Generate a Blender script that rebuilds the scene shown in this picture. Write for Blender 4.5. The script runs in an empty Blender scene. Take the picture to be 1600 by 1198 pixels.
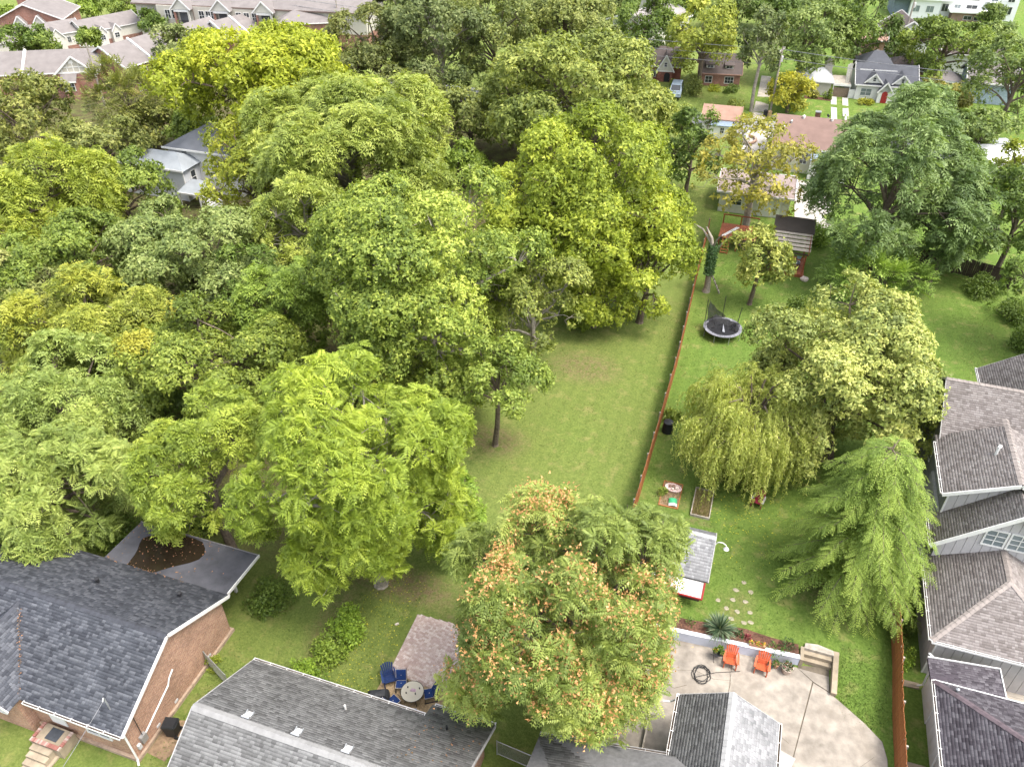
import bpy, bmesh, math, random
import numpy as np
from mathutils import Vector, Matrix
PI = math.pi
S = bpy.context.scene
C = S.collection
random.seed(7)

# ---------------------------------------------------------------- camera, sky, sun, exposure
cam_d = bpy.data.cameras.new('camera'); cam = bpy.data.objects.new('camera', cam_d); C.objects.link(cam)
cam.location = (0, 0, 38); cam.rotation_euler = (math.radians(90 - 37.2), 0, math.radians(18.5))
cam_d.sensor_width = 36; cam_d.lens = 36 * 1230 / 1600; cam_d.clip_end = 3000
S.camera = cam
SUN_EL, SUN_AZ = 64, 98          # degrees; azimuth clockwise from north (+Y): the light comes from the east
W = bpy.data.worlds.new('World'); S.world = W; W.use_nodes = True
wn = W.node_tree.nodes; wl = W.node_tree.links
sky = wn.new('ShaderNodeTexSky'); sky.sky_type = 'NISHITA'; sky.sun_disc = False
sky.sun_elevation = math.radians(SUN_EL); sky.sun_rotation = math.radians(SUN_AZ)
sky.air_density = 1.2; sky.dust_density = 4.0; sky.ozone_density = 0.6
hs = wn.new('ShaderNodeHueSaturation'); hs.inputs['Saturation'].default_value = .45        # thin bright cloud: a whiter sky
wl.new(sky.outputs[0], hs.inputs['Color']); wl.new(hs.outputs[0], wn['Background'].inputs[0]); wn['Background'].inputs[1].default_value = 0.15
sun_d = bpy.data.lights.new('sun', 'SUN'); sun_d.energy = 1.05; sun_d.angle = math.radians(18); sun_d.color = (1, .95, .86)
sun = bpy.data.objects.new('sun', sun_d); C.objects.link(sun)
el, az = math.radians(SUN_EL), math.radians(SUN_AZ)
sun.rotation_euler = Vector((-math.sin(az) * math.cos(el), -math.cos(az) * math.cos(el), -math.sin(el))).to_track_quat('-Z', 'Y').to_euler()
S.view_settings.view_transform = 'Standard'; S.view_settings.look = 'None'
S.view_settings.exposure = 1.78; S.view_settings.gamma = 1.0
S.cycles.max_bounces = 6; S.cycles.diffuse_bounces = 4; S.cycles.glossy_bounces = 2; S.cycles.transmission_bounces = 3
S.cycles.transparent_max_bounces = 4; S.cycles.use_denoising = True; S.cycles.caustics_reflective = False; S.cycles.caustics_refractive = False

# ---------------------------------------------------------------- helpers
class MB:
    def __init__(s): s.v = []; s.f = []
    def add(s, vs, fs):
        b = len(s.v); s.v += [tuple(p) for p in vs]; s.f += [tuple(b + i for i in f) for f in fs]; return s
    def box(s, x0, y0, z0, x1, y1, z1):
        return s.add([(x0,y0,z0),(x1,y0,z0),(x1,y1,z0),(x0,y1,z0),(x0,y0,z1),(x1,y0,z1),(x1,y1,z1),(x0,y1,z1)],
                     [(0,3,2,1),(4,5,6,7),(0,1,5,4),(1,2,6,5),(2,3,7,6),(3,0,4,7)])
    def bar(s, p, q, w, h, up=(0,0,1)):              # rectangular bar from p to q
        p, q = Vector(p), Vector(q); d = (q - p).normalized(); u = Vector(up)
        r = d.cross(u)
        if r.length < 1e-4: r = d.cross(Vector((1,0,0)))
        r.normalize(); u = r.cross(d).normalized(); r *= w / 2; u *= h / 2
        return s.add([p-r-u,p+r-u,p+r+u,p-r+u,q-r-u,q+r-u,q+r+u,q-r+u], [(0,1,2,3),(7,6,5,4),(4,5,1,0),(5,6,2,1),(6,7,3,2),(7,4,0,3)])
    def tube(s, pts, rs, n=6, cap=True):
        pts = [Vector(p) for p in pts]
        if not hasattr(rs, '__len__'): rs = [rs] * len(pts)
        b = len(s.v); a = None
        for i, p in enumerate(pts):
            d = (pts[min(i+1, len(pts)-1)] - pts[max(i-1, 0)])
            d = d.normalized() if d.length > 1e-7 else Vector((0,0,1))
            if a is None: a = d.orthogonal().normalized()
            else:
                a = a - d * a.dot(d); a = a.normalized() if a.length > 1e-5 else d.orthogonal().normalized()
            c = d.cross(a)
            for k in range(n):
                t = 2 * PI * k / n; s.v.append(tuple(p + (a * math.cos(t) + c * math.sin(t)) * rs[i]))
        for i in range(len(pts) - 1):
            for k in range(n):
                k2 = (k + 1) % n; s.f.append((b+i*n+k, b+i*n+k2, b+(i+1)*n+k2, b+(i+1)*n+k))
        if cap:
            s.f.append(tuple(b + k for k in reversed(range(n)))); e = b + (len(pts)-1) * n; s.f.append(tuple(e + k for k in range(n)))
        return s
    def lathe(s, prof, n=16, c=(0,0,0)):             # prof: (r, z) list
        b = len(s.v)
        for r, z in prof:
            for k in range(n):
                t = 2*PI*k/n; s.v.append((c[0]+r*math.cos(t), c[1]+r*math.sin(t), c[2]+z))
        for i in range(len(prof)-1):
            for k in range(n):
                k2 = (k+1) % n; s.f.append((b+i*n+k, b+i*n+k2, b+(i+1)*n+k2, b+(i+1)*n+k))
        s.f.append(tuple(b+k for k in reversed(range(n)))); e = b+(len(prof)-1)*n; s.f.append(tuple(e+k for k in range(n)))
        return s
    def prism(s, poly, z0, z1):                      # vertical prism over a CCW outline
        n = len(poly); b = len(s.v)
        s.v += [(x, y, z0) for x, y in poly] + [(x, y, z1) for x, y in poly]
        s.f.append(tuple(b+i for i in reversed(range(n)))); s.f.append(tuple(b+n+i for i in range(n)))
        for i in range(n): j = (i+1) % n; s.f.append((b+i, b+j, b+n+j, b+n+i))
        return s
    def slab(s, poly, t):                            # thick 3d polygon: poly is the top face, CCW from outside
        ps = [Vector(p) for p in poly]; nr = Vector((0,0,0))
        for i in range(len(ps)): nr += ps[i].cross(ps[(i+1) % len(ps)])
        nr.normalize(); n = len(ps); b = len(s.v)
        s.v += [tuple(p) for p in ps] + [tuple(p - nr * t) for p in ps]
        s.f.append(tuple(b+i for i in range(n))); s.f.append(tuple(b+n+i for i in reversed(range(n))))
        for i in range(n): j = (i+1) % n; s.f.append((b+j, b+i, b+n+i, b+n+j))
        return s
    def build(s, name, mat, parent=None, world=False, smooth=False):
        me = bpy.data.meshes.new(name); v = s.v
        if world and parent is not None:
            r = parent
            while r.parent: r = r.parent
            o = r.location; v = [(x-o.x, y-o.y, z-o.z) for x, y, z in v]
        me.from_pydata(v, [], s.f); me.update()
        if smooth: me.shade_smooth()
        me.materials.append(mat)
        o = bpy.data.objects.new(name, me); C.objects.link(o); o.parent = parent
        return o

def tag(o, label=None, cat=None, group=None, kind=None):
    if label: o['label'] = label
    if cat: o['category'] = cat
    if group: o['group'] = group
    if kind: o['kind'] = kind
    return o
def thing(name, label, cat, loc=(0,0,0), rz=0, group=None):
    o = bpy.data.objects.new(name, None); C.objects.link(o); o.empty_display_size = .2
    o.location = loc; o.rotation_euler = (0, 0, rz); return tag(o, label, cat, group)
def copy_tree(o, parent=None):
    c = o.copy(); C.objects.link(c); c.parent = parent
    for ch in list(o.children): copy_tree(ch, c)
    return c
def npmesh(name, V, F, mat, parent=None, attrs=None):   # big quad meshes from numpy arrays
    me = bpy.data.meshes.new(name); n = len(V); m, k = F.shape
    me.vertices.add(n); me.vertices.foreach_set('co', np.ascontiguousarray(V, np.float32).ravel())
    me.loops.add(m*k); me.loops.foreach_set('vertex_index', np.ascontiguousarray(F, np.int32).ravel())
    me.polygons.add(m); me.polygons.foreach_set('loop_start', np.arange(0, m*k, k, dtype=np.int32))
    me.update(calc_edges=True)
    for an, av in (attrs or {}).items():
        me.attributes.new(an, 'FLOAT', 'FACE').data.foreach_set('value', np.ascontiguousarray(av, np.float32))
    me.materials.append(mat)
    o = bpy.data.objects.new(name, me); C.objects.link(o); o.parent = parent
    return o
def smoothstep(a, b, x):
    t = np.clip((x-a)/(b-a), 0, 1); return t*t*(3-2*t)

# ---------------------------------------------------------------- materials
def nt(name):
    m = bpy.data.materials.new(name); m.use_nodes = True; t = m.node_tree
    return m, t.nodes, t.links, t.nodes['Principled BSDF']
def noise(n, l, vec, scale, detail=5, rough=.6):
    x = n.new('ShaderNodeTexNoise'); x.inputs['Scale'].default_value = scale; x.inputs['Detail'].default_value = detail
    x.inputs['Roughness'].default_value = rough; l.new(vec, x.inputs['Vector']); return x.outputs['Fac']
def ramp(n, l, fac, stops):
    r = n.new('ShaderNodeValToRGB'); e = r.color_ramp.elements
    while len(e) < len(stops): e.new(.5)
    for i, (p, c) in enumerate(stops): e[i].position = p; e[i].color = (*c, 1)
    l.new(fac, r.inputs['Fac']); return r.outputs['Color']
def mixc(n, l, fac, a, b, mode='MIX'):
    x = n.new('ShaderNodeMix'); x.data_type = 'RGBA'; x.blend_type = mode
    for sock, val in ((x.inputs[0], fac), (x.inputs[6], a), (x.inputs[7], b)):
        if hasattr(val, 'links'): l.new(val, sock)
        elif isinstance(val, (int, float)): sock.default_value = val
        else: sock.default_value = (*val, 1)
    return x.outputs[2]
def mul(c, k): return tuple(min(1, x*k) for x in c)
def bumpn(n, l, fac, p, strength, dist=.02):
    b = n.new('ShaderNodeBump'); b.inputs['Strength'].default_value = strength; b.inputs['Distance'].default_value = dist
    l.new(fac, b.inputs['Height']); l.new(b.outputs[0], p.inputs['Normal'])
_mats = {}
def mat(name, col, rough=.8, var=.22, scale=5., bump=.15, spec=.25, metal=0., stain=None):
    if name in _mats: return _mats[name]
    m, n, l, p = nt(name); tc = n.new('ShaderNodeTexCoord').outputs['Object']
    f = noise(n, l, tc, scale); g = noise(n, l, tc, scale*.13, 3)
    c = ramp(n, l, f, [(.3, mul(col, 1-var)), (.7, mul(col, 1+var*.7))])
    c = mixc(n, l, 1., c, ramp(n, l, g, [(.3, (1-var*.9,)*3), (.65, (1, 1, 1))]), 'MULTIPLY')
    if stain: c = mixc(n, l, ramp(n, l, noise(n, l, tc, scale*.35, 6, .7), [(.5, (0,)*3), (.72, (.8,)*3)]), c, stain)
    l.new(c, p.inputs['Base Color']); p.inputs['Roughness'].default_value = rough
    p.inputs['Specular IOR Level'].default_value = spec; p.inputs['Metallic'].default_value = metal
    if bump: bumpn(n, l, noise(n, l, tc, scale*6, 4), p, bump)
    _mats[name] = m; return m
def tabmat(name, c0, c1, c2, rough=.9, stain=.25):       # shingles and pavers: each tab carries its own tint
    m, n, l, p = nt(name); a = n.new('ShaderNodeAttribute'); a.attribute_name = 'tint'
    tc = n.new('ShaderNodeTexCoord').outputs['Object']
    c = ramp(n, l, a.outputs['Fac'], [(.08, c0), (.5, c1), (.92, c2)])
    g = noise(n, l, tc, .45, 5, .65)
    c = mixc(n, l, 1., c, ramp(n, l, g, [(.32, (1-stain,)*3), (.66, (1.0,)*3)]), 'MULTIPLY')
    c = mixc(n, l, .5, c, ramp(n, l, noise(n, l, tc, 40, 3), [(.3, (.55,)*3), (.7, (1.25,)*3)]), 'MULTIPLY')
    l.new(c, p.inputs['Base Color']); p.inputs['Roughness'].default_value = rough; p.inputs['Specular IOR Level'].default_value = .15
    return m
def brickmat(name, c1, c2, mortar, scale=1., bw=.22, rh=.075):
    m, n, l, p = nt(name); tc = n.new('ShaderNodeTexCoord').outputs['Object']
    sp = n.new('ShaderNodeSeparateXYZ'); l.new(tc, sp.inputs[0]); ad = n.new('ShaderNodeMath'); l.new(sp.outputs[0], ad.inputs[0]); l.new(sp.outputs[1], ad.inputs[1])
    cb = n.new('ShaderNodeCombineXYZ'); l.new(ad.outputs[0], cb.inputs[0]); l.new(sp.outputs[2], cb.inputs[1])
    b = n.new('ShaderNodeTexBrick'); l.new(cb.outputs[0], b.inputs['Vector'])
    for k, v in (('Scale', scale), ('Mortar Size', .009), ('Brick Width', bw), ('Row Height', rh), ('Bias', -.1), ('Mortar Smooth', .1)): b.inputs[k].default_value = v
    for k, v in (('Color1', c1), ('Color2', c2), ('Mortar', mortar)): b.inputs[k].default_value = (*v, 1)
    c = mixc(n, l, 1., b.outputs['Color'], ramp(n, l, noise(n, l, tc, .8, 5), [(.3, (.7,)*3), (.7, (1.1,)*3)]), 'MULTIPLY')
    c = mixc(n, l, .7, c, ramp(n, l, noise(n, l, cb.outputs[0], 9, 2), [(.3, (.6,)*3), (.7, (1.2,)*3)]), 'MULTIPLY')
    l.new(c, p.inputs['Base Color']); p.inputs['Roughness'].default_value = .9; p.inputs['Specular IOR Level'].default_value = .15
    iv = n.new('ShaderNodeMath'); iv.operation = 'SUBTRACT'; iv.inputs[0].default_value = 1; l.new(b.outputs['Fac'], iv.inputs[1])
    bumpn(n, l, iv.outputs[0], p, .6, .012); return m
def leafmat(name, lo, mid, hi, trans=.28, acc=None):
    m, n, l, p = nt('leaf_' + name); a = n.new('ShaderNodeAttribute'); a.attribute_name = 'tint'
    c = ramp(n, l, a.outputs['Fac'], [(.05, lo), (.5, mid), (.95, hi)])
    if acc:
        b = n.new('ShaderNodeAttribute'); b.attribute_name = 'acc'; c = mixc(n, l, b.outputs['Fac'], c, acc)
    l.new(c, p.inputs['Base Color']); p.inputs['Roughness'].default_value = .55; p.inputs['Specular IOR Level'].default_value = .35
    tr = n.new('ShaderNodeBsdfTranslucent'); l.new(mixc(n, l, 1., c, (1.0, 1.0, .55), 'MULTIPLY'), tr.inputs[0])
    mx = n.new('ShaderNodeMixShader'); mx.inputs[0].default_value = trans
    l.new(p.outputs[0], mx.inputs[1]); l.new(tr.outputs[0], mx.inputs[2]); l.new(mx.outputs[0], n['Material Output'].inputs[0])
    return m
def glassmat(name, col=(.03, .035, .04), rough=.08):
    if name in _mats: return _mats[name]
    m, n, l, p = nt(name); p.inputs['Base Color'].default_value = (*col, 1); p.inputs['Roughness'].default_value = rough
    p.inputs['Specular IOR Level'].default_value = .6; _mats[name] = m; return m

white = mat('white_paint', (.66, .65, .63), .6, .08, 3, .05)
offwhite = mat('offwhite_siding', (.55, .53, .47), .7, .1, 2, .05)
cream = mat('cream_siding', (.58, .54, .44), .7, .08, 2, .05)
beige = mat('beige_siding', (.47, .44, .38), .75, .1, 2, .05)
pane = glassmat('window_glass'); pane_l = glassmat('pale_window_glass', (.16, .19, .2), .12)
black = mat('black_plastic', (.02, .021, .023), .5, .2, 6, .05)
dkmetal = mat('dark_metal', (.03, .03, .033), .45, .2, 8, 0)
galv = mat('galvanized_steel', (.42, .43, .44), .45, .15, 8, .05, .5, .6)
concrete = mat('concrete', (.31, .274, .232), .9, .34, 1.6, .25, .2, 0, (.20, .172, .14))
concrete2 = mat('step_concrete', (.31, .255, .185), .9, .25, 2.2, .25)
wallpaint = mat('pale_blue_wall_paint', (.54, .57, .66), .8, .12, 1.5, .15, .2, 0, (.42, .41, .42))
cedar = mat('orange_stained_wood', (.36, .135, .05), .75, .3, 3, .2)
greywood = mat('weathered_wood', (.36, .32, .27), .85, .3, 4, .25)
darkwood = mat('dark_wood', (.07, .05, .038), .85, .3, 4, .25)
bark = mat('bark', (.16, .125, .095), .95, .4, 5, .6)
bark_pale = mat('pale_bark', (.34, .30, .25), .95, .35, 5, .5)
mulch = mat('mulch', (.15, .075, .05), .95, .6, 9, .9)
soil = mat('dry_soil', (.27, .185, .115), .95, .4, 5, .6)
sand = mat('tan_gravel', (.40, .29, .17), .95, .4, 12, .8)
redpaint = mat('red_paint', (.30, .03, .03), .6, .2, 4, .05)

# ---------------------------------------------------------------- ground, street, paving
def gh(e, n):
    e = np.asarray(e, float); n = np.asarray(n, float)
    st_ = smoothstep(6.75, 6.95, e)*(1-smoothstep(8.5, 8.6, e)); sharp = smoothstep(28.15, 28.55, n)*(1-st_)+smoothstep(29.0, 29.3, n)*st_; soft = smoothstep(26.4, 30.2, n)
    ins = smoothstep(-2.2, -1.2, e) * (1 - smoothstep(8.55, 8.75, e))
    yard = smoothstep(-5, -3.5, e) * (1 - smoothstep(11.0, 12.5, e))
    h = .6 * (ins*sharp + (1-ins)*soft) * yard * (1 - smoothstep(30, 46, n))
    h = h + 1.0 * smoothstep(120.5, 126, n)
    h = h + .05*np.sin(e*.31+1.3)*np.sin(n*.27) * smoothstep(29, 40, n) + .02*np.sin(e*1.3+n*.7)*np.sin(n*1.1) * smoothstep(29, 34, n)
    return h
def g0(e, n): return float(gh(e, n))
E_ = np.unique(np.concatenate([np.linspace(-900, -60, 14), np.arange(-60, -36, 2.), np.arange(-36, -4, .8), np.arange(-4, 14, .4), np.arange(14, 40, 1.6), np.linspace(40, 900, 14)]))
N_ = np.unique(np.concatenate([np.linspace(-300, 8, 6), np.arange(8, 24, .8), np.arange(24, 32, .3), np.arange(32, 80, .8), np.arange(80, 140, 1.5), np.linspace(140, 1800, 16)]))
EE, NN = np.meshgrid(E_, N_); ZZ = gh(EE, NN)
V = np.c_[EE.ravel(), NN.ravel(), ZZ.ravel()]; ne = len(E_); nn = len(N_)
i0 = (np.arange(nn-1)[:, None]*ne + np.arange(ne-1)[None]).ravel()
m, n, l, p = nt('grass_ground'); tc = n.new('ShaderNodeTexCoord').outputs['Object']
sp = n.new('ShaderNodeSeparateXYZ'); l.new(tc, sp.inputs[0])
def mrange(sock, a, b):
    x = n.new('ShaderNodeMapRange'); l.new(sock, x.inputs[0]); x.inputs[1].default_value = a; x.inputs[2].default_value = b; return x.outputs[0]
def mth(op, a, b):
    x = n.new('ShaderNodeMath'); x.operation = op
    for i, v in enumerate((a, b)):
        if hasattr(v, 'links'): l.new(v, x.inputs[i])
        else: x.inputs[i].default_value = v
    x.use_clamp = True; return x.outputs[0]
fine = noise(n, l, tc, 7, 6, .75); med = noise(n, l, tc, .9, 5, .65); big = noise(n, l, tc, .13, 4, .55)
dry = ramp(n, l, fine, [(.25, (.09, .115, .027)), (.55, (.168, .198, .054)), (.8, (.25, .268, .094))])
lush = ramp(n, l, fine, [(.25, (.062, .108, .018)), (.55, (.122, .188, .037)), (.8, (.195, .255, .065))])
# the mown middle lot is drier than the yard east of the fence
mask = mth('ADD', mth('MULTIPLY', mrange(sp.outputs[0], -5, -3.6), .62), mth('SUBTRACT', mth('MULTIPLY', big, 1.1), .25))
c = mixc(n, l, mask, dry, lush)
c = mixc(n, l, mth('MULTIPLY', ramp(n, l, med, [(.54, (0,)*3), (.74, (.75,)*3)]), .8), c, (.30, .25, .11))
patch = noise(n, l, tc, 2.2, 6, .7)
c = mixc(n, l, 1., c, ramp(n, l, patch, [(.30, (.74, .79, .72)), (.5, (.97, .98, .96)), (.72, (1.10, 1.07, 1.03))]), 'MULTIPLY')
wv = n.new('ShaderNodeTexWave'); wv.bands_direction = 'X'; wv.inputs['Scale'].default_value = .28; wv.inputs['Distortion'].default_value = .4; wv.inputs['Detail'].default_value = 2; l.new(tc, wv.inputs['Vector'])
c = mixc(n, l, 1., c, ramp(n, l, wv.outputs['Fac'], [(.2, (.965, .97, .965)), (.8, (1.02, 1.02, 1.02))]), 'MULTIPLY')   # mowing passes
# trodden, bare spots under the trees beside the lot
for sx_, sy_, rx_, ry_, k_ in ((-15.6, 26.6, 4.2, 1.5, .9), (-18.6, 23.0, 1.0, 3.2, .5), (-14.9, 40.6, 2.6, 2.0, .75), (-11.0, 51.5, 3.4, 2.4, .7), (-15.5, 33.5, 2.0, 3.5, .45), (-11.5, 25.3, 1.6, .5, .6), (8.6, 34.2, 2.4, 3.2, .6), (-1.8, 38.8, 1.7, 2.0, .4), (-12.6, 20.8, 2.2, 1.2, .5), (.4, 36.9, 1.0, .4, .7), (3.3, 30.9, 1.3, 1.6, .35), (1.2, 67.6, .8, .6, .6)):
    vm = n.new('ShaderNodeVectorMath'); vm.operation = 'SUBTRACT'; l.new(tc, vm.inputs[0]); vm.inputs[1].default_value = (sx_, sy_, 0)
    vs_ = n.new('ShaderNodeVectorMath'); vs_.operation = 'MULTIPLY'; l.new(vm.outputs[0], vs_.inputs[0]); vs_.inputs[1].default_value = (1/rx_, 1/ry_, 0)
    ln_ = n.new('ShaderNodeVectorMath'); ln_.operation = 'LENGTH'; l.new(vs_.outputs[0], ln_.inputs[0])
    spot = mth('MULTIPLY', mth('MULTIPLY', mrange(ln_.outputs['Value'], 1.15, .45), ramp(n, l, patch, [(.36, (0,)*3), (.58, (1,)*3)])), k_)
    c = mixc(n, l, spot, c, ramp(n, l, fine, [(.3, (.105, .07, .04)), (.7, (.25, .18, .11))]))
# bare earth and leaf litter below the wood west of the lot
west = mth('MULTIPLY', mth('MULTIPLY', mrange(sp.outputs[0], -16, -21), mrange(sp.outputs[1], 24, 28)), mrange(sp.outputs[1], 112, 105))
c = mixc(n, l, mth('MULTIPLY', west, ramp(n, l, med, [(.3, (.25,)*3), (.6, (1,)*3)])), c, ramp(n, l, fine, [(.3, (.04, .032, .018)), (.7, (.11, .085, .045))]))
l.new(c, p.inputs['Base Color']); p.inputs['Roughness'].default_value = .95; p.inputs['Specular IOR Level'].default_value = .1
bumpn(n, l, noise(n, l, tc, 16, 5, .8), p, 1.0, .07)
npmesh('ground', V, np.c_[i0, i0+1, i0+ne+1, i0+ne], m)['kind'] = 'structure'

def flat(name, poly, z, mt, t=.06, kind='structure'):
    o = MB().slab([(x, y, z) for x, y in poly], t).build(name, mt); o['kind'] = kind; return o
asphalt = mat('pale_asphalt', (.25, .25, .26), .9, .15, 1.2, .2)
road = flat('road', [(-140, 113), (140, 108), (140, 115), (-140, 120.4)], .03, asphalt)
gutterline = mat('street_concrete', (.42, .40, .37), .9, .15, 2, .1)
flat('kerb', [(-2.6, 119.6), (140, 114.75), (140, 115.1), (-2.6, 119.95)], .13, gutterline, .14)
flat('driveway', [(-3.6, 104), (-.6, 104), (-.2, 113.5), (-3.2, 113.6)], .05, mat('pale_concrete', (.40, .37, .33), .9, .15, 1.5, .1), .08)
flat('gravel_drive', [(-3.4, 118), (-1.3, 118), (-1.2, 121), (-3.3, 121)], .06, mat('gravel', (.40, .36, .30), .95, .3, 6, .5), .08)
gd = MB().slab([(-3.3, 121, .12), (-1.2, 121, .12), (-1.4, 126, 1.06), (-3.2, 126, 1.06)], .1).slab([(-3.2, 126, 1.06), (-1.4, 126, 1.06), (-1.9, 136, 1.06), (-3.4, 136, 1.06)], .1).build('gravel_drive', _mats['gravel']); gd['kind'] = 'structure'
for x0, x1 in ((7.55, 8.35), (9.15, 9.95)):
    o = MB().slab([(x0+.2, 118.6, .06), (x1+.2, 118.6, .06), (x1, 121.5, .17), (x0, 121.5, .17)], .1).slab([(x0, 121.5, .17), (x1, 121.5, .17), (x1-.3, 126, 1.07), (x0-.3, 126, 1.07)], .1).slab([(x0-.3, 126, 1.07), (x1-.3, 126, 1.07), (x1-.3, 128.4, 1.07), (x0-.3, 128.4, 1.07)], .1).build('driveway_strip', gutterline); o['kind'] = 'structure'

# sunken concrete terrace behind the near right house, cast in slabs with open joints
def slabs(parent_name, polys):
    root = tag(bpy.data.objects.new(parent_name, None), kind='structure'); C.objects.link(root)
    for poly in polys:
        MB().slab([(x, y, .07) for x, y in poly], .14).build('concrete_slab', concrete, root)
g = .02
flat('terrace_base', [(-3.25, 19.1), (11.28, 19.1), (11.22, 24.42), (11.02, 25.28), (10.2, 26.02), (8.52, 27.25), (8.52, 28.75), (6.7, 28.4), (-1.3, 27.8), (-3.25, 27.7)], .045, mat('joint_grime', (.12, .1, .075), .95), .08)
slabs('terrace', [
    [(-3.2, 19.2), (3.45-g, 19.2), (3.45-g, 28.2), (-3.2, 27.75)],
    [(3.45, 19.2), (6.15, 19.2), (7.6, 27.6), (6.75, 28.25), (3.45, 28.2)],
    [(6.15+.03, 19.2), (11.25, 19.2), (11.2, 24.4), (11.0, 25.25), (10.2, 26.0), (8.5, 27.2), (7.66, 27.55)],
    [(7.66, 27.62), (8.45, 27.28), (8.45, 28.2), (6.85, 28.2)],
])
for pts in ([(3.47, 27.9), (3.3, 27.0), (3.5, 26.2), (3.42, 25.4)], [(3.46, 24.6), (4.6, 24.15), (5.7, 24.2), (6.6, 23.7)], [(3.5, 26.3), (2.6, 26.1), (1.6, 26.3), (.6, 26.0)], [(8.2, 22.0), (8.9, 22.9), (9.7, 23.3), (10.6, 24.3)], [(-.2, 25.2), (.7, 24.9), (1.3, 25.3)]):
    cm = MB()                                         # hairline cracks with grime in them
    for a, b in zip(pts, pts[1:]): cm.bar((*a, .0705), (*b, .0705), random.uniform(.012, .03), .004)
    cm.build('crack', _mats['joint_grime'], bpy.data.objects['terrace'])
lp = MB()                                             # worn paler patch set into the terrace
lp.slab([(6.0, 21.6, .075), (6.55, 21.9, .075), (6.95, 23.0, .075), (5.95, 23.3, .075)], .004).build('concrete_patch', mat('pale_concrete', (.6, .56, .5)))['kind'] = 'structure'

# ---------------------------------------------------------------- building kit
def tabs(poly, exposure, widths, rng, lift=.016):
    P = [Vector(p) for p in poly]; nr = Vector((0,0,0))
    for i in range(len(P)): nr += P[i].cross(P[(i+1) % len(P)])
    nr.normalize(); u = (P[1]-P[0]).normalized(); v = nr.cross(u); o = P[0]
    st = [((q-o).dot(u), (q-o).dot(v)) for q in P]; tmax = max(t for s, t in st)
    q = []; k = 0
    while k*exposure < tmax - .02:
        t0 = k*exposure; t1 = min(t0+exposure, tmax); tm = (t0+t1)/2; xs = []
        for i in range(len(st)):
            (s0, a), (s1, b) = st[i], st[(i+1) % len(st)]
            if (a <= tm) != (b <= tm): xs.append(s0+(s1-s0)*(tm-a)/(b-a))
        if len(xs) >= 2:
            lo, hi = min(xs), max(xs); s = lo - rng.uniform(0, .15)
            while s < hi:
                w = widths[rng.integers(len(widths))]*rng.uniform(.9, 1.1); a, b = max(s, lo), min(s+w, hi)
                if b-a > .02: q.append((a, b, t0 - rng.uniform(0, .012), t1, lift*rng.uniform(.7, 1.3)))
                s += w
        k += 1
    q = np.array(q); o, u, v, nr = map(np.array, (o, u, v, nr)); gp = .006
    def pt(s, t, h): return o + u*s[:, None] + v*t[:, None] + nr*h[:, None]
    a, b, t0, t1, h = q.T; z = np.zeros_like(a)
    V = np.stack([pt(a+gp, t0, h), pt(b-gp, t0, h), pt(b-gp, t1, z+.003), pt(a+gp, t1, z+.003), pt(a+gp, t0, z-.01), pt(b-gp, t0, z-.01)], 1)
    n = len(q); i = np.arange(n)[:, None]*6
    F = np.concatenate([i+np.array([[0, 1, 2, 3]]), i+np.array([[4, 5, 1, 0]])], 1).reshape(-1, 4)
    return V.reshape(-1, 3), F
def roof(parent, poly, shm, deck, exposure=.145, widths=(.15, .2, .24, .32), thick=.14, shingles=True, seed=1):
    r = MB().slab(poly, thick).build('roof', deck, parent, True)
    if shingles:
        rng = np.random.default_rng(seed*77+len(bpy.data.objects)); V, F = tabs(poly, exposure, widths, rng)
        q = parent
        while q.parent: q = q.parent
        V = V - np.array(q.location)
        t = np.repeat(np.clip(rng.beta(1.6, 1.6, len(F)//2), 0, 1), 2)
        npmesh('shingles', V, F, shm, r, {'tint': t})['kind'] = 'stuff'
    return r
def cap(parent, p, q, mt, drop=.5, w=.3, step=.3):
    p, q = Vector(p), Vector(q); L = (q-p).length; d = (q-p)/L; r = Vector((d.y, -d.x, 0)).normalized(); m = MB(); k = max(1, int(L/step))
    for i in range(k):
        a = p+d*(L*i/k); b = p+d*(L*(i+1.15)/k); h0, h1 = .055+random.uniform(0, .01), .035
        for s in (1, -1):
            e = r*s*w/2 - Vector((0, 0, drop*w/2))
            vs = [a+Vector((0, 0, h0)), a+e+Vector((0, 0, h0)), b+e+Vector((0, 0, h1)), b+Vector((0, 0, h1))]
            m.add(vs, [(0, 1, 2, 3)])
    return m.build('ridge_cap', mt, parent, True)
def gutter(parent, p, q, out, mt=None):
    p, q, o = Vector(p), Vector(q), Vector(out); m = MB(); z = Vector((0, 0, 1))
    m.bar(p+o*.13-z*.03, q+o*.13-z*.03, .02, .11).bar(p+o*.02-z*.03, q+o*.02-z*.03, .02, .11)
    gt = m.build('gutter', mt or white, parent, True)
    MB().bar(p+o*.075-z*.07, q+o*.075-z*.07, .09, .02).build('gutter_debris', mat('gutter_debris', (.09, .065, .045), .95, .5, 8, .5), gt, True)
    L = (q-p).length; k = max(2, int(L/.9)); h = MB()
    for i in range(k+1):
        c = p+(q-p)*(i/k); h.bar(c-o*.03+z*.028, c+o*.14+z*.028, .03, .012)
    h.build('gutter_hangers', mt or white, gt, True)['kind'] = 'stuff'
    return gt
def fascia(parent, pts, w=.04, h=.18, mt=None, name='rake_trim'):
    for i in range(len(pts)-1): MB().bar(pts[i], pts[i+1], w, h).build(name, mt or white, parent, True)
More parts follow.
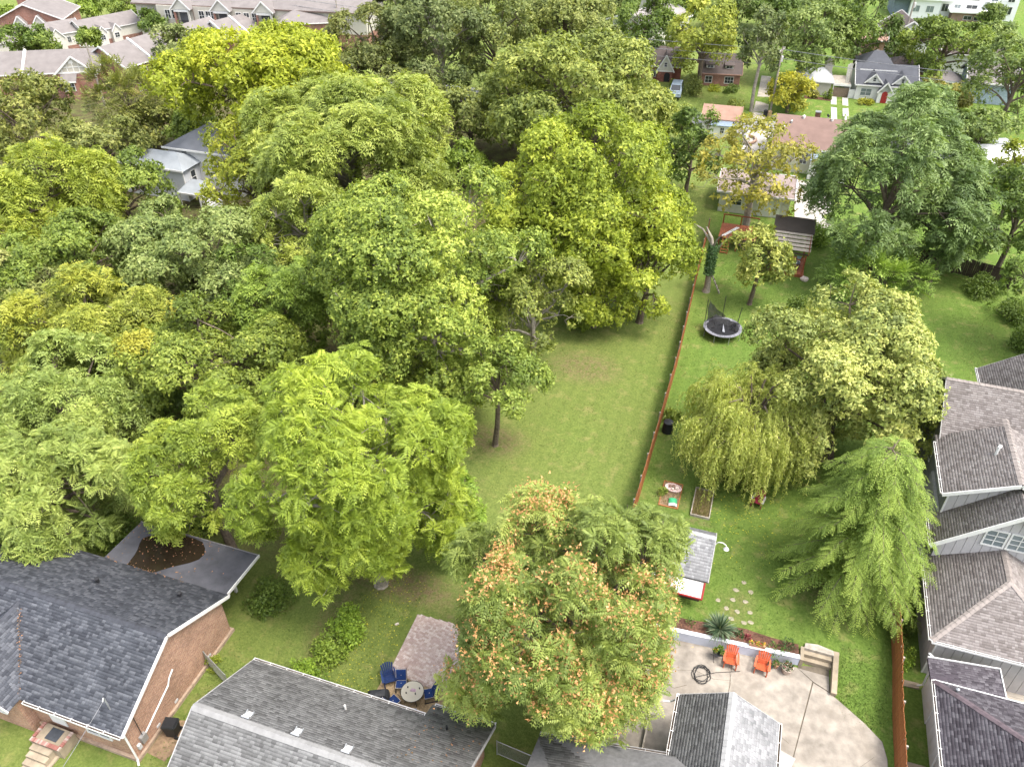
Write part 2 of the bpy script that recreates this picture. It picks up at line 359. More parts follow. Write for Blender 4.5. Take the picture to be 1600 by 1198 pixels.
def window(parent, c, w, h, out, cols=2, rows=2, fr=None, gl=None, sill=True, name='window'):
    """c: centre on the wall face, out: outward unit vector (horizontal)"""
    c, o = Vector(c), Vector(out); r = Vector((-o.y, o.x, 0)); z = Vector((0, 0, 1)); m = MB(); fw = .09
    f = c+o*.03
    m.bar(f-r*(w/2+fw/2)-z*(h/2+fw), f-r*(w/2+fw/2)+z*(h/2+fw), fw, .07, o).bar(f+r*(w/2+fw/2)-z*(h/2+fw), f+r*(w/2+fw/2)+z*(h/2+fw), fw, .07, o)
    m.bar(f-r*(w/2)+z*(h/2+fw/2), f+r*(w/2)+z*(h/2+fw/2), .065, fw).bar(f-r*(w/2+.1)-z*(h/2+fw/2), f+r*(w/2+.1)-z*(h/2+fw/2), .1, fw-.01)
    for i in range(1, cols): x = -w/2+w*i/cols; m.bar(f+r*x-z*h/2, f+r*x+z*h/2, .05 if cols < 3 or i % 2 == 0 else .035, .05, o)
    for i in range(1, rows): x = -h/2+h*i/rows; m.bar(f-r*w/2+z*x, f+r*w/2+z*x, .045, .04)
    wd = m.build(name, fr or white, parent, True)
    MB().bar(c-r*w/2+o*.012, c+r*w/2+o*.012, .016, h).build('pane', gl or pane, wd, True)
    return wd
def door(parent, c, w, h, out, mt, arch=False):
    c, o = Vector(c), Vector(out); r = Vector((-o.y, o.x, 0)); z = Vector((0, 0, 1)); m = MB()
    m.bar(c-r*w/2+o*.02, c+r*w/2+o*.02, .04, h)
    if arch:
        k = 10; vs = []
        for s in (0, .04): vs += [c+z*(h/2)+o*s+r*(math.cos(PI*i/k)*w/2)+z*(math.sin(PI*i/k)*w/2) for i in range(k+1)]
        m.add(vs, [tuple(range(k+1)), tuple(range(2*k+1, k, -1))]+[(i, k+1+i, k+2+i, i+1) for i in range(k)])
    d = m.build('door', mt, parent, True)
    MB().bar(c+r*(w/2-.1)+o*.05-z*.1, c+r*(w/2-.1)+o*.09-z*.1, .05, .05).build('handle', galv, d, True); return d

sh_slate = tabmat('slate_grey_shingles', (.05, .053, .064), (.08, .085, .10), (.135, .14, .158))
sh_grey = tabmat('grey_shingles', (.125, .122, .122), (.19, .187, .187), (.24, .237, .236), stain=.3)
sh_pale = tabmat('pale_grey_shingles', (.20, .2, .205), (.27, .27, .275), (.33, .33, .335), stain=.28)
sh_brown = tabmat('taupe_shingles', (.165, .143, .134), (.235, .207, .196), (.28, .252, .24), stain=.14)
sh_plum = tabmat('plum_grey_shingles', (.06, .052, .06), (.105, .093, .105), (.165, .152, .165), stain=.2)
deck_dk = mat('dark_roof_deck', (.05, .05, .055), .95); deck_gr = mat('grey_roof_deck', (.14, .138, .138), .95); deck_br = mat('taupe_roof_deck', (.17, .145, .132), .95)
deck_pl = mat('plum_roof_deck', (.06, .05, .06), .95)
brick_tan = brickmat('tan_brick', (.47, .26, .165), (.34, .165, .11), (.42, .37, .31))
brick_red = brickmat('red_brick', (.29, .085, .055), (.21, .065, .045), (.26, .2, .17))
brick_apt = brickmat('apartment_brick', (.34, .15, .105), (.27, .115, .085), (.34, .28, .24))

# ---------------------------------------------------------------- near left brick house
h = thing('brick_house', 'tan brick house with dark slate shingles in the lower left corner', 'house', (-30, 16.5, 0))
z0, zr, nS, nN, nR, eE, eW = 2.95, 5.15, 12.4, 20.85, 16.55, -23.2, -42
wl_ = MB(); x0, x1, y0, y1 = -41.5, -23.55, 12.8, 20.5
wl_.box(x0, y0, -.3, x1, y1, 2.9)
k = (zr-z0)/(nR-nS)
wl_.add([(x1, y0, 2.9), (x1, y1, 2.9), (x1, nR, 2.86+k*(nR-y0)), (x0, y0, 2.9), (x0, y1, 2.9), (x0, nR, 2.86+k*(nR-y0))], [(0, 1, 2), (3, 5, 4), (0, 2, 5, 3), (1, 4, 5, 2)])
wl_.build('wall', brick_tan, h, True)
MB().box(-41.4, 12.66, -.3, -23.42, 20.64, .22).build('foundation_ledge', mat('foundation', (.36, .27, .2), .9, .3, 4, .3), h, True)
roof(h, [(eW, nS, z0), (eE, nS, z0), (eE, nR, zr), (eW, nR, zr)], sh_slate, deck_dk)
roof(h, [(eE, nN, z0), (eW, nN, z0), (eW, nR, zr), (eE, nR, zr)], sh_slate, deck_dk)
cap(h, (eE, nR, zr), (eW, nR, zr), sh_slate_cap := mat('slate_cap', (.06, .063, .075), .9, .3, 3), .55, .34)
fascia(h, [(eE-.0, nS-.02, z0-.08), (eE, nR, zr-.06), (eE, nN+.02, z0-.08)], .05, .2)
gutter(h, (-28.9, nS, z0), (eE, nS, z0), (0, -1, 0))
gx, gz, gs, gw = -31.9, 4.85, 11.7, 2.75                                    # projecting front gable on the west half
vy = nS+(gz-z0)/k*1.0
roof(h, [(gx+gw, gs, z0+.02), (gx+gw, nS, z0+.02), (gx, vy, gz+.02), (gx, gs, gz+.02)], sh_slate, deck_dk)
roof(h, [(gx-gw, nS, z0+.02), (gx-gw, gs, z0+.02), (gx, gs, gz+.02), (gx, vy, gz+.02)], sh_slate, deck_dk)
MB().add([(gx-gw+.3, gs+.5, 2.8), (gx+gw-.3, gs+.5, 2.8), (gx, gs+.5, gz-.25)], [(0, 1, 2)]).build('gable_board', white, h, True)
fascia(h, [(gx+gw, gs-.02, z0-.02), (gx, gs-.02, gz), (gx-gw, gs-.02, z0-.02)], .05, .2)
MB().box(gx-gw+.2, gs+.6, -.3, gx+gw-.35, 12.79, 2.75).build('porch_wall', brick_tan, h, True)
cap(h, (gx, gs, gz), (gx, vy, gz), _mats['slate_cap'], .7, .3)
# low rear porch roof with ponded water and leaves
mem = mat('roof_membrane', (.075, .075, .085), .7, .3, 1.2, .1)
fl = MB().slab([(-31.5, 20.45, 2.99), (-23.35, 20.45, 2.99), (-23.35, 23.9, 2.78), (-31.5, 23.9, 2.78)], .16).build('porch_roof', mem, h, True)
pud = []; prng = random.Random(4)
for i in range(26):
    t = 2*PI*i/26; rx, ry = 1.9+.35*math.sin(3*t+1), 1.35+.2*math.sin(2*t)
    pud.append((-28.55+rx*math.cos(t)*(1+.12*math.sin(t)), min(23.8, max(20.75, 22.25+1.25*ry*math.sin(t)+.25*math.cos(t)))))
zf = lambda y: 2.99-(y-20.45)/3.45*.21
pm, pn, pl_, pp = nt('ponded_water'); pp.inputs['Base Color'].default_value = (.022, .015, .01, 1); pp.inputs['Roughness'].default_value = .15
MB().add([(x, y, zf(y)+.006) for x, y in pud], [tuple(range(26))]).build('puddle', pm, fl, True)
fascia(h, [(-23.33, 20.9, 2.92), (-23.33, 23.92, 2.74)], .05, .2, name='edge_trim')
MB().bar((-31.5, 23.9, 2.76), (-23.35, 23.9, 2.76), .04, .16).build('edge_trim', mat('edge_metal', (.2, .19, .18), .6), h, True)
for x in (-31.2, -27.5, -24.9): MB().box(x-.07, 22.9, -.2, x+.07, 23.04, 2.66).build('porch_post', white, h, True)
for x, y in ((-29.6, 18.7), (-25.2, 19.6)):
    z = z0+k*(nN-y)
    v = MB().lathe([(.09, 0), (.09, .22), (.13, .22), (.12, .3), (.02, .32)], 10, (x, y, z)).build('roof_vent', dkmetal, h, True)
MB().tube([(-24.35, 13.2, 3.2), (-24.35, 13.2, 4.35), (-24.28, 13.12, 4.5), (-24.22, 13.0, 4.42)], .035, 7).build('service_mast', galv, h, True)
MB().tube([(-23.5, 16.3, 2.55), (-23.47, 15.9, 2.35), (-23.46, 15.7, 2.05), (-23.46, 13.7, 1.15), (-23.46, 13.5, 1.05)], .045, 7).build('conduit', white, h, True)
MB().box(-23.55, 13.25, .75, -23.36, 13.6, 1.25).build('meter_box', galv, h, True)
MB().box(-23.55, 12.98, .65, -23.4, 13.16, .95).build('utility_box', mat('pale_grey_paint', (.5, .5, .5), .6), h, True)
MB().tube([(-23.44, 13.42, 1.3), (-23.44, 13.42, 2.9)], .02, 5).build('cable', black, h, True)
MB().tube([(-23.3, 12.32, 2.85), (-23.48, 12.68, 2.5), (-23.48, 12.7, .25), (-23.3, 12.5, .1)], .05, 6).build('downspout', white, h, True)
for y in (14.4, 15.8, 18.6): MB().box(-23.56, y-.12, .35, -23.52, y+.12, .5).build('crawl_vent', _mats['pale_grey_paint'], h, True)
door(h, (-27.95, 12.79, 1.85), .95, 2.05, (0, -1, 0), white)
window(h, (-25.4, 12.8, 1.75), 1.3, 1.0, (0, -1, 0), 2, 2)
window(h, (-31.5, 12.3, 1.7), 1.5, 1.1, (0, -1, 0), 2, 2)
# stoop
st = thing('front_stoop', 'brick edged concrete stoop and steps at the white door', 'stoop', (-27.95, 12, 0))
MB().box(-28.85, 11.65, -.3, -27.05, 12.64, .72).build('platform', concrete2, st, True)
cp = MB(); cpm = tabmat('coping_brick', (.30, .11, .09), (.40, .19, .16), (.55, .42, .38))
def brickrow(parent, p, q, w, hh, stepl):
    p, q = Vector(p), Vector(q); L = (q-p).length; kk = int(L/stepl); d = (q-p)/L; base = None
    for i in range(kk):
        a = p+d*(L*i/kk+.008); b = p+d*(L*(i+1)/kk-.008)
        MB().bar(a, b, w, hh).build('coping_brick', brick_mats[random.randrange(3)], parent, True)
brick_mats = [mat('coping_red', (.27, .115, .095), .9), mat('coping_pink', (.36, .2, .17), .9), mat('coping_pale', (.42, .33, .29), .9)]
brickrow(st, (-28.85, 11.72, .765), (-27.05, 11.72, .765), .2, .085, .1)
brickrow(st, (-28.78, 11.84, .765), (-28.78, 12.62, .765), .17, .085, .1)
brickrow(st, (-27.12, 11.84, .765), (-27.12, 12.62, .765), .17, .085, .1)
for i in range(4): MB().box(-28.7, 11.35-.3*i, -.3, -27.5, 11.64-.3*i if i else 11.645, .56-.17*i).build('step', concrete2, st, True)
MB().box(-27.5, 10.4, -.3, -27.32, 11.64, .1).build('cheek_wall', concrete2, st, True)
tag(MB().box(-28.25, 11.95, .722, -27.55, 12.55, .745).build('door_mat', mat('mat_rubber', (.05, .055, .065), .95)), 'dark grey door mat on the stoop of the tan brick house', 'door mat')

# ---------------------------------------------------------------- near middle grey roofed house
h = thing('grey_house', 'house with weathered grey shingle roof and three square vents, front centre', 'house', (-13, 14, 0))
ge, gr, gN, gR = 2.95, 5.2, 17.85, 13.85; kk = (gr-ge)/(gN-gR)
MB().box(-19.3, 10.3, -.3, -7.55, 17.45, 2.85).build('wall', brick_tan, h, True)
MB().box(-10.0, 17.46, -.3, -7.55, 18.3, 2.6).build('wing_wall', brick_tan, h, True)
MB().add([(-19.3, 10.3, 2.85), (-19.3, 17.45, 2.85), (-19.3, gR, gr-.2), (-7.55, 10.3, 2.85), (-7.55, 17.45, 2.85), (-7.55, gR, gr-.2)], [(0, 2, 1), (3, 4, 5)]).build('gable', mat('peach_siding', (.52, .34, .25), .8, .1, 3, .1), h, True)
roof(h, [(-10.35, gN, ge), (-19.7, gN, ge), (-19.7, gR, gr), (-10.35, gR, gr)], sh_grey, deck_gr)
roof(h, [(-7.1, gN+.85, ge-.85*kk), (-10.34, gN+.85, ge-.85*kk), (-10.34, gR, gr), (-7.1, gR, gr)], sh_grey, deck_gr)
roof(h, [(-19.7, 9.85, ge), (-7.1, 9.85, ge), (-7.1, gR, gr), (-19.7, gR, gr)], sh_grey, deck_gr)
cap(h, (-19.7, gR, gr), (-7.1, gR, gr), mat('grey_cap', (.24, .237, .235), .9, .15, 3), .55, .42)
gutter(h, (-19.7, gN, ge-.02), (-10.35, gN, ge-.02), (0, 1, 0)); gutter(h, (-10.2, gN+.85, ge-.85*kk-.02), (-7.1, gN+.85, ge-.85*kk-.02), (0, 1, 0))
fascia(h, [(-7.08, gN+.85, ge-.85*kk-.1), (-7.08, gR, gr-.08), (-7.08, 9.85, ge-.1)], .05, .18, mat('grey_trim', (.35, .34, .33), .7))
fascia(h, [(-19.72, gN, ge-.1), (-19.72, gR, gr-.08), (-19.72, 9.85, ge-.1)], .05, .18, _mats['grey_trim'])
for x in (-17.2, -14.7, -12.25):
    y = gR+.5; z = gr-kk*.5
    v = MB().slab([(x-.16, y+.22, z-.12), (x-.16, y-.2, z+.24), (x+.16, y-.2, z+.24), (x+.16, y+.22, z-.12)][::-1], .02).build('roof_vent', white, h, True)
    MB().box(x-.2, y-.26, z-.16, x+.2, y-.18, z+.24).box(x-.18, y-.2, z-.16, x-.15, y+.2, z+.1).box(x+.15, y-.2, z-.16, x+.18, y+.2, z+.1).build('vent_side', galv, v, True)
for x, y in ((-13.75, 16.6), (-9.0, 17.4)):
    z = gr-kk*(y-gR); MB().tube([(x, y, z-.1), (x, y, z+.32)], .055, 8).build('vent_pipe', white if x < -10 else black, h, True)

# ---------------------------------------------------------------- near right house (partly in frame)
h = thing('low_house', 'low grey shingled house with a gabled rear wing on the concrete terrace', 'house', (2, 18, 0))
we, wr = 2.8, 4.15; nE = 22.85
MB().box(1.3, 14, -.1, 5.28, nE-.35, 2.72).build('wing_wall', white, h, True)
MB().add([(1.3, nE-.35, 2.72), (5.28, nE-.35, 2.72), (3.29, nE-.35, wr-.16)], [(0, 2, 1)]).build('gable', white, h, True)
roof(h, [(.95, nE, we), (.95, 14, we), (3.29, 14, wr), (3.29, nE, wr)], sh_grey, deck_gr)
roof(h, [(5.63, 14, we), (5.63, nE, we), (3.29, nE, wr), (3.29, 14, wr)], sh_pale, deck_gr)
cap(h, (3.29, 14, wr), (3.29, nE, wr), mat('pale_cap', (.36, .36, .36), .9, .12, 3), .55, .36)
fascia(h, [(.95, nE+.02, we-.08), (3.29, nE+.02, wr-.06), (5.63, nE+.02, we-.08)], .04, .16, _mats['grey_trim'])
gutter(h, (5.63, nE, we), (5.63, 14, we), (1, 0, 0)); gutter(h, (.95, 14, we), (.95, nE, we), (-1, 0, 0))
MB().tube([(.85, nE-.05, 2.75), (.85, nE-.1, 2.5), (.6, nE-.15, 2.25), (.25, nE-.2, 2.2)], .05, 7).build('downspout', white, h, True)
MB().box(-4.4, 12, -.1, .4, 18.6, 2.9).build('wall', brick_tan, h, True)
roof(h, [(2.0, 19.7, 3.0), (-4.9, 18.75, 2.85), (-4.9, 14, 4.9), (.8, 14, 4.9), (2.0, 18.4, 3.7)], sh_grey, deck_gr)
gutter(h, (-4.9, 18.75, 2.82), (.85, 19.55, 2.98), (0, 1, 0), _mats['grey_trim'])
MB().box(-.3, 19.9, .07, -.22, 22.4, .5).build('planter_edge', greywood, h, True)

# ---------------------------------------------------------------- right hand grey board house
siding = mat('grey_siding', (.44, .42, .42), .75, .08, 2.5, .08); siding_w = mat('white_siding', (.66, .65, .63), .75, .1, 2, .08, .2, 0, (.5, .48, .42))
def boards(parent, p, d, L, out, zb, zt, mt, w=.43, name='siding_board'):
    p, d, o = Vector((*p, 0)), Vector((*d, 0)), Vector((*out, 0)); k = max(1, round(L/w))
    for i in range(k):
        a, b = L*i/k+.012, L*(i+1)/k-.012; z = [zb(a), zb(b), zt(b), zt(a)]
        if z[3]-z[0] < .03 and z[2]-z[1] < .03: continue
        z[3] = max(z[3], z[0]+.005); z[2] = max(z[2], z[1]+.005)
        q = [p+d*s+Vector((0, 0, zz)) for s, zz in zip((a, b, b, a), z)]
        f = [v+o*.035 for v in q]; m = MB()
        if d.cross(Vector((0, 0, 1))).dot(o) > 0: m.add(q+f, [(4, 5, 6, 7), (0, 1, 5, 4), (1, 2, 6, 5), (2, 3, 7, 6), (3, 0, 4, 7)])
        else: m.add(q+f, [(7, 6, 5, 4), (4, 5, 1, 0), (5, 6, 2, 1), (6, 7, 3, 2), (7, 4, 0, 3)])
        m.build(name, mt, parent, True)
h = thing('board_house', 'grey board and batten house with several taupe and plum roofs, right edge', 'house', (17, 36, 0))
core = mat('siding_core', (.30, .29, .29), .85); cst = lambda z: (lambda s: z)
MB().box(13.2, 30.15, -.2, 19.4, 36.2, 3.2).build('wall', core, h, True)
boards(h, (13.2, 30.15), (1, 0), 6.2, (0, -1), cst(0), cst(3.1), siding); boards(h, (13.2, 36.2), (0, -1), 6.05, (-1, 0), cst(0), cst(3.1), siding)
MB().box(13.14, 30.1, 0, 13.22, 30.17, 3.1).build('corner_trim', white, h, True)
hz, hp = 3.2, 5.02
roof(h, [(12.7, 36.3, hz), (12.7, 29.7, hz), (16.25, 33.25, hp), (16.25, 36.3, hp)], sh_brown, deck_br)
roof(h, [(12.7, 29.7, hz), (19.8, 29.7, hz), (16.25, 33.25, hp)], sh_brown, deck_br)
roof(h, [(19.8, 29.7, hz), (19.8, 36.3, hz), (16.25, 36.3, hp), (16.25, 33.25, hp)], sh_brown, deck_br)
capb = mat('taupe_cap', (.25, .218, .2), .9, .2, 3); capd = mat('plum_cap', (.11, .085, .095), .9, .3, 3)
cap(h, (12.7, 29.7, hz), (16.25, 33.25, hp), capb, .35, .3); cap(h, (19.8, 29.7, hz), (16.25, 33.25, hp), capb, .35, .3); cap(h, (16.25, 33.25, hp), (16.25, 36.2, hp), capb, .5, .34)
gutter(h, (12.7, 36.3, hz), (12.7, 29.7, hz), (-1, 0, 0)); gutter(h, (12.7, 29.7, hz), (19.8, 29.7, hz), (0, -1, 0))
# steep front gable of the upper floor
gy, gp, ge2, gr2 = 35.55, 16.25, 4.7, 8.1; sl = (gr2-ge2)/(gp-12.65)
MB().add([(13.05, gy, 3.2), (19.45, gy, 3.2), (19.45, gy, ge2+.3), (gp, gy, gr2-.15), (13.05, gy, ge2+.25), (13.05, 41, 3.2), (19.45, 41, 3.2), (19.45, 41, ge2+.3), (gp, 41, gr2-.15), (13.05, 41, ge2+.25)],
    [(0, 1, 2, 3, 4), (0, 4, 9, 5), (1, 6, 7, 2), (3, 2, 7, 8), (4, 3, 8, 9)]).build('upper_wall', core, h, True)
hipz = lambda s: hz+max(0, min(s+.35, 6.75-s))*(hp-hz)/3.55-.02
boards(h, (13.05, gy), (1, 0), 6.4, (0, -1), hipz, lambda s: min(ge2+.25+s*sl*.97, ge2+.25+(6.4-s)*sl*.97)-.1, siding, .42)
roof(h, [(12.65, 37.4, ge2), (12.65, 35.05, ge2), (gp, 35.05, gr2), (gp, 37.4, gr2)], sh_brown, deck_br)
roof(h, [(2*gp-12.65, 35.05, ge2), (2*gp-12.65, 37.4, ge2), (gp, 37.4, gr2), (gp, 35.05, gr2)], sh_brown, deck_br)
fascia(h, [(12.6, 35.02, ge2-.1), (gp, 35.02, gr2-.08), (2*gp-12.6, 35.02, ge2-.1)], .05, .24)
gutter(h, (12.65, 37.0, ge2), (12.65, 35.05, ge2), (-1, 0, 0))
for x in (15.55, 16.75): window(h, (x, gy-.04, 5.75), .95, 1.05, (0, -1, 0), 2, 3, gl=pane_l)
# upper wing and main roof
wz, wrz = 6.95, 8.6
MB().box(13.2, 37.3, 3, 19, 41.5, 6.9).add([(13.2, 37.3, 6.9), (19, 37.3, 6.9), (16.1, 37.3, 8.35)], [(0, 1, 2)]).build('wing_wall', core, h, True)
boards(h, (13.2, 37.3), (1, 0), 5.8, (0, -1), cst(4.9), lambda s: min(6.85+s*.48, 6.85+(5.8-s)*.48), siding)
boards(h, (13.2, 48.2), (0, -1), 10.9, (-1, 0), cst(0), cst(6.85), mat('slate_siding', (.2, .2, .21), .8, .1, 2, .08), .6)
MB().box(13.13, 37.24, 3.5, 13.22, 37.32, 6.9).build('corner_trim', white, h, True)
roof(h, [(12.72, 42.0, wz), (12.72, 36.85, wz), (16.1, 36.85, wrz), (16.1, 42.0, wrz)], sh_brown, deck_br)
roof(h, [(19.48, 36.85, wz), (19.48, 42.0, wz), (16.1, 42.0, wrz), (16.1, 36.85, wrz)], sh_brown, deck_br)
fascia(h, [(12.7, 36.82, wz-.1), (16.1, 36.82, wrz-.08), (19.5, 36.82, wz-.1)], .05, .22)
cap(h, (16.1, 36.85, wrz), (16.1, 42.6, wrz), capb, .5, .34); gutter(h, (12.72, 41.3, wz), (12.72, 36.85, wz), (-1, 0, 0))
MB().box(13.25, 41.4, -.2, 22, 48.2, 6.6).add([(13.25, 41.4, 6.6), (13.25, 48.2, 6.6), (13.25, 44.9, 8.95)], [(0, 2, 1)]).build('main_wall', _mats['slate_siding'], h, True)
roof(h, [(12.95, 41.25, 6.8), (23, 41.25, 6.8), (23, 44.9, 9.25), (12.95, 44.9, 9.25)], sh_brown, deck_br)
roof(h, [(23, 48.55, 6.8), (12.95, 48.55, 6.8), (12.95, 44.9, 9.25), (23, 44.9, 9.25)], sh_brown, deck_br)
cap(h, (12.95, 44.9, 9.25), (23, 44.9, 9.25), capb, .6, .32); fascia(h, [(12.93, 41.2, 6.72), (12.93, 44.9, 9.17), (12.93, 48.6, 6.72)], .04, .14, _mats['grey_trim'])
v = MB().tube([(15.3, 39.6, 8.1), (15.3, 39.6, 8.7)], .08, 8).tube([(15.3, 39.6, 8.7), (15.38, 39.7, 8.85)], .1, 8).build('vent_pipe', white, h, True)
for y in (43.0, 46.4): window(h, (13.2, y, 5.2), .9, 1.3, (-1, 0, 0), 1, 2)
window(h, (13.2, 44.7, 2.0), 1.6, 1.4, (-1, 0, 0), 2, 2)
# rear wing
MB().box(17.4, 48.6, -.2, 23, 53, 4.9).build('rear_wall', core, h, True)
roof(h, [(17, 53.4, 5.0), (17, 48.6, 5.0), (20.2, 48.6, 7.4), (20.2, 53.4, 7.4)], sh_brown, deck_br); fascia(h, [(16.98, 53.42, 4.9), (20.2, 53.42, 7.3)], .04, .14, _mats['grey_trim']); gutter(h, (17, 53.4, 5), (17, 48.6, 5), (-1, 0, 0))
# plum roofed garage and link
MB().box(13.2, 12, -.2, 19.4, 27.0, 2.9).build('garage_wall', core, h, True)
boards(h, (13.2, 27.0), (0, -1), 15, (-1, 0), cst(0), cst(2.9), siding_w, .6); MB().box(13.1, 27.0, 0, 13.3, 29.0, 2.6).build('link_wall', siding_w, h, True)
roof(h, [(12.7, 27.43, 3), (12.7, 12, 3), (16.2, 12, 4.7), (16.2, 23.93, 4.7)], sh_plum, deck_pl)
roof(h, [(19.7, 27.43, 3), (12.7, 27.43, 3), (16.2, 23.93, 4.7)], sh_plum, deck_pl)
roof(h, [(19.7, 12, 3), (19.7, 27.43, 3), (16.2, 23.93, 4.7), (16.2, 12, 4.7)], sh_plum, deck_pl)
cap(h, (12.7, 27.43, 3), (16.2, 23.93, 4.7), capd, .35, .3); gutter(h, (12.7, 27.43, 3), (12.7, 12, 3), (-1, 0, 0)); fascia(h, [(12.65, 27.47, 2.97), (19.7, 27.47, 2.97)], .05, .14, name='eave_trim')
roof(h, [(15.95, 29.35, 2.7), (12.6, 28.95, 2.7), (12.6, 27.52, 2.85), (15.95, 27.52, 2.85)], sh_plum, deck_pl)
fascia(h, [(12.6, 29.0, 2.7), (15.98, 29.4, 2.7), (15.98, 27.55, 2.82)], .05, .14, name='eave_trim')
MB().lathe([(.07, 0), (.07, .2), (.1, .2), (.02, .28)], 8, (13.6, 27.0, 3.2)).build('roof_vent', galv, h, True)
for y in (29.1, 24.4): MB().tube([(12.62, y, 2.9), (13.0, y, 2.6), (13.08, y, .3), (12.85, y, .12)], .05, 6).build('downspout', white, h, True)
for i in range(9): MB().box(16.05, 27.6+i*.28, .1, 20, 27.6+i*.28+.265, .3).build('deck_board', mat('pale_deck_wood', (.52, .46, .38), .85, .15, 3, .15), h, True)
for y, l_ in ((29.1, 'pale concrete splash block below the downspout by the round green shrub'), (24.4, 'pale concrete splash block below the downspout nearest the frame bottom')):
    sb = MB().add([(12.95, y-.16, .02), (12.95, y+.16, .02), (12.15, y+.2, .02), (12.0, y, .02), (12.15, y-.2, .02), (12.95, y-.16, .14), (12.95, y+.16, .14), (12.15, y+.2, .06), (12.0, y, .06), (12.15, y-.2, .06)],
        [(9, 8, 7, 6, 5), (0, 1, 6, 5), (1, 2, 7, 6), (2, 3, 8, 7), (3, 4, 9, 8), (4, 0, 5, 9)]).build('splash_block', concrete2); tag(sb, l_, 'splash block')

# ---------------------------------------------------------------- far houses
def frf(name, col): return mat(name, col, .92, .14, .9, .3)
r_dark = frf('charcoal_far_roof', (.075, .078, .09)); r_brown = frf('brown_far_roof', (.19, .125, .105)); r_salmon = frf('salmon_far_roof', (.30, .185, .14)); r_grey = frf('grey_far_roof', (.40, .41, .42))
r_taupe = frf('taupe_far_roof', (.19, .17, .163)); r_umber = frf('umber_far_roof', (.10, .08, .075)); r_white = frf('white_membrane', (.78, .78, .77)); r_bluegrey = frf('blue_grey_far_roof', (.105, .112, .13)); r_mid = frf('mid_grey_far_roof', (.27, .28, .29))
def gab(t, x0, x1, y0, y1, zb, ze, zr, axis, wm, rm, oh=.4, trim=None, gm=None, th=.16, hip=0):
    """gabled block in local coordinates; ridge along axis"""
    if axis == 'x':
        ym = (y0+y1)/2; P = lambda a, b, z: (a, b, z); lo, hi, a0, a1 = y0, y1, x0, x1
    else:
        P = lambda a, b, z: (b, a, z); lo, hi, a0, a1 = x0, x1, y0, y1
    mid = (lo+hi)/2; k = (zr-ze)/(mid-lo+oh); zw = ze+k*oh-.1
    MB().box(x0, y0, zb, x1, y1, zw-.02).build('wall', wm, t)
    fl = (lambda f: f) if axis == 'x' else (lambda f: tuple(reversed(f)))
    if not hip:
        for a in (a0, a1): MB().add([P(a, lo, zw-.02), P(a, hi, zw-.02), P(a, mid, zr-.2)], [(0, 1, 2)]).build('gable', gm or wm, t)
    for s in (1, -1):
        e = lo-oh if s > 0 else hi+oh
        if s > 0: q = [P(a0-oh, e, ze), P(a1+oh, e, ze), P(a1+oh-hip, mid, zr), P(a0-oh+hip, mid, zr)]
        else: q = [P(a1+oh, e, ze), P(a0-oh, e, ze), P(a0-oh+hip, mid, zr), P(a1+oh-hip, mid, zr)]
        if axis == 'y': q = [q[1], q[0], q[3], q[2]]
        MB().slab(q, th).build('roof', rm, t)
        MB().bar(q[0], q[1], .06, .2).build('eave_trim', trim or white, t)
    if hip:
        for a, b in ((a0-oh, a0-oh+hip), (a1+oh, a1+oh-hip)):
            q = [P(a, lo-oh, ze), P(a, hi+oh, ze), P(b, mid, zr)]
            if (a < b) == (axis == 'x'): q = q[::-1]
            MB().slab(q, th).build('roof', rm, t)
    elif trim is not False:
        for a in (a0-oh-.03, a1+oh+.03): fascia(t, [P(a, lo-oh, ze), P(a, mid, zr), P(a, hi+oh, ze)], .06, .24, trim)
    return zw
def dormer(t, x, y, z, w, hgt, depth, wm, rm, win=True):
    """small front gable facing -y, peak height hgt above z"""
    MB().add([(x-w/2+.15, y, z), (x+w/2-.15, y, z), (x, y, z+hgt-.1)], [(0, 1, 2)]).build('dormer_face', wm, t)
    MB().slab([(x+w/2, y-.25, z), (x+w/2, y+depth*.15, z), (x, y+depth, z+hgt), (x, y-.25, z+hgt)], .12).build('roof', rm, t)
    MB().slab([(x-w/2, y+depth*.15, z), (x-w/2, y-.25, z), (x, y-.25, z+hgt), (x, y+depth, z+hgt)], .12).build('roof', rm, t)
    fascia(t, [(x+w/2, y-.28, z-.04), (x, y-.28, z+hgt-.04), (x-w/2, y-.28, z-.04)], .06, .22)
    if win: window(t, (x, y-.01, z+hgt*.38), .45, .6, (0, -1, 0), 1, 2)
def place(t, x, y, z=0, deg=0, s=1): t.location = (x, y, z); t.rotation_euler = (0, 0, math.radians(deg)); t.scale = (s, s, s); return t
SO = (0, -1, 0)
# brown roofed cream house this side of the street
t = thing('cream_house', 'cream house with plain brown roof this side of the street', 'house')
gab(t, .5, 9.3, .5, 10.6, -.2, 3.2, 5.5, 'x', cream, r_brown, .4, False)
for x, w in ((1.9, .8), (4.2, .8)): window(t, (x, .5, 1.95), w, 1.35, SO, 2, 3)
MB().slab([(4.9, -1.5, 2.5), (9.5, -1.5, 2.5), (9.5, .5, 3.0), (4.9, .5, 3.0)], .08).build('awning', mat('blue_grey_metal', (.2, .25, .31), .5, .25, 3, .1), t)
MB().box(5.0, -1.3, -.2, 9.4, .45, 2.3).build('porch_enclosure', white, t); window(t, (8.2, -1.31, 1.7), 1.4, .8, SO, 2, 1)
for x, y in ((2.0, 4.2), (1.2, 3.2)): MB().lathe([(.12, 0), (.12, .25), (.17, .25), (.03, .4)], 8, (x, y, 3.2+(y+.0)*.41)).build('roof_vent', galv, t)
for x in (3.4, 6.8): MB().lathe([(.16, 0), (.16, .3), (.22, .3), (.03, .45)], 8, (x, 5.2, 5.3)).build('roof_vent', white, t)
place(t, .07, 98.74, 0, .8, .98)
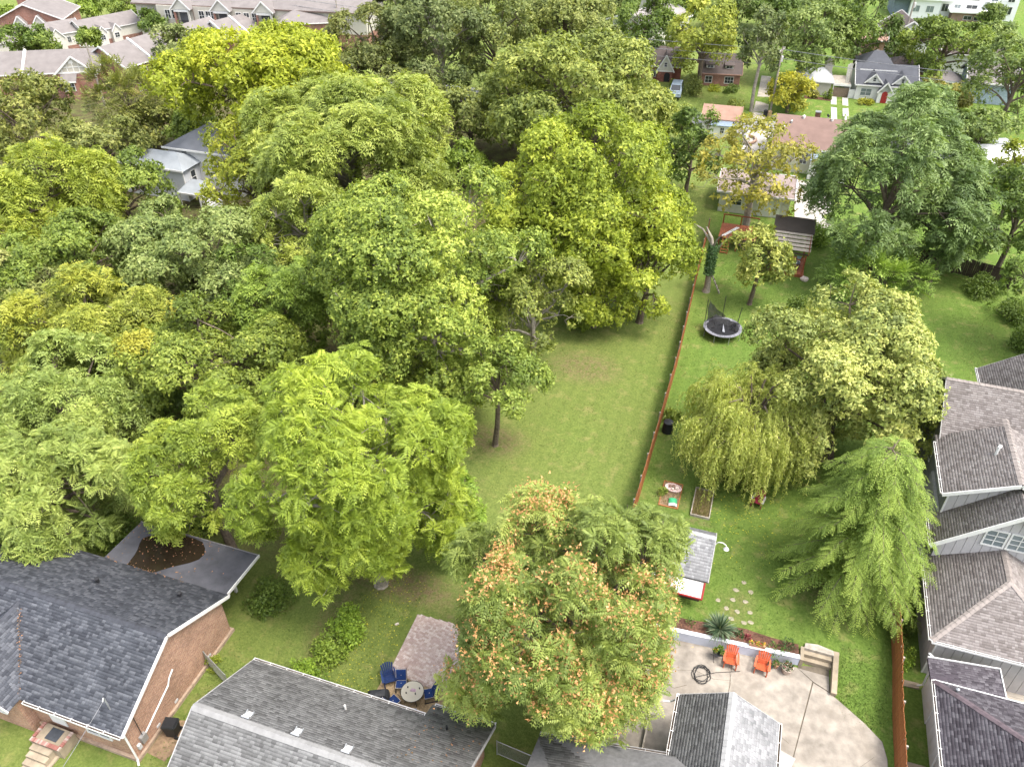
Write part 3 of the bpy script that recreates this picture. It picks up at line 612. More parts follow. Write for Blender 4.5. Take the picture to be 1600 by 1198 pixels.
# salmon roofed little house to its left
t = thing('small_white_house', 'small white house with salmon shingle roof half hidden behind the dark tree', 'house')
gab(t, 0, 7.2, 0, 7, -.2, 3.3, 5.1, 'x', white, r_salmon, .35, mat('pink_trim', (.45, .27, .22), .8))
MB().slab([(1.5, -2.2, 2.7), (7.2, -2.2, 2.7), (7.2, .1, 3.25), (1.5, .1, 3.25)], .1).build('porch_roof', _mats['blue_grey_metal'], t)
MB().box(1.7, -1.9, -.2, 7.0, -.02, 2.6).build('porch_wall', white, t); window(t, (4.2, -1.91, 1.7), .7, 1.1, SO, 2, 2)
for x in (3.2, 6.2): MB().lathe([(.1, 0), (.1, .4), (.02, .45)], 8, (x, -1, 2.95)).build('roof_vent', dkmetal, t)
place(t, -9.3, 109.4, 0, 2, .66)
tag(MB().tube([(-3.2, 106.8, .3), (-2.3, 107.2, .3), (-1.9, 108.2, .3), (-2.1, 109.4, .3), (-2.9, 110.0, .3)], .18, 6).build('curved_wall', brick_tan), 'low curved brick garden wall beside the salmon roofed house', 'garden wall')
t = thing('rear_garage', 'low garage with pinkish grey roof behind the wooden tree deck', 'garage')
gab(t, 0, 7.5, 0, 6, -.2, 2.4, 3.5, 'x', offwhite, frf('pink_grey_roof', (.27, .215, .2)), .35); MB().box(4.2, -.05, 0, 6.6, -.01, 2.0).build('garage_door', white, t); window(t, (1.8, 0, 1.4), 1.2, .9, SO, 2, 2)
place(t, -4.2, 85.2, 0, 2)
flat('driveway', [(4.2, 84), (8.2, 84.5), (7.6, 97), (3.6, 97)], .03, mat('pale_concrete', (.6, .56, .5)), .06)
# white cottage with charcoal roof
t = thing('white_cottage', 'white cottage with charcoal roof, twin gables and a red arched door', 'house')
gab(t, 0, 9.6, 0, 9, -.2, 2.55, 5.1, 'x', white, r_dark, .4)
gab(t, .6, 6.2, 3.2, 11, 0, 4.3, 6.6, 'x', white, r_dark, .3, None, None, .16, 2.4)
MB().box(9.6, 2.5, -.2, 11.2, 8, 2.3).build('side_wall', white, t); MB().slab([(9.5, 2.0, 2.5), (11.6, 2.0, 2.3), (11.6, 8.2, 2.3), (9.5, 8.2, 2.5)], .12).build('side_roof', r_dark, t)
dormer(t, 2.6, -.0, 2.95, 3.1, 1.55, 3.0, white, r_dark); dormer(t, 7.2, -.0, 2.95, 3.3, 1.6, 3.0, white, r_dark)
MB().box(3.55, -1.2, -.2, 5.75, .05, 1.95).add([(3.55, -1.2, 1.95), (5.75, -1.2, 1.95), (4.65, -1.2, 3.3)], [(0, 1, 2)]).build('entry_wall', white, t); dormer(t, 4.65, -1.2, 1.75, 2.7, 1.75, 2.4, white, r_dark, False)
door(t, (4.65, -1.21, .75), .95, 1.5, SO, redpaint, True)
window(t, (1.7, 0, 1.35), 1.7, 1.15, SO, 2, 2, gl=pane_l); window(t, (7.9, 0, 1.35), 1.6, 1.15, SO, 2, 2)
MB().box(-1.0, .3, -.2, 0, .4, 1.5).build('side_fence', white, t)
place(t, 10.44, 128.33, 1, 5.2, .84)
# grey roofed cottage with carport
t = thing('grey_cottage', 'low cottage with pale grey roof and a covered carport gate', 'house')
gab(t, 0, 5.6, 0, 6.5, -.2, 2.35, 4.0, 'x', beige, r_grey, .4, None, None, .16, 2.0)
MB().box(4.3, 4.5, 2.2, 5.7, 6.0, 4.6).add([(4.2, 4.4, 4.6), (5.8, 4.4, 4.6), (5.0, 4.4, 5.1), (4.2, 6.1, 4.6), (5.8, 6.1, 4.6), (5.0, 6.1, 5.1)], [(0, 1, 2), (5, 4, 3), (0, 2, 5, 3), (2, 1, 4, 5)]).build('roof_turret', beige, t)
window(t, (2.2, 0, 1.3), 1.5, 1.1, SO, 2, 2, gl=pane_l)
MB().slab([(5.9, -.3, 2.15), (8.9, -.3, 2.15), (8.9, 4.5, 2.45), (5.9, 4.5, 2.45)], .1).build('carport_roof', greywood, t)
MB().bar((5.9, -.35, 2.1), (8.9, -.35, 2.1), .06, .35).build('fascia', white, t)
for x in (6.0, 8.8): MB().box(x-.07, -.25, -.1, x+.07, -.11, 2.1).build('carport_post', white, t)
for i in range(16): MB().box(5.95+i*.185, -.2, 0, 5.95+i*.185+.172, -.15, 1.6).build('gate_board', mat('brown_boards', (.23, .17, .125), .85, .2, 4, .1), t)
place(t, 2.3, 128.5, 1, 4, .83)
for i, (x, y, hh) in enumerate(((9.5, 131, 3.2), (9.2, 129.6, 3.4))):
    tag(MB().bar((x, y, 1), (x-.35, y, 1+hh+1.1), .5, .05, (0, 1, 0)).build('leaning_panel', mat('pale_boards', (.55, .52, .46), .8)), ['pale board panel leaning between the two street cottages, rear one', 'pale board panel leaning between the two street cottages, front one'][i], 'panel')
# brick cottages
t = thing('brick_cottage', 'red brick cottage with steep pale gable over an arched porch', 'house')
gab(t, -6, 3.2, .8, 8, -.2, 2.6, 5.6, 'x', brick_red, r_umber, .35)
MB().box(-1.5, -.6, -.2, 1.5, .79, 2.0).build('porch_wall', brick_red, t)
MB().add([(-1.5, -.6, 2.0), (1.5, -.6, 2.0), (0, -.6, 4.9)], [(0, 1, 2)]).build('porch_gable', offwhite, t)
MB().slab([(1.75, -.8, 1.95), (1.75, 2, 1.95), (0, 4, 5.15), (0, -.8, 5.15)], .12).build('roof', r_umber, t); MB().slab([(-1.75, 2, 1.95), (-1.75, -.8, 1.95), (0, -.8, 5.15), (0, 4, 5.15)], .12).build('roof', r_umber, t)
fascia(t, [(1.8, -.83, 1.9), (0, -.83, 5.12), (-1.8, -.83, 1.9)], .06, .26); MB().bar((-1.5, -.63, 2.05), (1.5, -.63, 2.05), .06, .2).build('band', white, t)
door(t, (.45, -.62, .65), 1.15, 1.2, SO, black, True); window(t, (0, -.61, 3.3), .5, .8, SO, 1, 2); window(t, (-2.2, .79, 1.2), .8, 1.1, SO, 2, 3)
place(t, -17.74, 128.37, 1, 9, .78)
t = thing('brick_cottage', 'long red brick cottage with two shed dormers on a brown roof', 'house')
gab(t, 0, 8.8, 0, 8, -.2, 2.6, 6.0, 'x', brickmat('rose_brick', (.36, .17, .13), (.28, .12, .095), (.33, .27, .23)), r_umber, .35, mat('pink_trim', (.45, .27, .22)))
for x in (2.2, 6.3):
    MB().box(x-.9, .9, 3.2, x+.9, 2.6, 4.3).build('dormer_wall', offwhite, t); MB().slab([(x-1.1, .6, 4.3), (x+1.1, .6, 4.3), (x+1.1, 3.2, 4.75), (x-1.1, 3.2, 4.75)], .1).build('dormer_roof', r_umber, t)
    window(t, (x, .89, 3.85), 1.2, .5, SO, 2, 1); window(t, (x+(.2 if x > 4 else -.1), 0, 1.35), 1.8 if x > 4 else 1.4, 1.3, SO, 3 if x > 4 else 2, 2)
place(t, -12.39, 127.93, 1, 9, .70)
# little houses further up and to the right
def simple(name, label, x, y, z, deg, w, d, ze, zr, axis, wm, rm, wins=(), **k):
    t = thing(name, label, 'house'); gab(t, 0, w, 0, d, -.2, ze, zr, axis, wm, rm, **k)
    for wx, wz, ww, wh in wins: window(t, (wx, 0, wz), ww, wh, SO, 2, 2)
    return place(t, x, y, z, deg)
simple('garden_shed', 'small orange gabled shed behind the charcoal roofed cottage', 12.1, 140, 1, 0, 2.6, 3, 2.3, 3.5, 'y', mat('orange_siding', (.62, .33, .06), .8), r_umber)
simple('rear_cottage', 'low house with brown hip roof behind the charcoal roofed cottage', 15.2, 138.5, 1, 0, 5, 5, 2.2, 3.6, 'x', brick_tan, r_umber, (), hip=2.2)
simple('garden_pavilion', 'small pale blue shed with brown hipped roof right of the charcoal roofed cottage', 21.3, 134, 1, 0, 3.6, 3.6, 2.2, 3.3, 'x', mat('pale_blue_siding', (.5, .56, .62), .8), r_taupe, ((1.8, 1.4, 2.0, .9),), hip=1.9)
simple('blue_house', 'blue grey house end beside the pale limbed tree', 25.6, 132, 1, 0, 6, 7, 2.9, 4.8, 'x', mat('blue_siding', (.33, .40, .47), .8), r_taupe)
simple('far_house', 'small white gabled house with brown roof under the white apartment block', 15.8, 156, 1, 10, 6.5, 8, 3, 5.4, 'y', white, r_umber)
simple('far_house', 'pinkish brick outbuilding beside the far utility pole', 11.2, 150, 1, 0, 3.6, 5, 3.4, 4.4, 'x', mat('pink_brick', (.42, .26, .2), .9), r_salmon)
simple('far_house', 'white house glimpsed through the wide green tree at upper right', 23.5, 147, 1, 0, 8, 6, 3.0, 4.6, 'x', white, r_umber)
simple('far_house', 'pale house with long grey roofs at the top, right of centre', -31.5, 149, 1, -25, 9, 12, 3.8, 5.6, 'y', offwhite, frf('far_pinkgrey_roof', (.25, .225, .215)), ((4, 2.2, .8, 1.2),))
simple('far_house', 'second pale house behind the long grey roofs at the top', -31, 163, 1, -10, 9, 8, 5.2, 7.0, 'x', offwhite, frf('far_pinkgrey_roof', (.25, .225, .215)), ((4, 3.8, .8, 1.2),))
t = thing('open_garage', 'garage corner with dark roof edge and salmon door at the right edge', 'garage')
MB().box(.3, .3, -.2, 7, 6, 2.7).build('wall', offwhite, t); MB().slab([(0, 0, 2.75), (7, 0, 2.75), (7, 6.3, 3.2), (0, 6.3, 3.2)], .18).build('roof', r_white, t)
fascia(t, [(0, 6.3, 3.15), (0, -.03, 2.7), (7, -.03, 2.7)], .08, .22, mat('dark_fascia', (.12, .08, .07), .8)); MB().box(.8, .24, 0, 3.2, .29, 2.2).build('garage_door', mat('salmon_door', (.42, .24, .18), .8), t)
place(t, 25.3, 101, 0, 20)
# modern white apartment block at the top right
t = thing('apartment_block', 'modern white apartment block with flat roofs at the top right', 'apartment block')
wm_ = mat('apartment_white', (.68, .69, .70), .7, .05, 2, .03); dk_ = mat('apartment_blue_grey', (.16, .2, .25), .7)
MB().box(3.5, 0, -.2, 11, 12, 8.6).build('wall', wm_, t); MB().box(-.5, 1.5, -.2, 3.5, 12, 8.2).build('recess_wall', dk_, t)
MB().box(-1.2, -.7, 8.62, 14.5, 12, 8.95).build('roof', r_white, t)
MB().box(11, 2.0, -.2, 30, 16, 11.8).build('rear_wall', wm_, t); MB().box(14, -1.2, -.2, 22, 1.98, 6.2).build('annex_wall', mat('annex_brick', (.3, .2, .16), .85), t); MB().box(13.2, -2, 6.22, 23, 1.98, 6.6).build('annex_roof', r_white, t)
for x in (5, 8.5):
    for z in (3.2, 6.4): window(t, (x, 0, z), 1.8, 1.5, SO, 2, 1, gl=pane_l)
for x in (18, 20.5): window(t, (x, -1.2, 5.0), 1.9, .9, SO, 2, 1)
for i, x in enumerate((12.5, 15.5, 19, 24, 28)):
    for z in (3.2, 6.6, 9.6): window(t, (x, 2.0, z), 1.5 if i != 2 else 2.6, 1.8, SO, 2, 1, gl=pane_l if i % 2 else pane)
for z in (5.5, 8.5):
    b = MB().box(22, .9, z, 25.5, 1.98, z+.15).build('balcony', wm_, t); r_ = MB()
    for i in range(15): r_.bar((22.05+i*.245, .95, z+.15), (22.05+i*.245, .95, z+1.1), .03, .03)
    r_.bar((22, .95, z+1.1), (25.5, .95, z+1.1), .05, .05).build('railing', galv, b)
place(t, 18.6, 186.0, -2, 4, .74)
# grey two storey house in the left wood
t = thing('grey_two_storey_house', 'grey two storey house with slate roof and white deck stairs in the wood', 'house')
gs = mat('pale_grey_siding', (.52, .53, .56), .7, .06, 2, .05)
gab(t, 2.2, 11.2, 2.5, 10.5, -.2, 5.0, 7.0, 'x', white, r_bluegrey, .45, None, None, .16, 4.2)
gab(t, -2.6, 6.0, -.4, 3.4, -.2, 3.7, 4.9, 'x', gs, frf('speckled_grey_roof', (.26, .28, .3)), .4, None, None, .16, 2.2)
window(t, (6.0, 1.2, 2.35), .75, 1.5, (1, 0, 0), 1, 2); window(t, (4.4, 2.5, 4.55), .7, .5, SO, 1, 2)
for x, y in ((6.0, -.4), (-2.6, -.4)): MB().box(x-.07, y-.07, 0, x+.07, y+.05, 3.5).build('corner_trim', white, t)
MB().slab([(6.2, -2.2, 1.9), (9.0, -2.2, 1.9), (9.0, .4, 2.45), (6.2, .4, 2.45)], .12).build('porch_roof', _mats['speckled_grey_roof'], t); MB().bar((6.2, -2.25, 1.86), (9.0, -2.25, 1.86), .06, .18).build('eave_trim', white, t)
for x in (6.3, 8.9): MB().box(x-.06, -2.1, 0, x+.06, -1.98, 1.8).build('porch_post', white, t)
for i in range(6): MB().box(9.1+i*.28, -1.9, .9-.16*i, 9.4+i*.28, -.8, .95-.16*i).build('stair_tread', white, t)
for y in (-1.9, -.8):
    m = MB(); m.bar((9.0, y, 1.9), (10.8, y, .9), .07, .07).bar((9.0, y, .95), (9.0, y, 1.95), .08, .08).bar((10.8, y, 0), (10.8, y, .95), .08, .08).bar((9.0, y, 1.3), (10.8, y, .4), .05, .05); m.build('stair_rail', white, t)
place(t, -67.9, 68.9, 0, 0)
# ---------------------------------------------------------------- townhouses and apartments at upper left
def crossgable(t, x, y, w, zb, ze, hgt, depth, wm, gm, rm, wins=True):
    MB().box(x-w/2+.2, y, zb, x+w/2-.2, y+depth, ze).build('bay_wall', wm, t)
    dormer(t, x, y-.01, ze-.05, w, hgt, depth+1.5, gm, rm, False)
    if wins: window(t, (x-.1, y-.02, ze-1.2), 1.3, 1.2, SO, 2, 2)
t = thing('townhouse_row', 'townhouse with broad white strapped gable over brick, nearest of the townhouses', 'townhouse')
gab(t, -16, 3.6, 0, 9.6, -.2, 4.4, 7.2, 'x', brick_apt, r_taupe, .4)
MB().box(-3.3, -.6, -.2, 3.3, -.01, 4.5).build('bay_wall', brick_apt, t)
MB().add([(-3.3, -.6, 4.4), (3.3, -.6, 4.4), (0, -.6, 7.0)], [(0, 1, 2)]).build('gable', beige, t)
MB().slab([(3.7, -.9, 4.15), (3.7, .5, 4.15), (0, 4.6, 7.25), (0, -.9, 7.25)], .12).build('roof', r_taupe, t); MB().slab([(-3.7, .5, 4.15), (-3.7, -.9, 4.15), (0, -.9, 7.25), (0, 4.6, 7.25)], .12).build('roof', r_taupe, t)
fascia(t, [(3.75, -.93, 4.1), (0, -.93, 7.22), (-3.75, -.93, 4.1)], .06, .3)
for x in (-2.2, -1.2, -.2, .8, 1.8, 2.6): MB().bar((x, -.63, 4.5), (x, -.63, 7.0-abs(x)*.82), .12, .05, (0, 1, 0)).build('strap', white, t)
MB().bar((-3.3, -.63, 4.45), (3.3, -.63, 4.45), .06, .26).build('band', white, t); MB().bar((-2.1, -.63, 5.4), (2.1, -.63, 5.4), .05, .14).build('band', white, t)
MB().box(-.75, -.66, 6.0, .05, -.61, 6.65).build('gable_vent', white, t)
MB().slab([(-2.6, -2.2, 3.3), (.1, -2.2, 3.3), (.1, -.62, 4.3), (-2.6, -.62, 4.3)], .1).build('hood_roof', r_taupe, t); MB().box(-2.4, -1.9, -.2, -.1, -.61, 3.3).build('bay', brick_apt, t)
window(t, (-1.3, -1.91, 2.4), 1.7, 1.3, SO, 4, 2); MB().bar((-2.6, -2.25, 3.25), (.1, -2.25, 3.25), .06, .24).build('band', white, t)
for x in (-9,): MB().bar((x, -.4, 4.45), (x, 4.6, 7.35), .35, .4).build('party_wall_cap', white, t)
place(t, -101.02, 95.51, 0, 28.2, .842)
t = thing('townhouse_row', 'long taupe roofed townhouse row with white parapet, behind the strapped gable', 'townhouse')
gab(t, 0, 26, -5.5, 5.5, -.2, 4.9, 7.9, 'x', brick_apt, r_taupe, .4)
for x in (6.0, 15.5): MB().bar((x, -6.0, 4.95), (x, 0, 8.05), .35, .35).build('party_wall_cap', white, t)
window(t, (3.0, -5.52, 3.4), 2.6, 1.5, SO, 3, 2); window(t, (3.0, -5.52, 1.0), 2.6, 1.3, SO, 3, 2); window(t, (11, -5.52, 3.2), 1.6, 1.4, SO, 2, 2)
MB().bar((-.43, -5.9, 4.9), (-.43, 0, 7.95), .12, .34).build('gable_trim', white, t)
place(t, -98.94, 99.31, 0, 80, .834)
t = thing('townhouse_row', 'far townhouse row with one white cross gable at the left edge', 'townhouse')
gab(t, -16, 14, -5, 5, -.2, 5.9, 8.3, 'x', offwhite, r_taupe, .4)
crossgable(t, 6.8, -6.2, 4.2, -.2, 5.2, 2.5, 2.5, offwhite, offwhite, r_taupe, False); window(t, (10, -5.01, 4.2), .9, 1.4, SO, 2, 2)
MB().box(-16, -5.06, -.2, 14, -5.005, 2.6).build('brick_base', brick_apt, t); MB().bar((-9, -5.4, 5.95), (-9, 0, 8.4), .3, .35).build('party_wall_cap', white, t)
place(t, -125.62, 110.04, 0, 61, .628)
t = thing('townhouse_row', 'far townhouse row with twin white cross gables', 'townhouse')
gab(t, 0, 17, -5, 5, -.2, 5.9, 8.4, 'x', offwhite, r_taupe, .4)
for x in (4.2, 8.4): crossgable(t, x, -6.2, 3.0, -.2, 5.3, 1.9, 2.2, offwhite, offwhite, r_taupe)
MB().box(0, -5.06, -.2, 17, -5.005, 3.2).build('brick_base', brick_apt, t)
place(t, -119.75, 116.02, 0, 69.7, .623)
t = thing('townhouse_row', 'townhouse with white gable and parapets behind the broad yellow tree', 'townhouse')
gab(t, 0, 22, -5.5, 5.5, -.2, 4.9, 7.9, 'x', brick_apt, r_taupe, .4, None, offwhite)
for x in (4.5, 13): MB().bar((x, -6.0, 4.95), (x, 0, 8.05), .35, .35).build('party_wall_cap', white, t)
MB().bar((-.06, -5.5, 4.9), (-.06, 5.5, 4.9), .1, .45).build('band', white, t); MB().bar((-.5, -5.9, 4.9), (-.5, 0, 7.95), .14, .36).build('gable_trim', white, t); window(t, (8, -5.52, 3.4), 2.0, 1.4, SO, 3, 2)
place(t, -93.17, 119.09, 0, 74.4, .814)
t = thing('apartment_house', 'three storey brick and cream apartment house at the top left', 'apartment house')
MB().box(-2, 0, -.2, 40, 11, 4.2).build('brick_wall', brick_apt, t); MB().box(-2, .02, 4.2, 40, 11, 7.9).build('upper_wall', beige, t); MB().box(-7, 1.2, -.2, -2, 11, 7.9).build('wing_wall', beige, t)
MB().slab([(-7.6, .6, 8), (40.5, -.5, 8), (40.5, 5.5, 10.6), (-7.6, 5.5, 10.6)], .2).build('roof', r_taupe, t); MB().slab([(40.5, 11.5, 8), (-7.6, 11.5, 8), (-7.6, 5.5, 10.6), (40.5, 5.5, 10.6)], .2).build('roof', r_taupe, t)
MB().bar((-7.6, .55, 7.95), (40.5, -.55, 7.95), .08, .25).build('eave_trim', mat('brown_gutter', (.18, .13, .11), .7), t)
for x in (3.8, 11.9, 20.5):
    MB().box(x-1.5, -1.2, 4.3, x+1.5, 0, 4.6).box(x-1.5, -1.2, 1.2, x+1.5, 0, 1.45).build('balcony_floor', white, t)
    for dx in (-1.4, 1.4): MB().box(x+dx-.17, -1.25, -.2, x+dx+.17, -.9, 7.3).build('balcony_pier', brick_apt if dx < 0 else offwhite, t)
    MB().box(x-1.1, -.02, 4.7, x+1.1, .01, 7.0).build('balcony_shade_panel', mat('shadow_grey', (.12, .12, .13), .8), t); MB().box(x-1.1, -.02, 1.5, x+1.1, .01, 3.9).build('balcony_shade_panel', _mats['shadow_grey'], t)  # flat panels on the wall, recess shade painted in as dark grey
    rr = MB()
    for i in range(12): rr.bar((x-1.25+i*.227, -1.15, 4.6), (x-1.25+i*.227, -1.15, 5.6), .04, .04)
    rr.bar((x-1.3, -1.15, 5.6), (x+1.3, -1.15, 5.6), .06, .06).build('railing', black, t)
    dormer(t, x, -1.3, 7.6, 4.2, 2.0, 5, offwhite, r_taupe, False); MB().bar((x-1.5, -1.2, 7.35), (x+1.5, -1.2, 7.35), .15, .4).build('arch_beam', white, t)
for x in (-5, .2, 1.6, 7.2, 8.6, 9.6, 14.8, 16.4, 18): window(t, (x, (1.2 if x < -2 else .02), 6.4), 1.0, 1.5, SO, 2, 2); 
for x in (1.2, 7.5, 9.5, 15, 17): window(t, (x, 0, 2.6), 1.2, 1.4, SO, 2, 2)
for x in (2.2, 5.6, 10.4): MB().tube([(x, -.1, 0), (x, -.1, 7.8)], .07, 5).build('downspout', _mats['brown_gutter'], t)
place(t, -105.45, 123.08, 0, 8.5, .917)
t = thing('townhouse_row', 'taupe roof with two tiny white gables at the top left corner', 'townhouse')
gab(t, 0, 14, 0, 12, -.2, 5.8, 9.0, 'y', brick_apt, r_taupe, .4)
for x in (5.5, 9.5): crossgable(t, x, -1, 2.8, -.2, 5.2, 1.8, 2.5, offwhite, offwhite, r_taupe, False)
place(t, -134.65, 113.04, 0, 26.2, .814)
t = thing('brick_tower', 'brick apartment tower with stacked balconies at the top left', 'apartment house')
MB().box(0, 0, -.2, 5, 6, 14).build('wall', brick_apt, t); MB().box(5.0, 1.5, -.2, 9, 6, 14).build('recess_wall', beige, t)
for z in (3, 6, 9, 12):
    b = MB().box(5.0, -.5, z, 9, 1.49, z+.35).build('balcony', white, t); rr = MB()
    for i in range(13): rr.bar((5.1+i*.32, -.45, z+.35), (5.1+i*.32, -.45, z+1.3), .04, .04)
    rr.bar((5, -.45, z+1.3), (9, -.45, z+1.3), .06, .06).build('railing', dkmetal, b); window(t, (7, 1.5, z+1.6), 1.6, 1.9, SO, 2, 1)
place(t, -138.8, 122.8, 0, 20.8, .65)
t = thing('apartment_house', 'brick and cream apartment wing peeping out at the top, left of centre', 'apartment house')
MB().box(0, 0, -.2, 9, 9, 4).build('brick_wall', brick_apt, t); MB().box(0, .02, 4, 9, 9, 7.6).build('upper_wall', offwhite, t); MB().slab([(-.6, -.6, 7.7), (9.6, -.6, 7.7), (9.6, 5, 10.2), (-.6, 5, 10.2)], .2).build('roof', r_taupe, t)
for x in (1.5, 3.5, 5.5, 7.5): window(t, (x, 0.02, 6.0), 1.3, 1.6, SO, 2, 2); window(t, (x, 0, 2.6), 1.3, 1.4, SO, 2, 2)
place(t, -85.6, 146.4, 1, 11.4, .5)
t = thing('apartment_house', 'wide plain taupe roof behind the spruce at the top left', 'apartment house')
gab(t, 0, 12, 0, 12, -.2, 6.5, 9.2, 'x', brick_apt, r_taupe, .4, None, None, .16, 5.5); place(t, -82.56, 122.11, 1, 29.2, .76)

# ---------------------------------------------------------------- fences
def fence(label, path, hgt, n_boards, mt, postm, rails_side=1):
    P = [Vector((x, y, 0)) for x, y in path]; seg = [(P[i+1]-P[i]).length for i in range(len(P)-1)]; L = sum(seg)
    t = thing('wooden_fence', label, 'fence', (path[0][0], path[0][1], 0)); o = Vector(t.location)
    def at(s):
        for i, q in enumerate(seg):
            if s <= q or i == len(seg)-1: d = (P[i+1]-P[i])/q; return P[i]+d*s, d
            s -= q
    w = L/n_boards; me = None
    for i in range(n_boards):
        c, d = at(w*(i+.5)); b = None
        if me is None:
            b = MB().box(-.011, -w/2+.004, 0, .011, w/2-.004, hgt).build('board', mt, t); me = b.data
        else:
            b = bpy.data.objects.new('board', me); C.objects.link(b); b.parent = t
        b.location = (c.x-o.x+random.uniform(-.006, .006), c.y-o.y, g0(c.x, c.y)+.03+random.uniform(-.02, .02)); b.rotation_euler = (random.uniform(-.008, .008), random.uniform(-.012, .012), math.atan2(d.y, d.x)-PI/2)
    k = int(L/2.4)
    for i in range(k+1):
        c, d = at(min(L-.01, L*i/k)); s = Vector((d.y, -d.x, 0))*rails_side
        q = c+s*.08; z = g0(q.x, q.y); MB().box(q.x-.05, q.y-.05, z-.1, q.x+.05, q.y+.05, z+hgt-.02).build('post', postm, t, True)
        if i < k:
            c2, _ = at(min(L-.01, L*(i+1)/k)); q2 = c2+s*.035; q = c+s*.035
            for hz_ in (.35, hgt-.3): MB().bar((q.x, q.y, g0(q.x, q.y)+hz_), (q2.x, q2.y, g0(q2.x, q2.y)+hz_), .04, .09).build('rail', postm, t, True)
    return t
fence('long orange wooden fence between the mown lot and the willow yard', [(-3.75, 31), (-3.78, 54), (-4.3, 71), (-4.45, 79)], 1.8, 296, cedar, greywood, -1)
fence('near orange wooden fence beside the grey board house', [(11.48, 17), (11.62, 33.6), (11.75, 46)], 1.85, 190, cedar, greywood, 1)
fence('dark weathered fence behind the shaded lawn at right', [(14.5, 79.5), (19, 78.2), (24, 76.5)], 1.8, 60, darkwood, darkwood, 1)
fence('grey weathered fence among the trees at the left edge', [(-52.5, 33.2), (-49.5, 33.6)], 1.8, 18, greywood, greywood, 1)

# ---------------------------------------------------------------- terrace wall, bed, steps
rw = thing('retaining_wall', 'pale painted retaining wall along the concrete terrace', 'retaining wall', (3, 28.3, 0))
MB().slab([(-1.3, 27.78, .78), (6.8, 28.3, .78), (6.78, 28.52, .78), (-1.3, 28.0, .78)], .75).build('wall', wallpaint, rw, True)
MB().slab([(-1.32, 27.765, .8), (6.8, 28.285, .8), (6.78, 28.535, .8), (-1.32, 28.015, .8)], .03).build('cap_edge', mat('chalky_cap', (.7, .71, .75), .85, .2, 4, .3), rw, True)
bp = [(-1.3, 28.02), (6.75, 28.55), (6.7, 29.25), (5.3, 29.22), (3.9, 29.35), (2.4, 29.2), (.8, 28.95), (-1.2, 28.9)]
tag(MB().prism(bp, .3, .71).build('mulch_bed', mulch), 'brown bark mulch bed behind the pale retaining wall', 'flower bed')
sp_ = thing('garden_steps', 'concrete garden steps at the right end of the pale wall', 'steps', (7.6, 28.4, 0))
MB().box(6.82, 28.28, 0, 7.0, 29.15, .75).build('cheek_wall', concrete2, sp_, True)
MB().box(7.0, 28.62, 0, 8.5, 28.85, .3).build('step', concrete2, sp_, True); MB().box(7.0, 28.85, 0, 8.5, 29.1, .55).build('step', concrete2, sp_, True)
MB().slab([(7.0, 29.1, .74), (8.55, 29.1, .74), (8.5, 29.4, .74), (7.7, 29.55, .74), (7.05, 29.45, .74)], .5).build('top_kerb', greywood, sp_, True)
MB().slab([(8.5, 27.05, .36), (8.78, 27.05, .36), (8.8, 29.38, .76), (8.52, 29.38, .76)], .42).build('side_kerb', concrete2, sp_, True)

# ---------------------------------------------------------------- paver patio and gravel
rng = np.random.default_rng(3)
pat = bpy.data.objects.new('paver_patio', None); C.objects.link(pat); pat['kind'] = 'structure'
pat_poly = [(-14.0, 21.2, .05), (-12.2, 20.85, .05), (-9.9, 20.8, .05), (-9.9, 24.75, .05), (-10.6, 24.8, .05), (-12.0, 24.95, .05), (-14.05, 24.9, .05)]
MB().slab([(x, y, .045) for x, y, z in pat_poly], .12).build('paver_base', mat('paver_joint', (.32, .27, .24), .95), pat)
V, F = tabs(pat_poly, .12, (.12, .18, .18, .24), rng, .012)
npmesh('pavers', V, F, tabmat('pink_pavers', (.40, .295, .265), (.49, .385, .345), (.59, .50, .455), .9, .12), pat, {'tint': np.repeat(rng.beta(1.3, 1.3, len(F)//2), 2)})['kind'] = 'stuff'
flat('gravel_patch', [(-14.2, 19.0), (-13.9, 18.3), (-10.1, 18.3), (-9.6, 20.0), (-9.9, 20.85), (-12.2, 20.9), (-14.0, 21.25), (-14.15, 20.3)], .03, sand, .05)

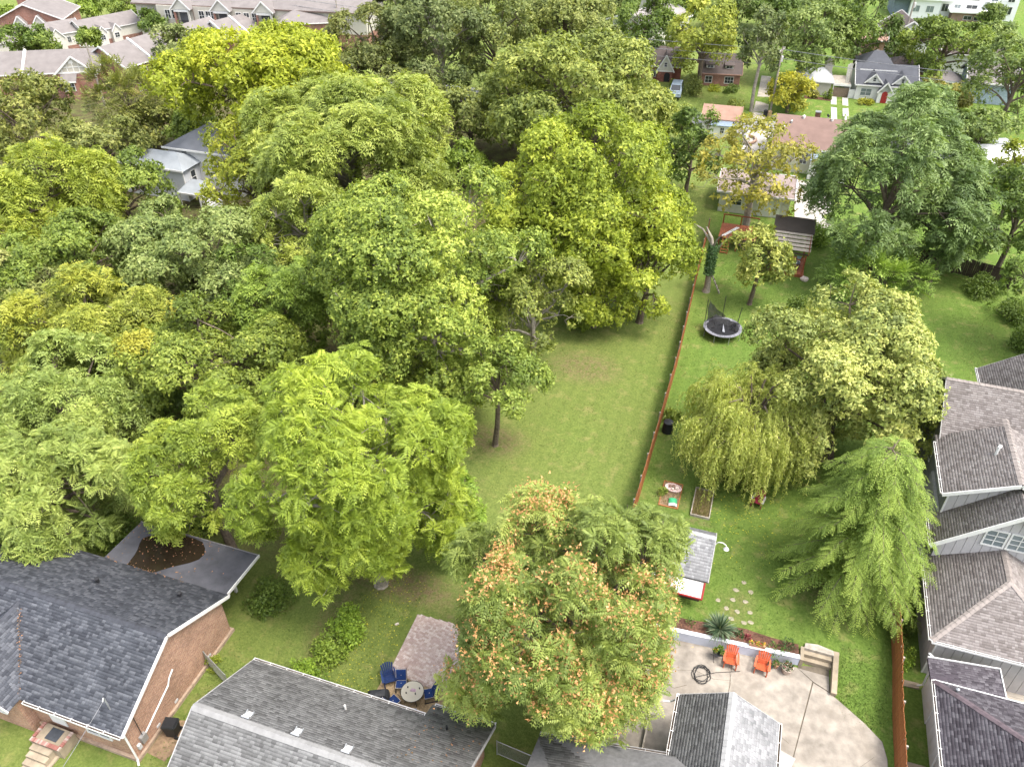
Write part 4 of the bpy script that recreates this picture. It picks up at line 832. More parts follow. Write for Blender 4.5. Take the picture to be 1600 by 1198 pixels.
# ---------------------------------------------------------------- chairs and tables
navy = mat('navy_plastic', (.025, .045, .13), .5, .15, 6, 0); navyc = mat('navy_cushion', (.012, .036, .135), .8, .2, 8, .1); piping = mat('cream_piping', (.62, .56, .48), .8)
orange = mat('orange_plastic', (.56, .115, .045), .55, .3, 7, .05, .35); maroon = mat('maroon_plastic', (.26, .025, .055), .5, .15, 6, 0); greyarm = mat('grey_arm', (.42, .40, .38), .7)
def adirondack(label, x, y, deg, mt, armm=None, z=None, group=None):
    t = thing('adirondack_chair', label, 'chair', (0, 0, 0), 0, group); n = 6            # faces -y; seat, fanned back slats, arms, legs
    for i in range(5): yy = -.32+i*.115; MB().bar((-.27, yy, .40-.045*i), (.27, yy, .40-.045*i), .105, .022, (0, .35, 1)).build('seat_slat', mt, t)
    for i in range(n):
        a = (i-(n-1)/2)/((n-1)/2); hh = .80-.10*a*a
        MB().bar((a*.2, .2, .22), (a*.29, .2+hh*.42, .22+hh*.9), .084, .022, (0, -1, .45)).build('back_slat', mt, t)
    MB().bar((-.27, .3, .45), (.27, .3, .45), .05, .03).build('back_rail', mt, t)
    for s in (-1, 1):
        MB().add([(s*.30, -.40, .56), (s*.43, -.40, .56), (s*.41, .1, .57), (s*.37, .36, .57), (s*.31, .36, .57), (s*.30, -.40, .59), (s*.43, -.40, .59), (s*.41, .1, .6), (s*.37, .36, .6), (s*.31, .36, .6)],
            [(0, 1, 2, 3, 4), (9, 8, 7, 6, 5), (0, 5, 6, 1), (1, 6, 7, 2), (2, 7, 8, 3), (3, 8, 9, 4), (4, 9, 5, 0)]).build('arm', armm or mt, t)
        MB().bar((s*.32, -.36, 0), (s*.32, -.34, .56), .09, .05, (1, 0, 0)).build('front_leg', mt, t)
        MB().bar((s*.29, -.35, .36), (s*.29, .48, 0.03), .05, .11).build('back_leg', mt, t)
    t.location = (x, y, g0(x, y) if z is None else z); t.rotation_euler.z = math.radians(deg); return t
adirondack('bright orange plastic armchair beside the small plant table', 3.32, 27.35, 2, orange, None, .08)
adirondack('bright orange plastic armchair beside the flower pots', 4.95, 27.5, -4, orange, None, .08)
adirondack('navy slatted armchair at the corner of the paver patio', -13.75, 20.55, 38, navy, None, .03)
adirondack('maroon armchair with grey arms half under the willow', 3.75, 39.9, -14, maroon, greyarm)
def cushioned(label, x, y, deg, z=.03):
    t = thing('patio_chair', label, 'chair')
    for s in (-1, 1):
        MB().tube([(s*.27, -.3, 0), (s*.27, -.3, .36), (s*.27, .25, .33), (s*.27, .52, .92)], .018, 6).build('side_frame', dkmetal, t)
        MB().bar((s*.3, -.36, .02), (s*.3, .42, .02), .05, .04).build('runner', dkmetal, t); MB().tube([(s*.27, .25, .33), (s*.28, .36, 0)], .018, 6).build('rear_leg', dkmetal, t)
    MB().box(-.24, -.27, .3, .24, .25, .33).build('seat_pan', dkmetal, t)
    def cushion(name, p0, p1, up):
        p0, p1, up = Vector(p0), Vector(p1), Vector(up).normalized(); d = (p1-p0).normalized(); r = Vector((1, 0, 0)); m = MB(); L = (p1-p0).length
        for sc, off in ((.93, 0), (1, .03), (1, .075), (.9, .105)):
            for a, b in ((-1, 0), (1, 0), (1, 1), (-1, 1)):
                m.v.append(tuple(p0+d*(L/2+(b-.5)*L*sc)+r*(a*.27*sc)+up*off))
        for i in range(3):
            for k in range(4): m.f.append((i*4+k, i*4+(k+1) % 4, i*4+4+(k+1) % 4, i*4+4+k))
        m.f += [(3, 2, 1, 0), (12, 13, 14, 15)]; c = m.build(name, navyc, t)
        q = [p0+r*s*.272+d*(L*b)+up*.078 for s, b in ((-1, 0), (1, 0), (1, 1), (-1, 1), (-1, 0))]
        MB().tube(q, .012, 5).build('piping', piping, c)
        MB().lathe([(.02, 0), (.02, .012)], 8, tuple(p0+d*L*.5+up*.1)).build('button', piping, c)
    cushion('seat_cushion', (0, -.32, .34), (0, .24, .32), (0, 0, 1)); cushion('back_cushion', (0, .2, .4), (0, .47, .98), (0, -1, .45))
    return place(t, x, y, z, deg)
cushioned('navy cushioned patio chair next to the slatted navy armchair', -12.98, 20.42, 20)
cushioned('navy cushioned patio chair on the right of the round table', -11.3, 20.35, -58)
cushioned('navy cushioned patio chair beside the covered grill', -12.95, 19.3, 155)
cushioned('navy cushioned patio chair half hidden by the grey roof edge', -11.75, 18.95, 200)
t = thing('round_table', 'round glass patio table between the navy chairs', 'table')
gm, gn, gl_, gp_ = nt('frosted_glass'); gp_.inputs['Base Color'].default_value = (.40, .37, .31, 1); gp_.inputs['Roughness'].default_value = .25; gp_.inputs['Alpha'].default_value = 1
MB().lathe([(.58, .70), (.6, .705), (.58, .72)], 32).build('table_top', gm, t, smooth=False); MB().tube([(.6*math.cos(a*PI/16), .6*math.sin(a*PI/16), .71) for a in range(33)], .016, 6, False).build('rim', dkmetal, t)
for i in range(4): a = PI/4+i*PI/2; MB().tube([(.5*math.cos(a), .5*math.sin(a), .7), (.34*math.cos(a), .34*math.sin(a), .4), (.48*math.cos(a), .48*math.sin(a), 0)], .02, 6).build('leg', dkmetal, t)
place(t, -12.12, 19.98, .03)
tag(MB().add([(-.16, -.1, 0), (.16, -.06, 0), (.14, .1, 0), (-.12, .08, 0), (-.1, -.04, .05), (.1, -.02, .07), (.09, .05, .06), (-.08, .04, .05)], [(4, 5, 6, 7), (0, 1, 5, 4), (1, 2, 6, 5), (2, 3, 7, 6), (3, 0, 4, 7)]).build('folded_cloth', mat('mauve_cloth', (.42, .3, .36), .9, .2, 9, .2)), 'crumpled mauve cloth on the round glass table', 'cloth').location = (-12.1, 20.05, .757)
for i, (dx, dy) in enumerate(((-.3, .12), (.3, .25), (-.25, -.2), (.22, -.1))):
    q = tag(MB().lathe([(.03, 0), (.035, .09), (.012, .1)], 8).build('tumbler', dkmetal), ['dark tumbler on the glass table nearest the slatted chair', 'dark tumbler on the glass table toward the pavers', 'dark tumbler on the glass table toward the covered grill', 'dark tumbler on the glass table toward the right hand chair'][i], 'tumbler', 'tumblers on the round table'); q.location = (-12.12+dx, 19.98+dy, .756)
t = thing('covered_grill', 'barbecue grill under a black cover behind the grey roof edge', 'grill')
m = MB(); prof = [(.55, .3, 0), (.56, .31, .55), (.52, .28, .85), (.38, .2, 1.06), (.1, .05, 1.1)]
for a, b, z in prof: m.v += [(-a, -b, z), (a, -b, z), (a, b, z), (-a, b, z)]
for i in range(len(prof)-1):
    for k in range(4): m.f.append((i*4+k, i*4+(k+1) % 4, i*4+4+(k+1) % 4, i*4+4+k))
m.f.append(tuple(len(m.v)-4+k for k in range(4))); m.build('cover', mat('black_cover', (.03, .031, .036), .6, .3, 5, .4, .4), t)
for s in (-1, 1): MB().tube([(s*.45, -.33, .1), (s*.45, -.27, .1)], .1, 12).build('wheel', black, t)
place(t, -13.65, 19.15, .03, 25)
t = thing('brick', 'pale stray brick lying on the grass beside the paver patio', 'brick'); t.name = 'stray_brick'
MB().box(-.11, -.05, 0, .11, .05, .07).build('brick_body', mat('pale_brick', (.6, .52, .45), .9), t); place(t, -14.9, 23.9, .02, 50)

# wheeled bin, gate, chain link
t = thing('wheeled_bin', 'black wheeled rubbish bin against the tan brick wall', 'bin')
m = MB(); m.add([(-.24, -.26, .12), (.24, -.26, .12), (.24, .26, .12), (-.24, .26, .12), (-.29, -.33, .98), (.29, -.33, .98), (.29, .33, .98), (-.29, .33, .98)], [(0, 3, 2, 1), (0, 1, 5, 4), (1, 2, 6, 5), (2, 3, 7, 6), (3, 0, 4, 7), (4, 5, 6, 7)]).build('body', black, t)
m = MB(); m.add([(-.31, -.36, .985), (.31, -.36, .985), (.31, .36, .985), (-.31, .36, .985), (-.27, -.3, 1.06), (.27, -.3, 1.06), (.27, .3, 1.08), (-.27, .3, 1.08)], [(0, 1, 5, 4), (1, 2, 6, 5), (2, 3, 7, 6), (3, 0, 4, 7), (4, 5, 6, 7)]).build('lid', black, t)
MB().tube([(-.25, .4, 1.0), (.25, .4, 1.0)], .02, 6).build('handle', black, t)
for s in (-1, 1): MB().tube([(s*.3, .26, .13), (s*.24, .26, .13)], .13, 12).build('wheel', black, t)
place(t, -22.75, 14.45, 0, -78)
flat('bare_earth', [(-23.4, 13.2), (-22.3, 13.1), (-22.0, 14.6), (-22.4, 15.3), (-23.4, 15.0)], .012, soil, .05)
def chainlink(label, x0, y0, x1, y1, hgt, posts):
    t = thing('chain_link_gate' if 'gate' in label else 'chain_link_fence', label, 'gate' if 'gate' in label else 'fence', (x0, y0, 0)); p, q = Vector((x0, y0, 0)), Vector((x1, y1, 0)); L = (q-p).length; d = (q-p)/L; z = Vector((0, 0, 1)); m = MB()
    for i in range(posts): c = p+d*(L*i/(posts-1)); MB().tube([c, c+z*(hgt+.05)], .03, 6).build('post', galv, t, True)
    for zz in (.1, hgt): MB().tube([p+z*zz, q+z*zz], .022, 6).build('rail', galv, t, True)
    s = .12; k = int((L+hgt)/s)
    for sg in (1, -1):
        for i in range(k):
            a0 = i*s-hgt; pts = []
            for u, zz in ((a0, .1), (a0+hgt, hgt)):
                pts.append((u, zz))
            (ua, za), (ub, zb) = pts
            if ub <= 0 or ua >= L: continue
            if ua < 0: za += (0-ua)*(zb-za)/(ub-ua); ua = 0
            if ub > L: zb = za+(L-ua)*(zb-za)/(ub-ua); ub = L
            if sg < 0: ua, ub = L-ua, L-ub
            m.tube([p+d*ua+z*za, p+d*ub+z*zb], .006, 3, False)
    m.build('wire_mesh', galv, t, True); return t
chainlink('open chain link gate between the tan brick house and the grey roofed house', -23.5, 18.3, -21.6, 17.5, 1.2, 2)
chainlink('chain link fence beside the right end of the grey roofed house', -7.0, 18.6, -4.6, 18.4, 1.25, 2)

# ---------------------------------------------------------------- terrace things
t = thing('plant_table', 'small black folding table with potted flowers by the retaining wall', 'table')
MB().box(-.26, -.26, .5, .26, .26, .525).build('table_top', dkmetal, t)
for s in (-1, 1):
    MB().tube([(s*.22, -.22, .5), (s*.26, .28, 0)], .014, 5).build('leg', dkmetal, t); MB().tube([(s*.22, .22, .5), (s*.26, -.28, 0)], .014, 5).build('leg', dkmetal, t)
place(t, 2.62, 27.45, .075, 25)
def leaves_cluster(rng, n, R, hgt, ln, wd, up=.6):
    p = rng.normal(0, 1, (n, 3)); p /= np.linalg.norm(p, axis=1)[:, None]; p *= (rng.random(n)**.4)[:, None]; p[:, 2] = np.abs(p[:, 2])
    b = p*np.array([R, R, hgt]); d = p+rng.normal(0, .4, (n, 3)); d[:, 2] += up*.4; d /= np.linalg.norm(d, axis=1)[:, None]
    nr = rng.normal(0, .5, (n, 3)); nr[:, 2] += 1; s = np.cross(d, nr); s /= np.linalg.norm(s, axis=1)[:, None]+1e-6
    L = ln*rng.uniform(.7, 1.25, n)[:, None]
    V = np.stack([b, b+d*L*.5+s*wd*L/ln, b+d*L-np.array([0, 0, .12])*L, b+d*L*.5-s*wd*L/ln], 1).reshape(-1, 3)
    return V, np.arange(4*n).reshape(-1, 4)
lf_green = leafmat('garden_green', (.035, .075, .012), (.075, .145, .025), (.16, .24, .05)); lf_dark = leafmat('shrub_dark', (.015, .04, .01), (.035, .08, .02), (.07, .13, .035)); lf_bright = leafmat('shrub_bright', (.06, .12, .012), (.13, .22, .025), (.24, .32, .05))
fl_red = leafmat('flower_red', (.3, .02, .05), (.5, .05, .06), (.7, .12, .06)); fl_yel = leafmat('flower_yellow', (.6, .3, .02), (.75, .42, .03), (.8, .55, .05)); fl_maroon = leafmat('leaf_maroon', (.12, .02, .03), (.22, .04, .05), (.35, .08, .09))
lf_blue = leafmat('yucca_leaf', (.04, .075, .035), (.09, .14, .075), (.24, .28, .17))
def plant(parent, name, mt, n, R, hgt, ln, wd, seed, z=0, xy=(0, 0)):
    r = np.random.default_rng(seed); V, F = leaves_cluster(r, n, R, hgt, ln, wd); V += np.array([xy[0], xy[1], z]); o = npmesh(name, V, F, mt, parent, {'tint': r.random(len(F))}); return o
def pot(label, x, y, z, r, hgt, mt, leaf, seed, flower=None, sc=1., name='flower_pot'):
    t = thing(name, label, 'flower pot'); MB().lathe([(r*.72, 0), (r, hgt*.9), (r*1.06, hgt*.9), (r*1.06, hgt), (r*.92, hgt), (r*.9, hgt*.88), (.01, hgt*.88)], 16).build('pot', mt, t)
    plant(t, 'foliage', leaf, int(90*sc), r*1.0, r*1.1, .12, .025, seed, hgt*.9)
    if flower: plant(t, 'blossom', flower, 26, r*.9, r*1.2, .06, .028, seed+5, hgt*.98)
    return place(t, x, y, z, seed*30)
terra = mat('terracotta', (.45, .24, .15), .9, .2, 5, .1); dkpot = mat('charcoal_pot', (.04, .04, .045), .7); stonepot = mat('pale_pot', (.52, .42, .35), .9, .25, 6, .3)
pot('small pot with green leaves on the black folding table, rear one', 2.68, 27.58, .60, .13, .2, stonepot, lf_bright, 1)
pot('small pot with yellow flowers on the black folding table', 2.45, 27.4, .60, .11, .17, terra, lf_green, 2, fl_yel)
pot('small terracotta pot on the black folding table, right one', 2.8, 27.38, .60, .11, .16, terra, lf_green, 3)
pot('terracotta pot with an upright green plant by the retaining wall end', 5.68, 27.9, .075, .17, .3, terra, lf_green, 4)
pot('large banded pot of mixed plants at the end of the retaining wall', 6.25, 27.78, .075, .3, .42, stonepot, lf_dark, 5, fl_red, 2.2)
pot('low black pot beside the right orange armchair', 5.35, 27.75, .075, .2, .22, dkpot, lf_dark, 6, None, .3)
t = thing('planter_box', 'narrow planter box of yellow and red flowers on the retaining wall', 'planter'); MB().box(-.42, -.1, 0, .42, .1, .18).build('box', terra, t)
for i in range(5): plant(t, 'foliage', lf_bright, 26, .12, .14, .1, .025, 40+i, .16, (-.34+i*.17, 0)); plant(t, 'blossom', (fl_yel, fl_red)[i % 2], 16, .1, .16, .06, .03, 60+i, .2, (-.34+i*.17, 0))
place(t, 4.55, 28.35, .80, 3)
t = thing('yucca_plant', 'spiky grey green yucca in the mulch bed', 'plant'); r = np.random.default_rng(5); n = 230
a = r.uniform(0, 2*PI, n); e = np.arcsin(r.uniform(-.05, 1, n)); d = np.c_[np.cos(a)*np.cos(e), np.sin(a)*np.cos(e), np.sin(e)]; s = np.c_[-np.sin(a), np.cos(a), np.zeros(n)]; L = r.uniform(.75, 1.1, n)[:, None]; b0 = np.array([0, 0, .25])+d*.08; w = .028
V = np.stack([b0-s*w, b0+s*w, b0+d*L*.6+s*w*.9-np.array([0, 0, .03]), b0+d*L*.6-s*w*.9-np.array([0, 0, .03]), b0+d*L-np.array([0, 0, .16])*(1.2-d[:, 2:])], 1)
F = np.arange(n)[:, None]*5+np.array([[0, 1, 2, 3]]); F2 = np.arange(n)[:, None]*5+np.array([[3, 2, 4, 4]])
me = bpy.data.meshes.new('leaf_blades'); me.from_pydata(V.reshape(-1, 3).tolist(), [], F.tolist()+[tuple(x[:3]) for x in F2.tolist()]); me.attributes.new('tint', 'FLOAT', 'FACE').data.foreach_set('value', np.concatenate([r.random(n)]*2).astype(np.float32)); me.materials.append(lf_blue)
o = bpy.data.objects.new('leaf_blades', me); C.objects.link(o); o.parent = t; MB().lathe([(.1, 0), (.08, .3)], 8).build('stem', bark, t); place(t, 2.5, 28.7, .7)
for lab, x, y, mt, n, R, hh in (('small dark green tuft in the mulch bed right of the yucca', 3.55, 28.85, lf_dark, 80, .22, .3), ('small maroon leaved plant in the middle of the mulch bed', 4.05, 28.75, fl_maroon, 70, .16, .25), ('twiggy rose bush at the right end of the mulch bed', 6.15, 28.95, lf_dark, 110, .35, .5), ('green trailing plant spilling over the retaining wall', 5.6, 28.5, lf_green, 160, .5, .18), ('small green tuft at the left end of the mulch bed', .9, 28.75, lf_green, 60, .25, .25)):
    t = thing('bed_plant', lab, 'plant'); plant(t, 'foliage', mt, n, R, hh, .16, .03, int(x*100)); place(t, x, y, .7)
t = thing('garden_hose', 'loops of thin black hose lying on the concrete terrace', 'hose'); pts = []
for i in range(70): a = i*.42; pts.append((.42*math.cos(a)*(1+.25*math.sin(i*.7)), .5*math.sin(a)*(1+.2*math.cos(i*.5)), .03+.004*(i % 9)))
pts += [(.7+.25*i, .35+.1*i, .02) for i in range(6)]
MB().tube(pts, .016, 5).build('hose', black, t); place(t, 1.95, 26.15, .08)

# ---------------------------------------------------------------- shed
t = thing('garden_shed', 'grey roofed garden shed with dark red trim and a white front', 'shed', (-.2, 32.5, .45))
MB().box(-1.75, 30.9, .3, 1.2, 34.0, 2.12).build('wall', greywood, t, True)
roof(t, [(1.4, 34.3, 2.4), (-1.95, 34.3, 2.4), (-1.95, 33.4, 2.95), (1.4, 33.4, 2.95)], sh_pale, deck_gr, .17); roof(t, [(-1.95, 30.6, 2.25), (1.4, 30.6, 2.25), (1.4, 33.4, 2.95), (-1.95, 33.4, 2.95)], sh_pale, deck_gr, .2)
cap(t, (-1.95, 33.4, 2.95), (1.4, 33.4, 2.95), mat('pale_cap', (.36, .36, .36)), .4, .3)
MB().slab([(-1.8, 29.95, 1.55), (1.2, 29.95, 1.55), (1.2, 30.62, 2.1), (-1.8, 30.62, 2.1)], .05).build('front_panel', white, t, True)
MB().bar((-1.85, 29.92, 1.5), (1.28, 29.92, 1.5), .1, .1).bar((1.26, 29.92, 1.52), (1.26, 30.62, 2.12), .1, .1).build('front_trim', redpaint, t, True)
MB().box(-1.7, 30.45, .3, 1.15, 30.88, 1.45).build('bench_box', darkwood, t, True)
fascia(t, [(1.43, 34.32, 2.34), (1.43, 33.4, 2.9), (1.43, 30.58, 2.2)], .05, .12, _mats['grey_trim'])
q = MB().tube([(1.42, 33.3, 2.5), (1.6, 33.32, 2.75), (1.85, 33.3, 2.8), (2.05, 33.25, 2.7), (2.1, 33.24, 2.55)], .03, 7).build('gooseneck_lamp', white, t, True); MB().lathe([(.05, .1), (.09, .06), (.17, -.06), (.16, -.07), (.02, -.03)], 14, (2.1, 33.24, 2.47)).build('lamp_shade', white, q, True)
for i in range(2): tag(MB().box(.75+.12*i, 29.55-.22*i, .5, 1.3+.12*i, 29.72-.22*i, .6-.04*i).build('timber_block', greywood), ['weathered timber block at the foot of the shed front, nearer the shed', 'weathered timber block at the foot of the shed front, farther out'][i], 'timber')
rs = random.Random(9); ks = 0
stl = mat('mossy_stone', (.30, .27, .19), .95, .3, 6, .4)
for i, (px_, py_) in enumerate(((3.0, 31.2), (3.7, 31.3), (2.7, 30.5), (3.35, 30.45), (4.0, 30.6), (3.05, 29.85), (3.75, 29.8), (3.95, 32.1), (3.1, 32.0), (2.2, 30.9), (4.1, 29.95), (3.5, 32.7))):
    poly = [(.18*math.cos(a*PI/3.5+i)*rs.uniform(.6, 1.15), .16*math.sin(a*PI/3.5+i)*rs.uniform(.7, 1.1)) for a in range(7)]
    o = MB().prism(poly, -.04, .02).build('stepping_stone', stl); o.location = (px_, py_, g0(px_, py_)); tag(o, 'flat stepping stone in the lawn right of the shed', 'stepping stone', 'stepping stones in the lawn beside the shed')

# ---------------------------------------------------------------- raised beds and small yard things
def raised(label, x0, y0, x1, y1, hgt, mt, fill, seed, grass):
    t = thing('raised_bed', label, 'raised bed', ((x0+x1)/2, (y0+y1)/2, g0(x0, y0))); z = g0((x0+x1)/2, (y0+y1)/2)
    for a in ((x0, y0, x1, y0+.06), (x0, y1-.06, x1, y1), (x0, y0+.062, x0+.06, y1-.062), (x1-.06, y0+.062, x1, y1-.062)): MB().box(a[0], a[1], z-.1, a[2], a[3], z+hgt).build('side_board', mt, t, True)
    MB().box(x0+.062, y0+.062, z-.1, x1-.062, y1-.062, z+hgt*.55).build('soil', fill, t, True)
    if grass:
        r = np.random.default_rng(seed); n = grass; b = np.c_[r.uniform(x0+.1, x1-.1, n), r.uniform(y0+.1, y1-.1, n), np.full(n, z+hgt*.5)]-np.array(t.location); d = r.normal(0, .5, (n, 3)); d[:, 2] = 1; d /= np.linalg.norm(d, axis=1)[:, None]; s = np.cross(d, r.normal(0, 1, (n, 3))); s /= np.linalg.norm(s, axis=1)[:, None]; L = r.uniform(.15, .4, n)[:, None]
        V = np.stack([b-s*.012, b+s*.012, b+d*L+s*.004, b+d*L-s*.004], 1).reshape(-1, 3); npmesh('weeds', V, np.arange(4*n).reshape(-1, 4), leafmat('dry_weeds', (.14, .15, .04), (.26, .24, .09), (.40, .34, .16)), t, {'tint': r.random(n)})['kind'] = 'stuff'
    return t
raised('grey timber raised bed full of dry weeds', -.32, 37.3, .92, 39.9, .3, greywood, soil, 1, 1500)
raised('low orange timber bed holding the pale tub', -2.45, 37.6, -1.15, 40.0, .14, cedar, soil, 2, 300)
t = thing('oval_tub', 'pale pink oval tub of stones in the low timber bed', 'tub'); m = MB(); n = 20
for sx, z in ((.44, 0), (.5, .2), (.54, .21), (.5, .22), (.44, .12)): m.v += [(sx*1.05*math.cos(2*PI*i/n), sx*.72*math.sin(2*PI*i/n), z) for i in range(n)]
for k in range(4):
    for i in range(n): m.f.append((k*n+i, k*n+(i+1) % n, k*n+n+(i+1) % n, k*n+n+i))
m.f.append(tuple(4*n+i for i in range(n))); m.build('tub', mat('pink_plastic', (.70, .52, .50), .6, .1, 4, .05), t)
place(t, -1.75, 39.35, g0(-1.75, 39.3)+.1, -8)
def rock(label, x, y, z, s, seed, mt):
    bm = bmesh.new(); bmesh.ops.create_icosphere(bm, subdivisions=2, radius=s); r = random.Random(seed)
    for v in bm.verts: v.co *= r.uniform(.8, 1.15); v.co.z *= .65
    me = bpy.data.meshes.new('stone'); bm.to_mesh(me); bm.free(); me.materials.append(mt); o = bpy.data.objects.new('stone', me); C.objects.link(o); o.location = (x, y, z); return tag(o, label, 'stone')
rb = mat('brown_stone', (.25, .16, .12), .9, .3, 6, .4); rp = mat('pale_stone', (.62, .52, .46), .9, .2, 6, .3); zt = g0(-1.75, 39.3)+.3
for i, (dx, dy, s, mt, lb) in enumerate(((-.22, .1, .12, rb, 'brown stone in the pink tub, left one'), (.0, .16, .13, rb, 'brown stone in the pink tub, rear one'), (-.02, -.12, .11, rp, 'white stone in the front of the pink tub'), (.24, .02, .14, rp, 'pale stone on the right in the pink tub'), (.12, -.02, .09, rb, 'small brown stone in the middle of the pink tub'))): rock(lb, -1.75+dx, 39.35+dy, zt, s, i, mt)
t = thing('soil_bag', 'green and white bag lying in the low timber bed', 'bag'); z = g0(-1.6, 37.8)
def pillow(parent, name, mt, x0, x1, y0, y1, hh):
    m = MB(); k = 5
    for j in range(k+1):
        for i in range(k+1): u, v = i/k, j/k; m.v.append((x0+(x1-x0)*u, y0+(y1-y0)*v, hh*(1-(2*u-1)**4)*(.35+.65*math.sin(PI*(.12+.76*v)))))
    for j in range(k):
        for i in range(k): m.f.append((j*(k+1)+i, j*(k+1)+i+1, (j+1)*(k+1)+i+1, (j+1)*(k+1)+i))
    return m.build(name, mt, parent, smooth=True)
pillow(t, 'green_end', mat('green_plastic', (.05, .36, .16), .5, .2, 8, .1), -.27, .27, 0, .45, .16); pillow(t, 'white_end', white, -.27, .27, -.25, .0, .14); place(t, -1.55, 37.95, z+.1, 8)
t = thing('compost_bin', 'black round compost bin beside the long fence', 'bin'); MB().lathe([(.42, 0), (.4, .3), (.34, .75), (.33, .82), (.36, .82), (.36, .9), (.1, .96), (.02, .97)], 20).build('body', black, t)
for z in (.25, .5): MB().lathe([(.43-z*.1, z), (.43-z*.1, z+.03)], 20).build('band', black, t)
place(t, -3.15, 45.6, g0(-3.15, 45.6))

# ---------------------------------------------------------------- trampoline
t = thing('trampoline', 'round black trampoline with a torn sagging net on the lawn', 'trampoline'); R, Hh = 1.6, .78; ring = [(R*math.cos(i*PI/18), R*math.sin(i*PI/18), Hh) for i in range(37)]
MB().tube(ring, .03, 6, False).build('frame', galv, t); MB().lathe([(R-.24, Hh+.005), (R-.24, Hh+.02)], 36).build('jumping_mat', mat('black_mat', (.012, .012, .014), .7, .2, 10, .05), t)
m = MB()
for i in range(36):
    a0, a1 = i*PI/18, (i+1)*PI/18; q = [(math.cos(a)*rr, math.sin(a)*rr, Hh+zz) for rr, zz in ((R+.05, .03), (R-.26, .035)) for a in (a0, a1)]; m.add(q, [(0, 1, 3, 2)])
m.build('safety_pad', mat('pad_grey', (.22, .22, .25), .7, .6, 9, .1), t)
for i in range(8):
    a = i*PI/4+.3; MB().tube([(R*math.cos(a), R*math.sin(a), Hh), (R*1.0*math.cos(a), R*1.0*math.sin(a), 0)], .025, 6).build('leg', galv, t)
tops = {}
for deg_, hh, lean in ((155, 3.0, .0), (88, 2.9, .03), (38, 2.2, .14), (205, 1.75, .1), (-20, 1.9, .16)):
    a = math.radians(deg_); p_ = ((R+.06)*math.cos(a), (R+.06)*math.sin(a)); top = (p_[0]*(1+lean), p_[1]*(1+lean), hh); tops[deg_] = top
    MB().tube([(p_[0], p_[1], .3), top], .032, 6).build('net_pole', dkmetal, t)
def netmat():
    m, n, l, p = nt('black_net'); p.inputs['Base Color'].default_value = (.012, .012, .014, 1); p.inputs['Alpha'].default_value = .8; p.inputs['Roughness'].default_value = .8; return m
nm = netmat(); m = MB(); TA, TB = Vector(tops[155]), Vector(tops[88]); k = 8
for u in range(k+1):                                    # the standing piece of net hung from the tallest pole
    for v in range(k+1):
        f = u/k; a_ = math.radians(155-75*f); b_ = Vector((R*.95*math.cos(a_), R*.95*math.sin(a_), Hh+.03)); tp = b_.copy(); tp.z = Hh+.1+(3.0-Hh)*(1-f)**1.3+.25*f; q = b_.lerp(tp, v/k); q += Vector((.06*math.sin(u*2+v), .05*math.cos(u*1.7), 0)); m.v.append(tuple(q))
for u in range(k):
    for v in range(k): m.f.append((u*(k+1)+v, u*(k+1)+v+1, (u+1)*(k+1)+v+1, (u+1)*(k+1)+v))
m.build('net', nm, t)
m = MB()                                                # the fallen part heaped over the mat
for u in range(25):
    for v in range(7):
        a = -.6+u*.17; rr = 1.4-v*.17; m.v.append((rr*math.cos(a), rr*math.sin(a), Hh+.05+.55*max(0, math.sin(u*.5))*math.exp(-((v-1.5)/2.2)**2)+.05*math.sin(u*1.9+v*2.1)))
for u in range(24):
    for v in range(6): m.f.append((u*7+v, u*7+v+1, (u+1)*7+v+1, (u+1)*7+v))
m.build('fallen_net', nm, t); MB().slab([(-.1, -.85, Hh+.09), (.1, -.9, Hh+.09), (.08, -.4, Hh+.14), (-.02, -.1, Hh+.4)], .02).build('grey_flap', mat('grey_cloth', (.3, .31, .34), .9), t)
place(t, -.85, 59.9, g0(-.85, 59.9), 10)

# ---------------------------------------------------------------- plank ladder, ivy snag, deck, pavilion
t = thing('plank_ladder', 'pale plank with cleats leaning on the ivy covered trunk', 'ladder'); p, q = Vector((-1.85, 66.95, .02)), Vector((-3.05, 67.1, 2.15)); MB().bar(p, q, .32, .05, (.5, 0, 1)).build('plank', greywood, t)
for i in range(9): c = p.lerp(q, (i+.7)/9.5); MB().bar(c+Vector((.02, -.17, .045)), c+Vector((.02, .17, .045)), .06, .05).build('cleat', darkwood if i % 2 else greywood, t)
deck_w = mat('red_deck_stain', (.30, .095, .045), .75, .3, 4, .2)
t = thing('tree_deck', 'raised red stained tree deck with a ladder below the browning tree', 'deck', (-1, 77, 0))
for i in range(24): MB().box(-3.2, 75.75+i*.14, 1.44, .5, 75.75+i*.14+.128, 1.5).build('deck_board', deck_w, t, True)
for x in (-3.1, -1.3, .4):
    for y in (75.85, 79.0): MB().box(x-.06, y-.06, 0, x+.06, y+.06, 1.43 if y < 77 else 2.5).build('post', deck_w, t, True)
MB().bar((-3.2, 75.7, 1.38), (.5, 75.7, 1.38), .05, .18).build('rim_board', darkwood, t, True); MB().bar((-3.2, 79.1, 2.45), (.5, 79.1, 2.45), .05, .12).build('rail', deck_w, t, True)
ld = MB().bar((-2.75, 75.0, 0), (-2.7, 75.66, 1.75), .07, .07).bar((-2.05, 75.0, 0), (-2.05, 75.66, 1.75), .07, .07).build('ladder', cedar, t, True)
for i in range(6): f = (i+.6)/6.4; MB().bar((-2.75, 75+.66*f, 1.75*f), (-2.05, 75+.66*f, 1.75*f), .14, .05).build('rung', cedar, ld, True)
for i in range(2): tag(MB().bar((-2.9+.25*i, 75.9+.1*i, 1.53+.0*i), (-1.6+.2*i, 78.3, 1.56), .12, .05).build('loose_pole', white), ['pale pole lying on the tree deck, left one', 'pale pole lying on the tree deck, right one'][i], 'pole')
